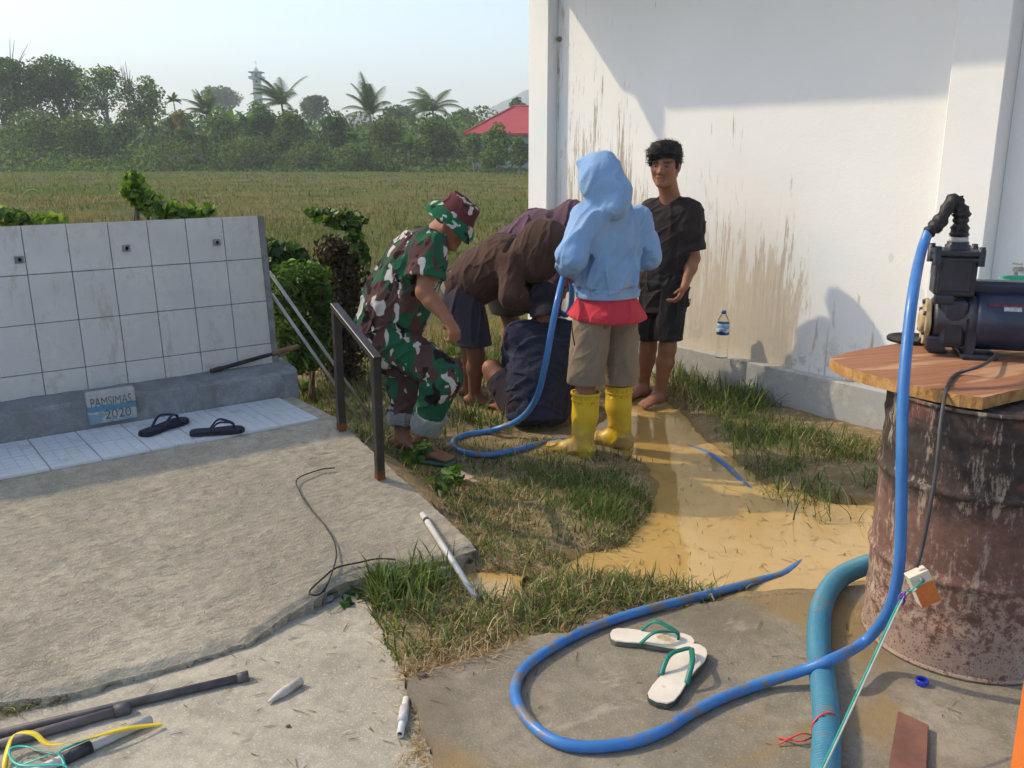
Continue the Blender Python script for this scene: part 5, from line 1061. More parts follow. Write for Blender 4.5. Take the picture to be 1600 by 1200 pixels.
pbox('volute', (0.010, 0, MZ - 0.006), (0.090, 0.155, 0.165), 0.032, M_IRON, None, 4); mb = MB(); mb.lathe([(0, -0.05), (0.070, -0.05), (0.078, -0.040), (0.078, 0.05), (0.09, 0.055), (0.09, 0.085), (0, 0.086)], L3(0.0, 0, MZ), PA, 40); mb.build('bracket_ring', M_IRON, pump, rel=PF)
cas = pbox('casing', (0.0, -0.005, MZ + 0.150), (0.116, 0.128, 0.130), 0.010, M_IRON, None, 3)
for sx in (-1, 1): pbox('rib', (sx * 0.058, -0.06, MZ + 0.148), (0.010, 0.012, 0.115), 0.003, M_IRON, cas)
pbox('casing_panel', (0.0, -0.070, MZ + 0.152), (0.092, 0.006, 0.098), 0.004, M_IRON, cas); pbox('side_panel', (-0.060, -0.005, MZ + 0.165), (0.005, 0.08, 0.035), 0.002, M_IRON, cas)
pbox('lid', (0.004, -0.005, MZ + 0.227), (0.142, 0.140, 0.018), 0.006, M_IRON, cas, 3); pbox('lid', (0.004, -0.005, MZ + 0.206), (0.138, 0.136, 0.016), 0.006, M_IRON, cas, 3)
for sx in (-1, 1):
    for sy in (-1, 1):
        mb = MB(); mb.lathe([(0.014, -0.04), (0.014, 0.012), (0.011, 0.014), (0.011, 0.022), (0, 0.022)], L3(0.004 + sx * 0.066, -0.005 + sy * 0.058, MZ + 0.227), UP, 6); mb.build('bolt', M_IRON, cas, rel=PF)
mb = MB(); mb.lathe([(0.040, 0.0), (0.040, 0.014), (0.034, 0.018), (0.034, 0.026), (0, 0.026)], L3(0.006, -0.005, MZ + 0.235), UP, 24); mb.build('outlet_boss', M_IRON, cas, rel=PF)
mb = MB(); mb.lathe([(0.030, 0.0), (0.032, 0.003), (0.032, 0.014), (0.026, 0.016), (0.0, 0.016)], L3(0.006, -0.005, MZ + 0.261), UP, 8); mb.build('pipe_nut', simple('white_pipe_nut', (0.42, 0.41, 0.38), (0.55, 0.53, 0.50), 20, 0.5), cas, rel=PF)
mb = MB(); n = 40; fx = -0.058; ring = []
for k in range(n):
    a = 2 * math.pi * k / n; rr = 0.070 * (1 + 0.05 * math.cos(6 * a)); ring.append(L3(fx, rr * math.cos(a) * 0.92, MZ - 0.01 + rr * math.sin(a) * 1.12))
mb.prism(ring, -PA * 0.016, 0.002); fl = mb.build('front_flange', M_BEIGE, pump, rel=PF)
mb = MB(); mb.lathe([(0.038, 0.0), (0.038, 0.010), (0.025, 0.014), (0.0, 0.012)], L3(fx - 0.016, 0, MZ - 0.01), -PA, 24); mb.build('flange_boss', M_BEIGE, fl, rel=PF)
for k in range(6):
    a = 2 * math.pi * (k + 0.5) / 6; mb = MB(); mb.lathe([(0.0085, 0.0), (0.0085, 0.008), (0.0, 0.008)], L3(fx - 0.016, 0.052 * math.cos(a) * 0.95, MZ - 0.01 + 0.060 * math.sin(a) * 1.1), -PA, 6); mb.build('flange_bolt', M_IRON, fl, rel=PF)
pbox('lug', (-0.036, -0.055, 0.042), (0.06, 0.03, 0.05), 0.006, M_IRON); pbox('lug', (-0.036, 0.055, 0.042), (0.06, 0.03, 0.05), 0.006, M_IRON); pbox('lug', (-0.03, -0.068, MZ + 0.075), (0.06, 0.03, 0.03), 0.006, M_IRON)
mb = MB()
for sx in (0,):
    hexa(mb, [L3(0.052, -0.088, 0.010), L3(0.078, -0.088, 0.010), L3(0.085, -0.088, 0.135), L3(0.045, -0.088, 0.135), L3(0.052, 0.07, 0.010), L3(0.078, 0.07, 0.010), L3(0.085, 0.07, 0.135), L3(0.045, 0.07, 0.135)])
bmesh.ops.bevel(mb.bm, geom=list(mb.bm.edges), offset=0.004, segments=2, affect='EDGES'); mb.build('foot_bracket', M_IRON, pump, rel=PF)
pbox('foot_plate', (0.095, -0.01, 0.008), (0.11, 0.18, 0.014), 0.004, M_IRON); pbox('foot_plate', (-0.02, 0.03, 0.006), (0.06, 0.10, 0.010), 0.003, M_IRON)
def decal(name, x0, x1, a0, a1, mat, parent, r=None):
    """flat print curved round the motor; angle from the top towards the camera"""
    r = (r or MR) + 0.0012; mb = MB(); rows = [[mb.bm.verts.new(L3(x, -r * math.sin(t), MZ + r * math.cos(t))) for x in (x0, x1)] for t in np.linspace(a0, a1, 6)]
    for a, b in zip(rows[:-1], rows[1:]): mb.bm.faces.new((a[0], b[0], b[1], a[1])).smooth = True
    return mb.build(name, mat, parent, rel=PF)
decal('warning_print', 0.10, 0.225, 0.80, 0.94, simple('red_print', (0.20, 0.03, 0.035), (0.02, 0.02, 0.04), 70, 0.5), motor); decal('label', 0.152, 0.205, 0.90, 1.08, simple('white_label', (0.55, 0.54, 0.52), (0.25, 0.24, 0.26), 160, 0.5), motor)
cable('power_cord', 'grey power cord hanging from the pump over the board', 'cord', [L3(0.15, -0.085, 0.02), at(1536, 570, 2.72), on_z(1500, 582, BZ + 0.008), on_z(1486, 592, BZ + 0.006), at(1478, 612, 2.54), at(1470, 660, 2.46), at(1462, 740, 2.40), at(1448, 820, 2.37), at(1438, 868, 2.355), at(1432, 886, 2.352)], 0.0055, simple('grey_cord', (0.04, 0.04, 0.045), (0.07, 0.07, 0.075), 16, 0.5), 9)
# connector box hanging on the cord
PC = at(1441, 916, 2.35); t1 = at(1431, 880, 2.35); ax = (at(1455, 955, 2.345) - at(1425, 886, 2.355)).normalized(); vn = -PC.normalized(); sx_ = ax.cross(vn).normalized(); vn = sx_.cross(ax).normalized(); yaw = Matrix.Rotation(-0.50, 3, ax); sx_ = yaw @ sx_; vn = yaw @ vn
cm = Matrix((sx_, ax, vn)).transposed(); con = empty('plug_connector', PC); tag(con, 'cream and orange plug connector hanging in front of the drum', 'plug'); M_CREAM = simple('cream_plastic', (0.62, 0.56, 0.44), (0.70, 0.64, 0.52), 12, 0.45); M_ORG = simple('orange_plastic', (0.52, 0.15, 0.035), (0.60, 0.19, 0.05), 12, 0.5, 0.2, 60, 0.003)
mb = MB(); mb.box(PC, (0.058, 0.098, 0.040), cm, 0.003, 2); mb.build('housing', M_CREAM, con, rel=PC)
fd = 1 if (cm @ Vector((0, 0, 1))).dot(-PC) > 0 else -1
mb = MB(); mb.box(PC + vn * (0.0210 * fd) + ax * 0.016, (0.056, 0.066, 0.004), cm, 0.001); op = mb.build('cover', M_ORG, con, rel=PC)
mb = MB(); mb.box(PC + vn * (0.0236 * fd) + ax * 0.02, (0.032, 0.03, 0.003), cm, 0.001); mb.build('latch', M_ORG, op, rel=PC)
mb = MB(); mb.lathe([(0.007, 0), (0.007, 0.008), (0.0, 0.009)], PC - ax * 0.030 + vn * (0.019 * fd), vn * fd, 10); mb.build('terminal', M_STEEL, con, rel=PC)
K0 = PC - ax * 0.03 + vn * (0.026 * fd); K1 = at(1409, 934, 2.28); KE = on_z(1236, 1300, 0.066)
def mat_twine():
    m = Mat('green_white_twine', 0.7, 0.2); m.col(m.mix(m.mr(m.xyz(m.map(m.obj, (1, 1, 1)))[0], -0.002, 0.002), (0.012, 0.30, 0.22), (0.012, 0.30, 0.22))); return m.m
M_TG = simple('green_cord_strand', (0.01, 0.26, 0.19), (0.02, 0.34, 0.26), 40, 0.6); M_TW = simple('white_cord_strand', (0.60, 0.57, 0.48), (0.70, 0.67, 0.58), 40, 0.6)
tp = spline([K0, K0.lerp(K1, 0.5) + Vector((-0.004, -0.01, 0)), K1, K1.lerp(KE, 0.3), K1.lerp(KE, 0.65) - Vector((0, 0, 0.006)), KE], 8); off = Vector((0.0042, 0, 0))
mb = MB(); mb.tube(tp, 0.0034, 7); twine = mb.build('twine', M_TG, None, K0, K0); tag(twine, 'green and white twine stretched from the plug connector to the pad', 'twine')
mb = MB(); mb.tube([p + off for p in tp[6:]], 0.0034, 7); mb.build('white_strand', M_TW, twine, rel=K0)
mb = MB()
for k in range(3): mb.tube([K1 + Vector((0.008 * math.cos(t), 0.006 * math.sin(t), -0.006 + 0.006 * k + 0.012 * math.sin(t + k))) for t in np.linspace(0, 2 * math.pi, 14)], 0.0026, 6)
mb.build('purple_knot', simple('purple_string', (0.10, 0.03, 0.30), (0.14, 0.05, 0.38), 30, 0.5), twine, rel=K0)

# ------------------------------------------------------------------ hoses
def mat_hose():
    m = Mat('blue_hose', 0.38, 0.45); c = m.ramp(m.noise(7, 3), [(0.3, (0.035, 0.150, 0.42)), (0.7, (0.055, 0.205, 0.50))]); n = m.noise(10, 5, 0.7, m.map(m.obj, loc=(2, 7, 1)))
    z = m.xyz(m.pos)[2]; c = m.mix(m.math('MULTIPLY', m.mr(n, 0.50, 0.60), m.mr(z, 0.25, 0.05, 0.0, 0.9)), c, (0.20, 0.15, 0.08)); n2 = m.noise(4.5, 4, 0.7, m.map(m.obj, loc=(9, 1, 4))); c = m.mix(m.mr(n2, 0.62, 0.70, 0, 0.35), c, (0.22, 0.27, 0.22)); m.col(c); m.rough(m.mr(n, 0.4, 0.7, 0.3, 0.6)); m.bump(m.noise(50, 2), 0.08, 0.003); return m.m
M_HOSE = mat_hose(); HR = 0.0165
ET = L3(0.006, -0.005, MZ + 0.36); EB = ET
hz = 0.06 + HR; E2 = at(1452, 358, ET.y - 0.02)
hose_pts = [E2, at(1439, 395, ET.y - 0.08), at(1428, 450, 2.72), at(1418, 530, 2.62), at(1411, 620, 2.54), at(1409, 720, 2.48), at(1408, 820, 2.45), at(1403, 900, 2.44), at(1385, 960, 2.45), on_z(1350, 1003, 0.15), on_z(1300, 1030, 0.06 + 0.072 + HR), on_z(1250, 1049, 0.105), on_z(1190, 1068, hz + 0.004), on_z(1130, 1090, hz), on_z(1080, 1114, hz), on_z(1030, 1145, hz), on_z(970, 1163, hz), on_z(900, 1166, hz), on_z(850, 1148, hz), on_z(815, 1112, hz), on_z(805, 1078, hz), on_z(818, 1046, hz), on_z(858, 1015, hz), on_z(915, 985, hz), on_z(985, 960, hz), on_z(1060, 940, hz - 0.004), on_z(1120, 925, 0.05), on_z(1180, 909, 0.004), on_z(1230, 894, -0.008), on_z(1265, 860, -0.024), on_z(1240, 810, -0.03), on_z(1190, 780, -0.022), on_z(1158, 752, -0.008), on_z(1130, 725, -0.003), on_z(1098, 706, -0.010), on_z(1050, 694, -0.022), on_z(1000, 684, -0.026), on_z(930, 686, 0.022), on_z(860, 690, 0.05), on_z(815, 701, 0.052), on_z(765, 711, 0.052), on_z(722, 706, 0.05), on_z(707, 692, 0.05), on_z(726, 680, 0.055), on_z(770, 672, 0.07), at(812, 655, 4.86), at(838, 622, 4.68), at(852, 570, 4.58), at(862, 515, 4.56), at(872, 465, 4.60), at(881, 430, 4.78), at(886, 415, 4.95), at(892, 430, 5.10), at(893, 470, 5.18), at(885, 492, 5.24), at(868, 484, 5.40), at(855, 490, 5.62)]
mb = MB(); mb.tube(spline(hose_pts, 7), HR, 14); hose = mb.build('water_hose', M_HOSE, None, hose_pts[0], hose_pts[0]); tag(hose, 'smooth blue water hose looping from the pump across pad and puddle to the workers', 'hose')
# taped elbow between pump and hose
EB0 = L3(0.006, -0.005, MZ + 0.277); mb = MB(); ep = spline([EB0, EB0 + UP * 0.05, EB0 + UP * 0.088 - PA * 0.004, EB0 + UP * 0.112 - PA * 0.032, E2.lerp(EB0 + UP * 0.10, 0.30), E2 + (E2 - hose_pts[1]).normalized() * -0.02], 7)
mb.tube(ep, [0.027 + 0.0035 * math.sin(i * 1.9) + 0.003 * math.sin(i * 0.7) - 0.006 * (i / len(ep)) for i in range(len(ep))], 14); mb.build('taped_elbow', simple('black_rubber_tape', (0.012, 0.011, 0.011), (0.035, 0.032, 0.03), 40, 0.5, 0.6, 60, 0.006), pump, rel=PF)
mb = MB(); c = EB0 + UP * 0.118 - PA * 0.02; hexa(mb, [c, c + PA * 0.018, c + PA * 0.02 + UP * 0.016, c - PA * 0.008 + UP * 0.012, c + PB * 0.006, c + PA * 0.018 + PB * 0.006, c + PA * 0.02 + UP * 0.016 + PB * 0.004, c - PA * 0.008 + UP * 0.012 + PB * 0.004]); mb.build('tape_end', simple('black_tape_end', (0.012, 0.011, 0.011)), pump, rel=PF)
# corrugated suction hose
CR = 0.034; cz = 0.06 + CR
cp_ = [on_z(1480, 866, cz + 0.02), on_z(1410, 868, cz + 0.01), on_z(1350, 884, cz), on_z(1308, 906, cz), on_z(1285, 945, cz), on_z(1279, 1000, cz), on_z(1285, 1060, cz), on_z(1291, 1120, cz), on_z(1290, 1190, cz), on_z(1284, 1270, cz), on_z(1270, 1400, cz)]
sp = spline(cp_, 90); acc = [0.0]
for a, b in zip(sp[:-1], sp[1:]): acc.append(acc[-1] + (b - a).length)
S_ = np.arange(0, acc[-1], 0.0021); ax_ = np.array(acc); xyz_ = np.array([list(p) for p in sp]); PP = np.stack([np.interp(S_, ax_, xyz_[:, k]) for k in range(3)], -1)
rr = CR + 0.0036 * np.sin(S_ * 2 * math.pi / 0.0118); mb = MB(); mb.tube([Vector(p) for p in PP], list(rr), 18, True)
def mat_corr():
    m = Mat('teal_corrugated_hose', 0.5, 0.35); n = m.noise(9, 5, 0.7); c = m.ramp(m.noise(5, 3), [(0.3, (0.045, 0.19, 0.29)), (0.7, (0.07, 0.25, 0.35))]); c = m.mix(m.mr(n, 0.55, 0.68, 0, 0.7), c, (0.22, 0.18, 0.11)); m.col(c); m.bump(m.noise(60, 2), 0.1, 0.002); return m.m
co_ = mb.build('suction_hose', mat_corr(), None, cp_[2], cp_[2]); tag(co_, 'thick ribbed teal suction hose running beside the drum', 'hose')
sc_c = on_z(1289, 1134, cz); mb = MB(); rgt = Vector((1, 0.02, 0)); P = [sc_c + rgt * ((CR + 0.006) * math.cos(t)) + UP * ((CR + 0.006) * math.sin(t)) + Vector((0, 0.012 * math.cos(t), 0)) for t in np.linspace(-2.6, math.pi * 1.22, 26)]; P += [on_z(1252, 1146, 0.085), on_z(1215, 1163, 0.066)]; mb.tube(spline(P, 3), 0.0032, 6, flat=0.6)
rs = mb.build('red_string', simple('red_plastic_string', (0.55, 0.05, 0.05), (0.65, 0.09, 0.08), 30, 0.4), None, sc_c, sc_c); tag(rs, 'red plastic string tied around the ribbed suction hose', 'string')
mb = MB(); mb.tube(spline([P[-3], on_z(1250, 1158, 0.075), on_z(1216, 1152, 0.064)], 4), 0.003, 6, flat=0.6); mb.build('loose_end', rs.data.materials[0], rs, rel=sc_c)

# ------------------------------------------------------------------ small things round the drum
mb = MB(); c = on_z(1440, 1069, 0.061); mb.lathe([(0.0165, 0.0), (0.0185, 0.002), (0.0185, 0.016), (0.0165, 0.018), (0.0145, 0.016), (0.0145, 0.003), (0.0165, 0.0)], (0, 0, 0), n=26); o = mb.build('bottle_ring', simple('bright_blue_plastic', (0.012, 0.035, 0.42), (0.02, 0.05, 0.5), 12, 0.3, spec=0.5), None, c); tag(o, 'small bright blue plastic ring in front of the drum', 'cap')
pb_ = [on_z(x, y, 0.061) for x, y in ((1402, 1120), (1450, 1142), (1446, 1236), (1384, 1230))]; mb = MB(); mb.prism([p for p in pb_], Vector((0, 0, 0.020)), 0.002); o = mb.build('plank', simple('red_brown_plank', (0.15, 0.07, 0.05), (0.22, 0.105, 0.075), 12, 0.75, 0.3, 50, 0.004), None, pb_[0], pb_[0]); tag(o, 'short red-brown plank lying flat on the pad', 'plank')
pc = on_z(1592, 1262, 0.06); mb = MB(); mb.box((0.045, 0.03, 1.05), (0.09, 0.06, 2.1), None, 0.003); o = mb.build('orange_post', simple('orange_paint', (0.62, 0.16, 0.03), (0.68, 0.19, 0.04), 6, 0.5, 0.2, 40, 0.004), None, pc); tag(o, 'orange painted upright post at the right edge of the picture', 'post')
dc = on_z(1425, 532, BZ + 0.002); mb = MB(); mb.lathe([(0.0, 0.006), (0.050, 0.006), (0.072, 0.008), (0.084, 0.014), (0.088, 0.010), (0.086, 0.0), (0.0, 0.0)], (0, 0, 0), n=40); o = mb.build('rubber_disc', simple('black_rubber_disc', (0.012, 0.012, 0.012), (0.02, 0.02, 0.02), 10, 0.5), None, dc); tag(o, 'flat black rubber disc behind the hose on the plywood board', 'disc')
gc = on_z(1600, 520, BZ + 0.002); mb = MB(); mb.lathe([(0.0, 0.0), (0.085, 0.0), (0.098, 0.19), (0.108, 0.195), (0.108, 0.205), (0.094, 0.205), (0.080, 0.01), (0, 0.01)], (0, 0, 0), n=36); o = mb.build('bucket', simple('green_plastic_bucket', (0.03, 0.26, 0.16), (0.05, 0.32, 0.20), 6, 0.45), None, gc); tag(o, 'green plastic bucket partly hidden behind the pump motor', 'bucket')
# wall tap right of the pillar
tq = on_plane(1596, 420, Vector((bq.x, bq.y, 0)) + Vector((-BU.x, -BU.y, 0)) * 1.5 + Vector((0.796, 0.605, 0)) * 0.10, Vector((-0.796, -0.605, 0))); nW = Vector((-0.796, -0.605, 0)); mb = MB(); mb.cyl(tq + nW * -0.005, tq + nW * 0.07, 0.012, 0.012, 14); mb.cyl(tq + nW * 0.055 + Vector((0, 0, 0.012)), tq + nW * 0.055 - Vector((0, 0, 0.05)), 0.011, 0.010, 14); tp_ = mb.build('wall_tap', M_STEEL, None, tq, tq); tag(tp_, 'grey water tap on the white wall beyond the right pillar', 'tap')
mb = MB(); mb.box(tq + nW * 0.05 + Vector((0, 0, 0.03)), (0.05, 0.012, 0.010), Matrix.Rotation(BLD_RZ, 3, 'Z'), 0.003); mb.build('handle', M_STEEL, tp_, rel=tq)
# ------------------------------------------------------------------ water bottle on the plinth
bb = on_z(1127, 560, 0.272); ob = empty('water_bottle', bb); tag(ob, 'clear plastic water bottle with blue cap and label on the plinth ledge', 'bottle')
mp = Mat('clear_plastic', 0.08, 0.5); mp.b.inputs['Transmission Weight'].default_value = 1.0; mp.b.inputs['IOR'].default_value = 1.31; mp.col((0.95, 0.97, 0.98))
prof = [(0.0, 0.003), (0.030, 0.0), (0.039, 0.006)]
for hq in np.linspace(0.012, 0.155, 30): prof.append((0.0395 + 0.0009 * math.sin(hq * 260), float(hq)))
prof += [(0.041, 0.160), (0.041, 0.238), (0.039, 0.245), (0.034, 0.262), (0.024, 0.282), (0.0155, 0.295), (0.0145, 0.305), (0.0145, 0.312), (0.0, 0.312)]
mb = MB(); mb.lathe(prof, (0, 0, 0), n=32); mb.build('shell', mp.m, ob)
def mat_label():
    m = Mat('blue_label', 0.35, 0.4); x, y, z = m.xyz(m.obj); w = m.math('ADD', z, m.math('MULTIPLY', m.math('SINE', m.math('MULTIPLY', x, 90.0)), 0.006)); c = m.ramp(m.mr(w, 0.163, 0.236, 0, 1, False), [(0.0, (0.012, 0.07, 0.26)), (0.26, (0.012, 0.07, 0.26)), (0.32, (0.62, 0.70, 0.76)), (0.58, (0.66, 0.74, 0.80)), (0.66, (0.10, 0.33, 0.58)), (0.92, (0.22, 0.50, 0.72)), (1.0, (0.55, 0.68, 0.78))]); m.col(c); return m.m
mb = MB(); mb.lathe([(0.0408, 0.163), (0.0418, 0.164), (0.0418, 0.236), (0.0408, 0.237)], (0, 0, 0), n=32); lb = mb.build('label', mat_label(), ob)
mb = MB(); tdir = Vector((-bb.x, -bb.y, 0)).normalized(); tside = Vector((-tdir.y, tdir.x, 0)); M_LAB = simple('label_ink', (0.012, 0.04, 0.18))
for k in range(4):
    a = (k - 1.5) * 0.28; c = (tdir * math.cos(a) + tside * math.sin(a)) * 0.0422 + Vector((0, 0, 0.197)); mb.tube([c + Vector((0, 0, 0.006 * math.sin(t))) + (tdir * -math.sin(a) + tside * math.cos(a)) * 0.004 * math.cos(t) for t in np.linspace(0.4, 2 * math.pi - 0.2, 10)], 0.0011, 5)
lt = mb.build('label_print', M_LAB, lb); lt['kind'] = 'stuff'
mb = MB(); mb.lathe([(0.0, 0.300), (0.0165, 0.300), (0.0165, 0.318), (0.0145, 0.321), (0, 0.321)], (0, 0, 0), n=24); mb.build('cap', simple('blue_cap', (0.025, 0.13, 0.42), (0.03, 0.16, 0.48), 10, 0.35), ob)
# ------------------------------------------------------------------ rocks, cardboard, stones
def lump(name, label, c, size, mat, cat='stone', seed=0, rot=0.0, flat=0.0):
    bm = bmesh.new(); bmesh.ops.create_icosphere(bm, subdivisions=3, radius=1.0); V = np.array([list(v.co) for v in bm.verts]); k = 1 + 0.32 * vnoise(V, 1.1, 3, seed)
    ch = np.array([[0.8, 0.3, 0.5], [-0.6, 0.5, 0.6], [0.1, -0.8, 0.6], [-0.3, -0.5, 0.8], [0.2, 0.3, 0.95], [0.9, -0.4, 0.1]])
    for v, p, kk in zip(bm.verts, V, k):
        p = p * kk
        for c_ in ch: n_ = c_ / np.linalg.norm(c_); e = p @ n_ - 0.72; p = p - n_ * max(e, 0) * 0.9
        v.co = Vector(p * np.array(size))
    bmesh.ops.rotate(bm, matrix=Matrix.Rotation(rot, 3, 'Z'), verts=bm.verts); me = bpy.data.meshes.new(name); bm.to_mesh(me); bm.free(); o = new_obj(name, me, mat, None, c); tag(o, label, cat); return o
M_ROCK = mat_concrete('broken_concrete', (0.24, 0.25, 0.25), (0.34, 0.35, 0.34), bump=0.6)
lump('broken_concrete', 'larger broken lump of concrete under the slab corner', on_z(668, 886, 0.04), (0.058, 0.05, 0.045), M_ROCK, seed=3); lump('broken_concrete', 'smaller broken lump of concrete beside the leaning pipe', on_z(692, 898, 0.035), (0.042, 0.045, 0.04), M_ROCK, seed=8, rot=1.0); lump('broken_concrete', 'flat chip of concrete in front of the black wires', on_z(512, 934, 0.04), (0.032, 0.026, 0.014), M_ROCK, seed=5, rot=0.4)
for k, (x, y, lab) in enumerate(((802, 944, 'dark clod of mud left of the blue hose'), (660, 1054, 'small brown pebble on the pad corner'), (450, 1134, 'tiny dark pebble between the pointed pipe and the small white pipe'))):
    s = (0.022, 0.016, 0.009) if k == 0 else (0.017, 0.010, 0.007) if k == 1 else (0.008, 0.006, 0.004); lump('mud_clod' if k == 0 else 'pebble', lab, on_z(x, y, 0.012 if k == 0 else 0.066 if k == 1 else 0.032), s, simple('dark_mud', (0.10, 0.07, 0.06), (0.16, 0.11, 0.085), 30, 0.9, 0.5, 60, 0.005), seed=20 + k)
M_CARD = simple('sun_bleached_husk', (0.40, 0.31, 0.20), (0.54, 0.44, 0.31), 14, 0.85, 0.3, 40, 0.004)
for k, (x, y, a, l, w, lab) in enumerate(((722, 744, -0.35, 0.12, 0.045, 'large pale dry husk on the grass behind the slab edge'), (708, 770, -0.6, 0.10, 0.028, 'narrow pale dry husk nearest the slab edge'), (735, 752, -0.15, 0.07, 0.03, 'small curled pale husk right of the larger husk'))):
    c = on_z(x, y, 0.07); mb = MB(); P = [Vector((t * l - l / 2, 0, 0.012 * math.sin(math.pi * t) + 0.006 * math.sin(7 * t))) for t in np.linspace(0, 1, 9)]; rowsV = []
    for i, p in enumerate(P):
        ww = w * math.sin(math.pi * (0.12 + 0.76 * i / 8)); rowsV.append([mb.bm.verts.new(p + Vector((0, s_ * ww, 0.012 * abs(s_) ** 2 * (1 if k != 1 else 2)))) for s_ in (-0.5, -0.25, 0, 0.25, 0.5)] + [mb.bm.verts.new(p + Vector((0, s_ * ww, 0.012 * abs(s_) ** 2 * (1 if k != 1 else 2) - 0.003))) for s_ in (0.5, 0.25, 0, -0.25, -0.5)])
    for a_, b_ in zip(rowsV[:-1], rowsV[1:]):
        for j in range(10): mb.bm.faces.new((a_[j], b_[j], b_[(j + 1) % 10], a_[(j + 1) % 10])).smooth = True
    mb.bm.faces.new(rowsV[0]); mb.bm.faces.new(list(reversed(rowsV[-1])))
    o = mb.build('dry_husk', M_CARD, None, c); o.rotation_euler = (0.1, 0.05, a); tag(o, lab, 'husk')

# ------------------------------------------------------------------ vegetation
def mat_leaf(name, trans=0.35, rough=0.55, tint=(1, 1, 1)):
    m = Mat(name, rough, 0.25); c = m.mix(1.0, m.attr('Col'), tint, 'MULTIPLY'); m.col(c)
    tr = m.nt.nodes.new('ShaderNodeBsdfTranslucent'); m.L(m.mix(1.0, c, (1.25, 1.2, 0.6), 'MULTIPLY'), tr.inputs[0]); mx = m.nt.nodes.new('ShaderNodeMixShader'); mx.inputs[0].default_value = trans
    out = m.nt.nodes['Material Output']; m.L(m.b.outputs[0], mx.inputs[1]); m.L(tr.outputs[0], mx.inputs[2]); m.L(mx.outputs[0], out.inputs[0]); return m.m
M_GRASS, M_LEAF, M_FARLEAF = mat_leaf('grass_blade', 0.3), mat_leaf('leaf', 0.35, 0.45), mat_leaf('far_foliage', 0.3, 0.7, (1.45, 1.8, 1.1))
def pick(cols, n, w=None):
    cols = np.array(cols); i = rng.choice(len(cols), n, p=np.array(w) / np.sum(w) if w is not None else None); return cols[i] * (1 + 0.22 * rng.standard_normal((n, 1))).clip(0.5, 1.6)
def blades(pos, h, w, lean, cols, curl=0.5, segs=2, az=None):
    n = len(pos); a = rng.random(n) * 2 * math.pi if az is None else az; d = np.stack([np.cos(a), np.sin(a), np.zeros(n)], -1); s = np.stack([-d[:, 1], d[:, 0], np.zeros(n)], -1)
    tw = rng.standard_normal((n, 1)) * 0.6; s = s * np.cos(tw) + d * np.sin(tw); up = np.array([0, 0, 1.0]); V = []; th = lean[:, None]; p = pos.astype(float).copy(); rows = []
    for k in range(segs):
        wk = w[:, None] * (1 - 0.35 * k / segs); rows.append((p - s * wk, p + s * wk)); ang = th + curl * (k + 0.3) / segs * rng.random((n, 1)) * 2; p = p + (up * np.cos(ang) + d * np.sin(ang)) * (h[:, None] / segs)
    m = 2 * segs + 1; A = np.zeros((n, m, 3))
    for k, (l, r) in enumerate(rows): A[:, 2 * k] = l; A[:, 2 * k + 1] = r
    A[:, -1] = p; b = (np.arange(n) * m)[:, None]; F = []
    for k in range(segs - 1): F += [np.array([[2 * k, 2 * k + 1, 2 * k + 3]]) + b, np.array([[2 * k, 2 * k + 3, 2 * k + 2]]) + b]
    F.append(np.array([[m - 3, m - 2, m - 1]]) + b); return A.reshape(-1, 3), np.concatenate(F), np.repeat(cols, m, 0)
def leafset(pos, size, cols, nb=None, bias=0.6, aspect=0.5, fold=0.15):
    """folded leaf quads; nb: preferred normal per leaf"""
    n = len(pos); nr = rng.standard_normal((n, 3)); nr /= np.linalg.norm(nr, axis=1)[:, None]
    if nb is not None: nr = nr * (1 - bias) + nb * bias; nr /= np.linalg.norm(nr, axis=1)[:, None]
    t = rng.standard_normal((n, 3)); t -= nr * (t * nr).sum(1)[:, None]; t /= np.linalg.norm(t, axis=1)[:, None]; s = np.cross(nr, t); L = (size * (0.6 + 0.8 * rng.random(n)))[:, None]
    A = np.stack([pos - t * L * 0.5, pos + s * L * aspect * 0.5 + nr * L * fold - t * L * 0.05, pos + t * L * 0.5 - nr * L * fold * 0.6, pos - s * L * aspect * 0.5 + nr * L * fold - t * L * 0.05], 1)
    b = (np.arange(n) * 4)[:, None]; F = np.concatenate([np.array([[0, 1, 2]]) + b, np.array([[0, 2, 3]]) + b]); return A.reshape(-1, 3), F, np.repeat(cols, 4, 0)
def join(parts):
    V, F, C, o = [], [], [], 0
    for v, f, c in parts: V.append(v); F.append(f + o); C.append(c); o += len(v)
    return np.concatenate(V), np.concatenate(F), np.concatenate(C)
def veg(name, parts, mat, base=None, parent=None, kind=None, label=None, cat=None, group=None):
    V, F, C = join(parts); base = np.array(base if base is not None else (0, 0, 0)); o = new_obj(name, mesh_np(name, V - (base if parent is None else 0), F, False, np.clip(C, 0, 1)), mat, parent, None if parent is not None else Vector(base))
    tag(o, label, cat, group, kind); return o
def in_poly(poly, n):
    P = np.array(poly); lo, hi = P.min(0), P.max(0); out = np.zeros((0, 2))
    while len(out) < n:
        q = lo + (hi - lo) * rng.random((n * 3, 2)); out = np.concatenate([out, q[poly_sd(q[:, 0], q[:, 1], poly) < 0]])
    return out[:n]
def pxpoly(pts, z=0.03): return [tuple(on_z(x, y, z)[:2]) for x, y in pts]
GREEN = [(0.07, 0.135, 0.024), (0.105, 0.185, 0.034), (0.145, 0.23, 0.05), (0.20, 0.25, 0.08)]; STRAW = [(0.46, 0.36, 0.19), (0.36, 0.27, 0.13), (0.26, 0.18, 0.085), (0.54, 0.45, 0.27)]; DULL = [(0.10, 0.12, 0.04), (0.15, 0.15, 0.06), (0.08, 0.10, 0.035)]
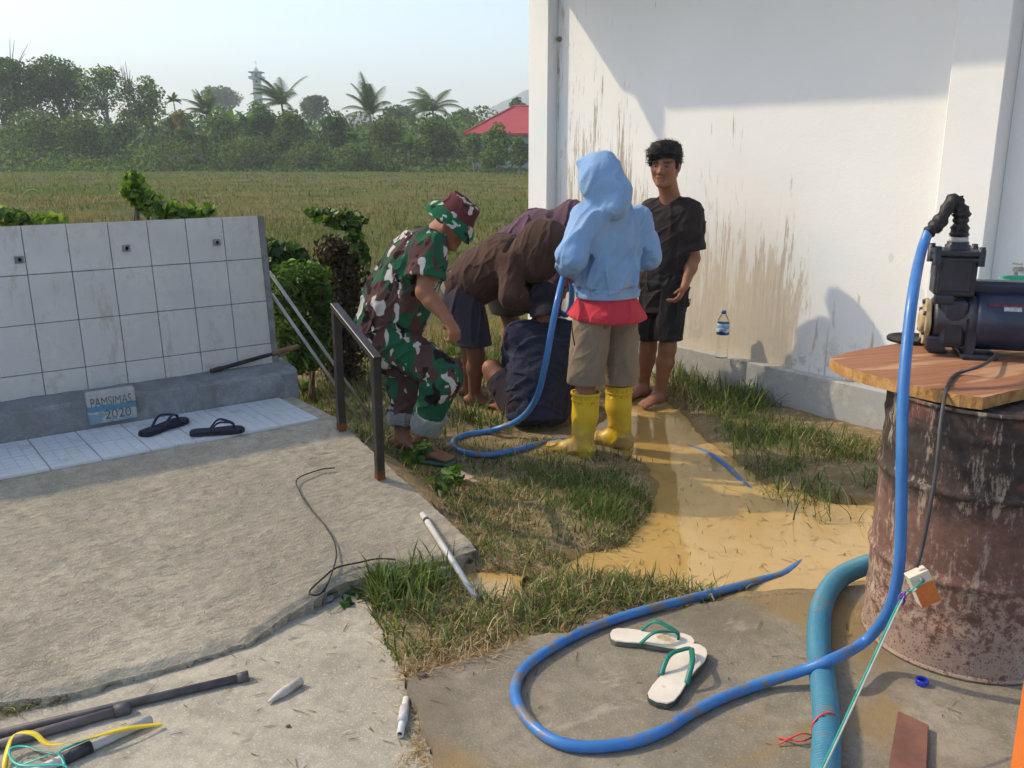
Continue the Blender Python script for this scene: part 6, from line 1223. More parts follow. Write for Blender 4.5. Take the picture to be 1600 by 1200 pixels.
def patch(label, poly, n, hh, lean, dry, wid=0.0028, clump=0.0, curl=0.6, minz=-0.012, segs=2, name='grass'):
    q = in_poly(poly, n)
    if clump:
        c = in_poly(poly, max(6, int(n / clump))); i = rng.integers(0, len(c), n); q = c[i] + 0.035 * rng.standard_normal((n, 2)) * (0.6 + rng.random((n, 1)))
    q = q + 0.035 * rng.standard_normal((n, 2)); m = 0.50 + 0.95 * vnoise(q, 5.0, 3, 31); keep = rng.random(n) < np.clip(m, 0.15, 1); 
    slab = np.array([(lambda ad: (ad[0] < SLAB_R + 0.005) and (ad[1] < float(lip(ad[0])) + 0.0))(to_ad(p)) for p in q]); z = ground_h(q[:, 0], q[:, 1]); keep &= (z > minz) & ~slab & (poly_sd(q[:, 0], q[:, 1], pad_poly) > -0.05) & (poly_sd(q[:, 0], q[:, 1], path_poly) > -0.05)
    q, z = q[keep], np.maximum(z[keep], -0.01); n = len(q); isdry = rng.random(n) < np.clip(dry + 0.35 * vnoise(q, 2.5, 2, 77), 0.02, 0.98)
    cols = np.where(isdry[:, None], pick(STRAW, n, (3, 3, 2, 2)), pick(GREEN + DULL, n, (2, 3, 3, 2, 2, 1, 2))); h = hh[0] + (hh[1] - hh[0]) * rng.random(n) ** 1.5; ln = np.abs(rng.standard_normal(n)) * lean + isdry * 0.3
    return blades(np.stack([q[:, 0], q[:, 1], z - 0.004], -1), h, wid * (0.6 + 0.8 * rng.random(n)), ln.clip(0, 1.5), cols, curl, segs)
P1 = pxpoly([(600, 735), (640, 715), (720, 690), (860, 690), (985, 715), (1020, 760), (1005, 815), (960, 850), (880, 880), (790, 900), (745, 880), (735, 850), (680, 800)])
veg('grass', [patch('', P1, 22000, (0.025, 0.060), 1.05, 0.62, 0.0022), patch('', P1, 5000, (0.04, 0.09), 0.7, 0.25, 0.0026, 26), patch('', pxpoly([(820, 740), (980, 735), (1015, 780), (990, 820), (880, 810)]), 4200, (0.04, 0.075), 0.6, 0.05, 0.0026)], M_GRASS, kind='stuff')
P2 = pxpoly([(510, 905), (545, 890), (640, 885), (720, 905), (790, 960), (770, 1000), (690, 1030), (620, 1060), (580, 1055), (560, 1000), (545, 950)])
veg('grass', [patch('', P2, 5000, (0.05, 0.13), 0.75, 0.35, 0.0024, 22, 1.0, segs=3), patch('', P2, 5500, (0.03, 0.08), 1.0, 0.72, 0.0018), patch('', pxpoly([(530, 905), (620, 885), (680, 900), (660, 960), (580, 985)]), 2600, (0.08, 0.17), 0.40, 0.04, 0.0032, 26, 0.7, segs=3)], M_GRASS, kind='stuff')
P3 = pxpoly([(830, 915), (900, 895), (1010, 900), (1080, 910), (1130, 928), (1050, 948), (950, 965), (860, 985), (820, 975)])
veg('grass', [patch('', P3, 4200, (0.05, 0.12), 0.8, 0.35, 0.0024, 20, 1.0, segs=3), patch('', P3, 3600, (0.03, 0.07), 1.0, 0.6, 0.0018)], M_GRASS, kind='stuff')
P4 = pxpoly([(1030, 610), (1060, 575), (1110, 580), (1180, 610), (1215, 640), (1150, 655), (1080, 645)]); P5 = pxpoly([(1130, 660), (1200, 650), (1290, 680), (1370, 700), (1370, 725), (1280, 730), (1200, 745), (1150, 720)])
veg('grass', [patch('', P4, 3600, (0.08, 0.24), 0.5, 0.12, 0.0034, 30, 0.9, segs=3), patch('', P4, 1800, (0.06, 0.14), 0.8, 0.6, 0.0024), patch('', P5, 5200, (0.03, 0.075), 0.6, 0.10, 0.0026), patch('', P5, 900, (0.08, 0.16), 0.5, 0.1, 0.003, 20, 0.8, segs=3), patch('', pxpoly([(1280, 690), (1370, 690), (1375, 730), (1290, 725)]), 1500, (0.03, 0.08), 0.8, 0.5, 0.0022)], M_GRASS, kind='stuff')
P6 = pxpoly([(1190, 745), (1280, 750), (1385, 745), (1385, 800), (1260, 800), (1200, 790)]); veg('grass', [patch('', P6, 520, (0.06, 0.17), 0.7, 0.15, 0.003, 34, 0.9, -1, 3), patch('', PUDDLE, 520, (0.025, 0.08), 1.15, 0.5, 0.0018, 5, 0.9, -1)], M_GRASS, kind='stuff')
P7 = pxpoly([(470, 600), (520, 560), (600, 560), (640, 640), (640, 715), (590, 735), (545, 680), (500, 640)], 0.12); P8 = pxpoly([(430, 560), (480, 500), (600, 480), (700, 470), (820, 480), (900, 520), (930, 640), (820, 670), (740, 680), (650, 700), (600, 620)], 0.05)
veg('grass', [patch('', P7, 5500, (0.05, 0.13), 0.6, 0.2, 0.003, 24, 0.8), patch('', P8, 15000, (0.05, 0.14), 0.6, 0.25, 0.0034), patch('', P8, 4500, (0.10, 0.22), 0.5, 0.05, 0.0045, 30, 0.8, segs=3)], M_GRASS, kind='stuff')
P9 = pxpoly([(-40, 1075), (60, 1078), (130, 1076), (110, 1095), (40, 1110), (-40, 1140)], 0.03); q = in_poly(P9, 700); z = np.full(len(q), 0.03)
edge_q = np.array([list(on_z(x + rng.normal(0, 14), y + rng.normal(0, 7), 0.03)[:2]) for x, y in [(640 + 5 * k, 1066 - 1.3 * k) for k in range(34)] for _ in range(24)])
path_q = np.array([list(on_z(x, y, 0.03)[:2]) for x, y in zip(rng.normal(655, 12, 260), rng.uniform(1080, 1200, 260))])
def loose(q, z, n_h, cols, lean=1.2): n = len(q); return blades(np.stack([q[:, 0], q[:, 1], z], -1), n_h[0] + (n_h[1] - n_h[0]) * rng.random(n), np.full(n, 0.0015), np.full(n, lean) + 0.25 * rng.standard_normal(n), cols, 0.4)
veg('dry_grass', [loose(q, z, (0.02, 0.07), pick(STRAW + GREEN[:2], len(q)), 0.9), loose(edge_q, np.full(len(edge_q), 0.05), (0.03, 0.08), pick(STRAW + [(0.20, 0.10, 0.05), (0.28, 0.14, 0.06)], len(edge_q))), loose(path_q, np.full(len(path_q), 0.031), (0.02, 0.06), pick(STRAW, len(path_q)), 1.45)], M_GRASS, kind='stuff')
# straw, clippings and dead leaves lying about on concrete and water
lt = []
for poly, zz, n in ((pad_poly[:11] + [(2.4, 2.0), (0.0, 2.0)], 0.0635, 130), (PUDDLE, 0.003, 620), (path_poly[:5] + [(-1.4, 2.0), (-1.2, 2.7)], 0.031, 130)):
    q = in_poly(poly, n); lt.append(blades(np.stack([q[:, 0], q[:, 1], np.full(n, zz)], -1), 0.015 + 0.06 * rng.random(n) ** 2, np.full(n, 0.0017), np.full(n, 1.53), pick([(0.12, 0.08, 0.04), (0.20, 0.14, 0.07), (0.07, 0.05, 0.03), (0.28, 0.21, 0.11)], n), 0.02))
a_ = rng.random(240) * -1.9; d_ = rng.random(240) * 1.15; lt.append(blades(np.array([list(from_ad(a, d) + Vector((0, 0, 0.006))) for a, d in zip(a_, d_)]), 0.012 + 0.03 * rng.random(240) ** 2, np.full(240, 0.0013), np.full(240, 1.50), pick([(0.12, 0.08, 0.04), (0.2, 0.14, 0.07)], 240), 0.02))
veg('straw_litter', lt, M_GRASS, kind='stuff')
# the open field
def field_blades(n, y0, y1, hh, wid, cols, w, lean=0.35, seed=5):
    Y = y0 * (y1 / y0) ** rng.random(n); X = (-0.80 + 0.95 * rng.random(n)) * Y - 0.5 + rng.standard_normal(n); q = np.stack([X, Y], -1); dens = 0.55 + 0.7 * vnoise(q, 0.35, 3, seed); k = rng.random(n) < dens.clip(0.1, 1); 
    u_ = np.array([-BU.x, -BU.y]); s_ = (q - np.array([bq.x, bq.y])) @ np.array([-BU.x, -BU.y]); o_ = (q - np.array([bq.x, bq.y])) @ np.array([0.796, 0.605]); k &= ~((s_ > -2.5) & (o_ > -0.1)); a_ = (q - np.array([RAMP_O.x, RAMP_O.y])) @ np.array([RV.x, RV.y]); dd = (q - np.array([RAMP_O.x, RAMP_O.y])) @ np.array([RN.x, RN.y]); k &= ~((dd > -0.95) & (a_ < 0.2))
    q = q[k]; n = len(q); z = ground_h(q[:, 0], q[:, 1]); far = q[:, 1]; return blades(np.stack([q[:, 0], q[:, 1], z - 0.01], -1), (hh[0] + (hh[1] - hh[0]) * rng.random(n)), wid * (0.5 + far / 9.0), np.abs(rng.standard_normal(n)) * lean, np.where((vnoise(q * np.array([0.5, 1.0]), 0.14, 3, seed + 40) + 0.25 * rng.standard_normal(n) > 0.02)[:, None], pick(cols[:3], n, (2, 3, 2)), pick(cols[2:], n, (2, 3, 3))), 0.7)
FG = [(0.075, 0.11, 0.022), (0.115, 0.145, 0.035), (0.16, 0.165, 0.055), (0.24, 0.185, 0.085), (0.18, 0.125, 0.06)]
veg('field_grass', [field_blades(36000, 6.6, 24, (0.07, 0.24), 0.0034, FG, (4, 5, 3, 2, 1)), field_blades(42000, 14, 75, (0.08, 0.24), 0.0040, FG, (1.3, 3, 4, 4, 3), 0.45, 9)], M_GRASS, kind='stuff')
# ------------------------------------------------------------------ near shrubs and creepers
def blob_pts(lobes, n, shell=0.72):
    w = np.array([l[1][0] * l[1][2] + 1e-6 for l in lobes]); i = rng.choice(len(lobes), n, p=w / w.sum()); d = rng.standard_normal((n, 3)); d /= np.linalg.norm(d, axis=1)[:, None]; r = (shell + (1.05 - shell) * rng.random(n))[:, None]
    c = np.array([list(l[0]) for l in lobes])[i]; R_ = np.array([list(l[1]) for l in lobes])[i]; return c + d * r * R_, d
def shrub(name, label, cat, lobes, n, size, cols, w, base, stems=5, bark=(0.10, 0.075, 0.05), aspect=0.55, up=0.35, mat=None, group=None, bias=0.5):
    root = empty(name, base); tag(root, label, cat, group); p, d = blob_pts(lobes, n, 0.35); nb = d * 0.6 + np.array([0, 0, up]); nb /= np.linalg.norm(nb, axis=1)[:, None]; cl = pick(cols, n, w)
    veg('crown', [leafset(p - np.array(base), size, cl, nb, bias, aspect)], mat or M_LEAF, parent=root)
    mb = MB()
    for k in range(stems):
        l = lobes[k % len(lobes)][0]; b0 = Vector(base) + Vector((random.uniform(-1, 1), random.uniform(-1, 1), 0)) * 0.04; m_ = b0.lerp(Vector(l), 0.5) + Vector((random.uniform(-1, 1), random.uniform(-1, 1), 0.3)) * (Vector(l) - b0).length * 0.12; P = spline([b0, m_, Vector(l)], 5); sz = max(0.006, (Vector(l) - b0).length * 0.018); mb.tube(P, [sz * (1 - 0.7 * i / len(P)) for i in range(len(P))], 6)
    mb.build('trunk', simple('bark', bark, tuple(v * 1.5 for v in bark), 12, 0.9, 0.5, 40, 0.01), root, rel=base); return root
VG = [(0.10, 0.20, 0.026), (0.16, 0.28, 0.042), (0.24, 0.35, 0.075), (0.07, 0.14, 0.022)]; DG = [(0.03, 0.075, 0.014), (0.05, 0.11, 0.02), (0.075, 0.15, 0.025), (0.025, 0.05, 0.012)]; DRYV = [(0.055, 0.036, 0.022), (0.085, 0.055, 0.032), (0.035, 0.026, 0.016), (0.12, 0.08, 0.045)]
def lb(px, py, Y, rx, rz, ry=None): return (at(px, py, Y), (rx, ry or rx, rz))
b_ = lambda px, Y: (at(px, 400, Y).x, Y, gz(at(px, 400, Y).x, Y))
shrub('creeper', 'bright green creeper rising above the middle of the tap wall', 'creeper', [lb(213, 298, 5.25, .075, .085), lb(208, 282, 5.25, .05, .045), lb(228, 318, 5.25, .07, .06), lb(262, 330, 5.25, .10, .065), lb(300, 330, 5.3, .10, .05), lb(245, 312, 5.3, .04, .03), lb(325, 328, 5.3, .045, .03)], 470, 0.058, VG, (3, 4, 3, 2), b_(260, 5.35), 6, aspect=0.8, bias=0.3)
shrub('creeper', 'bright green creeper at the left end of the tap wall top', 'creeper', [lb(10, 338, 4.75, .10, .05), lb(35, 342, 4.8, .06, .04), lb(75, 344, 4.85, .09, .035), lb(-40, 335, 4.7, .12, .07)], 330, 0.052, VG, (3, 4, 3, 2), b_(20, 4.95), 4, aspect=0.8, bias=0.3)
ten = [[at(24, 340, 4.78), at(30, 318, 4.78), at(38, 302, 4.78), at(50, 296, 4.78), at(62, 300, 4.78), at(70, 312, 4.78)], [at(230, 318, 5.22), at(243, 300, 5.22), at(256, 305, 5.22), at(258, 316, 5.22)], [at(320, 332, 5.28), at(336, 325, 5.28), at(345, 319, 5.28)], [at(-10, 305, 4.75), at(8, 302, 4.75), at(22, 306, 4.75)]]
for k, t in enumerate(ten): cable('tendril', ['curled pale tendril above the left creeper', 'thin pale tendril beside the tallest creeper shoot', 'short tendril at the right end of the creeper', 'thin stray tendril at the far left'][k], 'tendril', t, 0.0028, simple('pale_tendril', (0.22, 0.30, 0.08), (0.30, 0.36, 0.14), 10, 0.6), 6)
b0 = b_(530, 6.15); root = shrub('vine_pillar', 'old post smothered in dry brown vines with a green crest', 'shrub', [(Vector((b0[0], b0[1], b0[2] + 0.20)), (.17, .17, .28)), (Vector((b0[0] + .01, b0[1], b0[2] + 0.50)), (.18, .18, .28)), (Vector((b0[0] + .03, b0[1], b0[2] + 0.76)), (.16, .16, .24)), (Vector((b0[0] - .03, b0[1], b0[2] + 0.88)), (.14, .14, .16))], 3600, 0.045, DRYV + [(0.05, 0.09, 0.02)], (3, 3, 3, 1, 1.3), b0, 7)
p, d = blob_pts([lb(545, 345, 6.05, .12, .06), lb(520, 340, 6.05, .13, .06), lb(555, 372, 5.98, .05, .08), lb(492, 332, 6.0, .05, .03), lb(570, 400, 6.0, .03, .08)], 330, 0.4); veg('green_crest', [leafset(p - np.array(b0), 0.06, pick(VG[:2] + DG, 330), d, 0.4, 0.7)], M_LEAF, parent=root)
shrub('leafy_bush', 'low green bush with narrow leaves beside the vine pillar', 'bush', [lb(462, 440, 5.55, .17, .13), lb(490, 450, 5.55, .12, .12), lb(455, 470, 5.5, .14, .10), lb(480, 430, 5.7, .14, .08), lb(505, 480, 5.6, .08, .12), lb(455, 520, 5.5, .16, .13), lb(495, 525, 5.55, .14, .13), lb(470, 560, 5.45, .16, .10)], 3000, 0.060, DG[1:3] + VG[:2], (3, 3, 2, 1), b_(470, 5.65), 6, aspect=0.32)
shrub('leafy_bush', 'dark broad-leaved bush just behind the end of the tap wall', 'bush', [lb(430, 395, 6.2, .16, .08), lb(455, 402, 6.3, .12, .07), lb(425, 425, 6.1, .12, .12), lb(430, 465, 6.1, .15, .14), lb(435, 500, 6.0, .15, .12)], 1300, 0.075, DG, (3, 3, 2, 2), b_(432, 6.3), 4, aspect=0.75)
for k, (x, y, Y, n, lab) in enumerate(((640, 740, 4.4, 70, 'broad-leaved weed at the soldier\'s feet'), (690, 780, 4.0, 60, 'broad-leaved weed on the edge of the slab below the soldier'), (545, 930, 3.05, 26, 'dark broad-leaved weed under the broken slab lip'), (708, 560, 5.7, 130, 'leafy weed behind the soldier\'s knee'), (470, 620, 4.95, 60, 'leafy weed beside the end of the curb'))):
    g0 = on_z(x, y, 0.05); zz = gz(g0.x, g0.y); base = (g0.x, g0.y, zz); r = 0.055 if k != 3 else 0.12
    shrub('weed', lab, 'weed', [(Vector((g0.x, g0.y, zz + 0.04)), (r * 1.6, r * 1.6, 0.05))] + ([(Vector((g0.x + .05, g0.y + .03, zz + 0.07)), (r, r, 0.06))] if k != 2 else []), n, 0.05 if k != 2 else 0.075, DG[1:3] + VG[:2] if k != 2 else DG, None, base, 3, aspect=0.6, up=0.9)
# dry stalks by the plinth
st = []
for x, y, Y in ((1112, 570, 5.9), (1150, 585, 5.75), (1090, 575, 5.95), (1172, 590, 5.65), (1135, 580, 5.8)):
    g0 = on_z(x, y, 0.04); st.append(blades(np.array([[g0.x, g0.y, 0.03]] * 5) + 0.02 * rng.standard_normal((5, 3)) * np.array([1, 1, 0]), 0.18 + 0.2 * rng.random(5), np.full(5, 0.0028), np.full(5, 0.25), pick(DULL, 5), 0.4, 3)); c = np.array([[g0.x, g0.y, 0.27]]) + 0.05 * rng.standard_normal((26, 3)); st.append(leafset(c, 0.014, pick(DULL + STRAW[:1], 26)))
veg('dry_stalks', st, M_GRASS, kind='stuff')
# ------------------------------------------------------------------ far trees
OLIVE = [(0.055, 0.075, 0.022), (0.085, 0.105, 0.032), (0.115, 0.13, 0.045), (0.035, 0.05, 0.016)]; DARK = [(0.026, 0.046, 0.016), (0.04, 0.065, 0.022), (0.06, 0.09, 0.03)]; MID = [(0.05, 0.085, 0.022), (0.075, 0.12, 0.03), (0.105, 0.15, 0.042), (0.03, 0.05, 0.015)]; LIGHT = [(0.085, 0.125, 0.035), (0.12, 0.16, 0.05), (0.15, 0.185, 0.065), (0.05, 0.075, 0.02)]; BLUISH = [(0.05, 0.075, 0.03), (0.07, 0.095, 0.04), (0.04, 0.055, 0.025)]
def tree(name, label, px, py_top, py_bot, wpx, Y, cols, n=1500, leaf=0.42, nl=9, trunk=True, cat='tree', base_py=None, spread=1.0, seed=0, shape='round', twigs=0):
    wpx *= 1.22; n = int(n * 1.5); nl += 4; k = Y / (FPX / CP); X = at(px, 200, Y).x; zt, zb = at(px, py_top, Y).z, at(px, py_bot, Y).z; g0 = gz(X, Y) if Y < 400 else -0.1; hw = wpx * k / 2; r_ = np.random.default_rng(100 + seed); lobes = []
    for i in range(nl):
        t = r_.random(); ang = r_.random() * 2 * math.pi; z = zb + (zt - zb) * ((0.15 if 'bush' not in name and 'leafy' not in name and 'willowy' not in name else 0.02) + 0.75 * t); q = (1 - abs(2 * t - 0.85) ** 2 * 0.55 if 'bush' not in name and 'leafy' not in name and 'willowy' not in name else 1.15 - 0.55 * t) if shape == 'round' else (0.55 + 0.45 * t); rad = hw * 0.62 * q * math.sqrt(r_.random()); sz = hw * (0.30 + 0.22 * r_.random()); vz = min(sz * 0.75, (zt - zb) * 0.30); z = min(z, zt - vz * 0.9)
        lobes.append((Vector((X + rad * math.cos(ang), Y + rad * math.sin(ang), z)), (sz, sz, vz)))
    lobes.append((Vector((X, Y, zt - (zt - zb) * 0.22)), (hw * 0.4, hw * 0.4, (zt - zb) * 0.22))); lobes.append((Vector((X - hw * 0.1, Y, (zt + zb) / 2)), (hw * 0.55, hw * 0.55, (zt - zb) * 0.36)))
    root = empty(name, (X, Y, g0)); tag(root, label, cat); base = np.array([X, Y, g0]); p, d = blob_pts(lobes, n, 0.7); sel = vnoise(p, 0.9 / max(hw * 0.35, 0.4), 2, seed) > -0.32; p, d = p[sel], d[sel]; nb = d * 0.5 + np.array([0, 0, 0.5]); nb /= np.linalg.norm(nb, axis=1)[:, None]
    veg('crown', [leafset(p - base, leaf, pick(cols, len(p)) * (1 + 0.35 * vnoise(p, 0.8, 2, seed + 3))[:, None].clip(0.5, 1.5), nb, 0.45, 0.6)], M_FARLEAF, parent=root)
    mb = MB(); th = max(0.10, hw * 0.07); top = Vector((X, Y, zb + (zt - zb) * 0.55)); mb.tube(spline([Vector((X, Y, g0 - 0.1)), Vector((X + hw * 0.06, Y, (g0 + top.z) / 2)), top], 5), [th * (1 - 0.5 * i / 10) for i in range(11)], 8)
    for l in lobes[:7]: s = Vector((X, Y, g0)).lerp(top, 0.55 + 0.3 * r_.random()); mb.tube(spline([s, s.lerp(l[0], 0.5) + Vector((0, 0, hw * 0.08)), l[0]], 4), [th * 0.5 * (1 - 0.7 * i / 8) for i in range(9)], 6)
    for i in range(twigs):
        a = r_.random() * 6.28; s = Vector((X + hw * 0.15 * math.cos(a), Y, zt - (zt - zb) * 0.3)); e = Vector((X + hw * (0.1 + 0.75 * r_.random()) * math.cos(a), Y + hw * 0.3 * math.sin(a), zt + (zt - zb) * (0.05 + 0.25 * r_.random()))); mb.tube(spline([s, s.lerp(e, 0.55) + Vector((0, 0, 0.15)), e], 4), [0.07 * (1 - 0.75 * i_ / 8) for i_ in range(9)], 5)
    mb.build('trunk', M_BARK, root, rel=(X, Y, g0)); return root
M_BARK = simple('grey_bark', (0.16, 0.14, 0.115), (0.24, 0.215, 0.18), 2, 0.9)
T = [('broad_tree', 'broad dark tree crown second from the left', 98, 92, 205, 135, 104, DARK + MID[:1], 4200, .36, 14, 0), ('tall_tree', 'tall tree with bare twigs at the far left edge', 18, 92, 210, 95, 100, MID + BLUISH, 3000, .36, 12, 7), ('airy_tree', 'pale airy tree right of the broad dark crown', 168, 102, 190, 76, 102, LIGHT, 1500, .34, 11, 0), ('airy_tree', 'thin tree with bare upright branches above its crown', 205, 122, 205, 46, 99, OLIVE, 700, .32, 8, 8), ('airy_tree', 'loose crowned tree right of the bare branches', 236, 118, 205, 56, 101, LIGHT + MID, 1100, .34, 10, 0),
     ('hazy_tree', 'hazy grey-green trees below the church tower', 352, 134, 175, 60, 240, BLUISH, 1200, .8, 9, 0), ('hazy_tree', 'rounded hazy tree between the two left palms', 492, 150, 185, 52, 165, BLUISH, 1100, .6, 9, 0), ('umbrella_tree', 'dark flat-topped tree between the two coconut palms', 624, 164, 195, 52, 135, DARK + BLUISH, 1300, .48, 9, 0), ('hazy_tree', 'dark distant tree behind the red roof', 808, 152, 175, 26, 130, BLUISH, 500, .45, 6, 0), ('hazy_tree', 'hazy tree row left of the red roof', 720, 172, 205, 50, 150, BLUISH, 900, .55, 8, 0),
     ('bushy_tree', 'large bushy tree under the right coconut palm', 684, 180, 255, 66, 88, MID + DARK, 2600, .30, 12, 0), ('bushy_tree', 'bright green bush in front of the red-roofed house', 778, 192, 256, 54, 74, MID + LIGHT, 1900, .26, 11, 0), ('bushy_tree', 'small bush against the white corner pillar', 812, 212, 256, 30, 70, MID, 900, .24, 7, 0), ('bushy_tree', 'round shrub left of the house bush', 740, 205, 250, 34, 80, MID + LIGHT, 900, .26, 7, 0),
     ('willowy_tree', 'feathery green tree filling the lower left of the wood', 52, 168, 262, 120, 92, MID + OLIVE, 4200, .30, 14, 0), ('willowy_tree', 'upright leafy thicket tree below the broad dark crown', 128, 172, 262, 86, 90, OLIVE + MID, 3000, .30, 12, 0), ('leafy_tree', 'dark green tree below the airy trees', 196, 182, 258, 66, 93, DARK + MID, 2000, .30, 10, 0), ('leafy_tree', 'leafy tree left of the crooked palm', 405, 158, 245, 62, 90, MID, 2400, .30, 11, 0), ('leafy_tree', 'leafy tree under the crooked palm', 455, 168, 248, 66, 89, MID + OLIVE, 2300, .30, 11, 0), ('leafy_tree', 'upright tree between the left palms and the feather palm', 524, 172, 248, 56, 88, MID + DARK, 1900, .30, 10, 0), ('leafy_tree', 'brownish tree below the feather palm', 604, 182, 250, 70, 90, OLIVE + [(0.13, 0.095, 0.055)], 2000, .30, 10, 0), ('leafy_tree', 'dense tree behind the yellowing bush', 285, 172, 250, 70, 94, MID + OLIVE, 2100, .32, 10, 0), ('leafy_tree', 'tall leafy tree below the church tower', 345, 165, 248, 66, 92, MID + LIGHT, 2100, .30, 10, 0),
     ('tall_tree', 'tall tree beyond the left edge of the picture', -70, 100, 225, 110, 101, MID + DARK, 2200, .38, 12, 0), ('tall_tree', 'second tall tree beyond the left edge of the picture', -165, 105, 225, 120, 103, MID + BLUISH, 2200, .38, 12, 0),
     ('yellow_bush', 'yellowing bush among the green trees', 282, 172, 205, 22, 86, [(0.20, 0.15, 0.04), (0.16, 0.10, 0.035)], 260, .28, 5, 0), ('olive_bush', 'wide olive bush at the edge of the field, left part', 275, 218, 268, 150, 84, OLIVE, 3000, .26, 14, 0), ('olive_bush', 'wide olive bush at the edge of the field, middle part', 395, 212, 266, 110, 84, OLIVE, 2300, .26, 12, 0), ('olive_bush', 'low green bush below the feather palm', 560, 222, 268, 110, 82, OLIVE + MID, 2200, .26, 12, 0), ('olive_bush', 'round low bush right of the wide olive bush', 480, 218, 266, 90, 83, OLIVE + MID, 1900, .26, 12, 0)]
for i, (nm, lab, px, yt, yb, w, Y, cl, n, lf, nl, tg) in enumerate(T): tree(nm, lab, px, yt, yb, w, Y, cl, n, lf, nl, seed=i, twigs=tg)
def palm(label, px, py, Y, fl, seed, wind=0.6, nf=20, lift=0.6, base_py=262, trunk_r=0.16):
    r_ = np.random.default_rng(seed); c = at(px, py, Y); X, z = c.x, c.z; g0 = gz(X, Y); root = empty('palm_tree', (X, Y, g0)); tag(root, label, 'palm'); base = Vector((X, Y, g0)); mb = MB(); mb.tube(spline([base - Vector((0, 0, .1)), Vector((X + 0.25, Y, (g0 + z) / 2)), c], 6), [trunk_r * (1 - 0.4 * i / 12) for i in range(13)], 8); mb.build('trunk', M_BARK, root, rel=base)
    parts = []; rac = MB()
    for k in range(nf):
        a = 2 * math.pi * k / nf + r_.normal(0, .2); el = lift + 0.75 * r_.random() - 0.6 * (k % 3 == 0); d = Vector((math.cos(a) * math.cos(el), math.sin(a) * math.cos(el), math.sin(el))); d = (d + Vector((wind * (0.3 + 0.3 * r_.random()) * -1, 0, 0))).normalized(); L = fl * (0.75 + 0.4 * r_.random()); P = []; p = c.copy(); dd = d.copy()
        for i in range(14): P.append(p.copy()); p = p + dd * (L / 13); dd = (dd + Vector((-0.035 * wind, 0, -0.105))).normalized()
        rac.tube(P[::2], [0.035 * (1 - 0.8 * i / 7) for i in range(len(P[::2]))], 5)
        pos, tip = [], []
        for i in range(1, 14):
            t = (P[i] - P[i - 1]).normalized(); s = t.cross(Vector((0, 0, 1))); s = s.normalized() if s.length > 0.05 else Vector((0, 1, 0))
            for sub in (0.0, 0.5):
                b = P[i - 1].lerp(P[i], sub); l = fl * 0.27 * math.sin(math.pi * (0.12 + 0.8 * (i + sub) / 14))
                for sd in (-1, 1): e = b + (s * sd * 0.72 + t * 0.6 + Vector((-0.15 * wind, 0, -0.42))).normalized() * l; w_ = t * 0.055; pos.append([list(b - w_), list(b + w_), list(e)])
        A = np.array(pos).reshape(-1, 3) - np.array(base); n = len(pos); F = np.arange(n * 3).reshape(n, 3); parts.append((A, F, np.repeat(pick([(0.035, 0.06, 0.024), (0.05, 0.08, 0.03), (0.07, 0.10, 0.04)], n), 3, 0)))
    veg('fronds', parts, M_FARLEAF, parent=root); rac.build('frond_ribs', simple('palm_rib', (0.09, 0.10, 0.04), (0.13, 0.13, 0.06), 2, 0.7), root, rel=base)
palm('wind-bent coconut palm right of the church tower', 440, 162, 96, 3.5, 1, 0.7, 22, 0.75); palm('feather-leaved palm with upright fronds in the middle of the treeline', 578, 178, 94, 3.7, 2, 0.15, 20, 0.95); palm('wind-bent coconut palm left of the red roof', 676, 172, 92, 3.5, 3, 0.6, 22, 0.55); palm('leaning palm left of the church tower', 322, 178, 95, 2.6, 4, 0.2, 18, 0.95); palm('small dark palm with a tufted head near the airy trees', 271, 158, 103, 1.1, 5, 0.0, 16, 0.5, trunk_r=0.1); palm('half hidden palm below the small tufted palm', 238, 205, 88, 2.0, 6, 0.3, 16, 0.5)
for k, (px, pt, Y, lab) in enumerate(((380, 165, 87, 'banana clump left of the wind-bent palm'), (300, 190, 86, 'banana clump right of the yellowing bush'), (545, 195, 86, 'banana clump below the feather palm'), (640, 205, 84, 'banana clump left of the large bushy tree'))):
    X = at(px, 200, Y).x; g0 = gz(X, Y); zt = at(px, pt, Y).z; root = empty('banana_plant', (X, Y, g0)); tag(root, lab, 'banana plant'); mb = MB(); parts = []
    for s in range(5):
        bx, by = X + random.uniform(-1.2, 1.2), Y + random.uniform(-.8, .8); h = (zt - g0) * random.uniform(.5, .75); mb.tube([Vector((bx, by, g0 - .1)), Vector((bx, by, g0 + h))], [.13, .08], 7)
        for l in range(7):
            a = random.uniform(0, 6.28); el = random.uniform(.5, 1.35); L = (zt - g0) * random.uniform(.25, .42); n = 9; d = Vector((math.cos(a) * math.cos(el), math.sin(a) * math.cos(el), math.sin(el))); p = Vector((bx, by, g0 + h)); V = []; s_ = d.cross(Vector((0, 0, 1))).normalized()
            for i in range(n): w_ = 0.26 * math.sin(math.pi * (0.08 + 0.9 * i / (n - 1))); V += [list(p - s_ * w_ + Vector((0, 0, .06))), list(p), list(p + s_ * w_ + Vector((0, 0, .06)))]; p = p + d * (L / (n - 1)); d = (d + Vector((0, 0, -0.16))).normalized()
            F = [];
            for i in range(n - 1):
                for j in (0, 1): q = i * 3 + j; F += [[q, q + 1, q + 4], [q, q + 4, q + 3]]
            parts.append((np.array(V) - np.array([X, Y, g0]), np.array(F), np.repeat(pick([(0.06, 0.11, 0.03), (0.085, 0.14, 0.04), (0.045, 0.08, 0.025)], 1), len(V), 0)))
    veg('leaves', parts, M_FARLEAF, parent=root); mb.build('stem', simple('banana_stem', (0.05, 0.065, 0.025), (0.08, 0.09, 0.04), 2, 0.8), root, rel=(X, Y, g0))
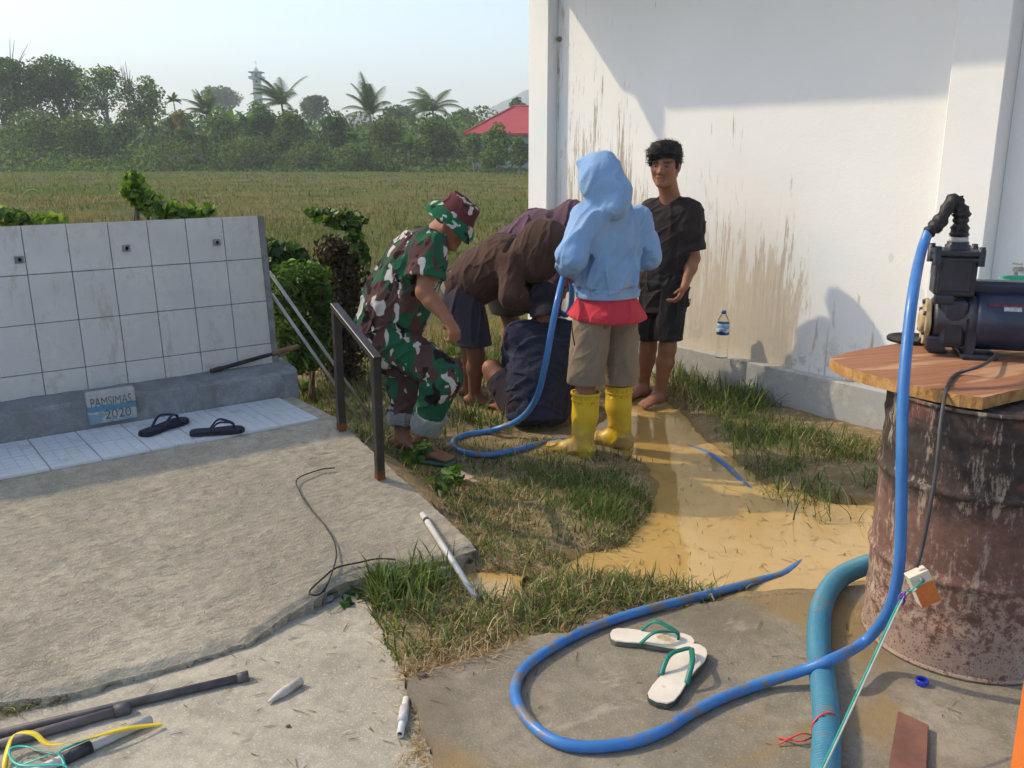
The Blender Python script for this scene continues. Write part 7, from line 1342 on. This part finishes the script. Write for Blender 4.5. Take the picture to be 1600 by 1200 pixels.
# the undergrowth in front of and between the trees reads as one mass
n = 30000; X = rng.uniform(-62, 6, n); Y = rng.uniform(80, 103, n); hgt = (1.2 + 5.2 * (0.5 + 0.5 * vnoise(np.stack([X, Y], -1), 0.16, 3, 12))) * sstep(78, 96, Y) * (0.6 + 0.4 * sstep(-55, -20, -np.abs(X + 30) - 10)); Z = -0.2 + hgt * rng.random(n) ** 0.55
veg('undergrowth', [leafset(np.stack([X, Y, Z], -1), 0.40, pick(OLIVE + MID, n), np.tile(np.array([[0, -0.35, 0.75]]), (n, 1)), 0.4, 0.6)], M_FARLEAF, kind='stuff')
n = 9000; X = rng.uniform(-75, 12, n); Y = rng.uniform(104, 122, n); hgt = 2.6 + 5.6 * (0.5 + 0.5 * vnoise(np.stack([X, Y], -1), 0.20, 3, 18)); veg('wood_behind', [leafset(np.stack([X, Y, hgt * rng.random(n) ** 0.5], -1), 0.55, pick(MID + DARK, n), np.tile(np.array([[0, -0.3, 0.8]]), (n, 1)), 0.4, 0.7)], M_FARLEAF, kind='stuff')
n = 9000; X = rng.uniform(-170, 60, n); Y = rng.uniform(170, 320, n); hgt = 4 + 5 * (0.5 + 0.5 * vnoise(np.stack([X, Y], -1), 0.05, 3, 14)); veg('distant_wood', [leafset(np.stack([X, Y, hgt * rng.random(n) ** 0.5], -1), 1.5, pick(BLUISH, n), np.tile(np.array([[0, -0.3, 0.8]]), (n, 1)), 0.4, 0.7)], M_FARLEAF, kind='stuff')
# ------------------------------------------------------------------ far buildings
hy = 82.0; hx0, hx1 = at(724, 208, hy).x, 7.5; ze, zr = at(720, 208, hy).z, at(795, 166, hy + 4.5).z; house = empty('house', ((hx0 + hx1) / 2, hy, -0.2)); HO = Vector(((hx0 + hx1) / 2, hy, -0.2)); tag(house, 'house with a red hipped metal roof beyond the field', 'house')
mb = MB(); mb.box(((hx0 + hx1) / 2, hy + 4.5, ze / 2), (hx1 - hx0 - 1.4, 7.6, ze + 0.2)); mb.build('wall', simple('grey_render', (0.30, 0.31, 0.34), (0.36, 0.37, 0.40), 1, 0.9), house, rel=HO)
mb = MB(); e = [Vector((hx0, hy, ze)), Vector((hx1, hy, ze)), Vector((hx1, hy + 9, ze)), Vector((hx0, hy + 9, ze))]; r1_, r2_ = Vector((hx0 + 4.4, hy + 4.5, zr)), Vector((hx1 - 4.4, hy + 4.5, zr)); v = [mb.bm.verts.new(p) for p in e + [r1_, r2_] + [p - Vector((0, 0, .18)) for p in e]]
for f in ((0, 1, 5, 4), (1, 2, 5), (2, 3, 4, 5), (3, 0, 4), (0, 6, 7, 1), (1, 7, 8, 2), (2, 8, 9, 3), (3, 9, 6, 0), (6, 9, 8, 7)): mb.bm.faces.new([v[i] for i in f])
bmesh.ops.recalc_face_normals(mb.bm, faces=mb.bm.faces); rf = mb.build('roof', simple('red_roof_sheet', (0.40, 0.045, 0.05), (0.47, 0.065, 0.065), 0.6, 0.5), house, rel=HO)
mb = MB(); mb.tube([e[0], r1_], 0.10, 6); mb.tube([e[1], r2_], 0.10, 6); mb.tube([r1_, r2_], 0.10, 6); mb.build('ridge_cap', simple('red_ridge', (0.42, 0.06, 0.06)), rf, rel=HO)
for wx in (hx0 + 2.2, hx0 + 5.2): mb = MB(); mb.box((wx, hy + 0.66, ze * 0.55), (1.1, 0.08, 1.1)); w_ = mb.build('window', simple('house_window', (0.05, 0.06, 0.07), rough=0.2), house, rel=HO); mb = MB(); mb.box((wx, hy + 0.60, ze * 0.55 - 0.62), (1.3, 0.16, 0.1)); mb.build('sill', simple('house_sill', (0.5, 0.5, 0.5)), w_, rel=HO)
def small_house(label, px0, px1, pt, pb, Y, wc, rc):
    x0, x1 = at(px0, 200, Y).x, at(px1, 200, Y).x; zt, zb = at(px0, pt, Y).z, -0.2; zw = zt - (zt - zb) * 0.28; O_ = Vector(((x0 + x1) / 2, Y, zb)); r = empty('house', O_); tag(r, label, 'house'); mb = MB(); mb.box(((x0 + x1) / 2, Y + 2, (zw + zb) / 2), (x1 - x0, 4, zw - zb)); mb.build('wall', simple('far_wall', wc, tuple(c * 0.9 for c in wc), 1), r, rel=O_)
    mb = MB(); mb.prism([Vector((x0 - .3, Y - .3, zw)), Vector((x0 - .3, Y + 4.3, zw)), Vector((x0 - .3, Y + 2, zt))], Vector((x1 - x0 + .6, 0, 0))); mb.build('roof', simple('far_roof', rc, tuple(c * 1.2 for c in rc), 1), r, rel=O_); mb = MB(); mb.box(((x0 + x1) / 2, Y - 0.02, zb + (zw - zb) * 0.55), ((x1 - x0) * 0.25, 0.1, (zw - zb) * 0.35)); mb.build('window', simple('far_window', (0.06, 0.12, 0.25)), r, rel=O_)
small_house('small white-blue house glimpsed between the trees', 500, 534, 196, 250, 97, (0.62, 0.68, 0.74), (0.25, 0.27, 0.30)); small_house('grey-roofed house half hidden behind the feather palm', 540, 572, 178, 250, 118, (0.40, 0.42, 0.45), (0.28, 0.29, 0.31))
ty = 230.0; tc = at(403, 150, ty); TO = Vector((tc.x, ty, -0.2)); tow = empty('church_tower', TO); tag(tow, 'white church tower with balcony and cross rising above the trees', 'tower'); k = ty / (FPX / CP); zz = lambda py: at(403, py, ty).z; M_TW_ = simple('tower_plaster', (0.50, 0.49, 0.50), (0.60, 0.59, 0.59), 1, 0.8)
def tb(name, w, z0, z1, mat, parent=None, w2=None):
    mb = MB(); s, s2 = w / 2, (w2 or w) / 2; mb.prism([Vector((tc.x - s, ty - s, z0)), Vector((tc.x + s, ty - s, z0)), Vector((tc.x + s, ty + s, z0)), Vector((tc.x - s, ty + s, z0))], Vector((0, 0, z1 - z0)))
    if w2: 
        for v in mb.bm.verts:
            if v.co.z > (z0 + z1) / 2: v.co.x = tc.x + (v.co.x - tc.x) * s2 / s; v.co.y = ty + (v.co.y - ty) * s2 / s
    return mb.build(name, mat, parent or tow, rel=TO)
tb('shaft', 12.5 * k, -0.2, zz(124), M_TW_, None, 10.5 * k); bal = tb('balcony', 20 * k, zz(124), zz(121), M_TW_); tb('balustrade', 20 * k, zz(121), zz(119.6), simple('balustrade_grey', (0.36, 0.36, 0.38)), bal); bel = tb('belfry', 12.5 * k, zz(121), zz(114), M_TW_); rf = tb('roof', 20 * k, zz(114), zz(112.3), simple('tower_roof', (0.25, 0.25, 0.28))); tb('spire', 7.5 * k, zz(112.3), zz(104), simple('spire_grey', (0.58, 0.58, 0.60)), rf, 0.6 * k)
M_TDARK = simple('tower_opening', (0.05, 0.055, 0.07))
for pz_, pr in ((117.5, 3.6), (128, 3.2), (140, 3)): mb = MB(); mb.box((tc.x + 1.2 * k, ty - 6.4 * k, zz(pz_)), (2.4 * k, 0.4, pr * k)); mb.build('opening', M_TDARK, bel if pz_ < 120 else tow, rel=TO)
mb = MB(); mb.box((tc.x, ty, zz(100)), (0.5 * k, 0.5 * k, 10 * k)); mb.box((tc.x, ty, zz(97.5)), (4.6 * k, 0.45 * k, 0.5 * k)); mb.build('cross', simple('cross_grey', (0.55, 0.56, 0.58)), tow, rel=TO)
# ------------------------------------------------------------------ hazy air
hb = MB(); hb.box((0, 725, 58), (3700, 1720, 122)); hz_ = hb.build('haze', None)
hm = bpy.data.materials.new('hazy_air'); hm.use_nodes = True; hn = hm.node_tree; hn.nodes.clear(); ho = hn.nodes.new('ShaderNodeOutputMaterial'); hv = hn.nodes.new('ShaderNodeVolumePrincipled'); hv.inputs['Color'].default_value = (0.90, 0.95, 1.0, 1); hv.inputs['Density'].default_value = 0.001; hv.inputs['Anisotropy'].default_value = 0.0; hn.links.new(hv.outputs[0], ho.inputs['Volume'])
hz_.data.materials.append(hm); hz_['kind'] = 'stuff'
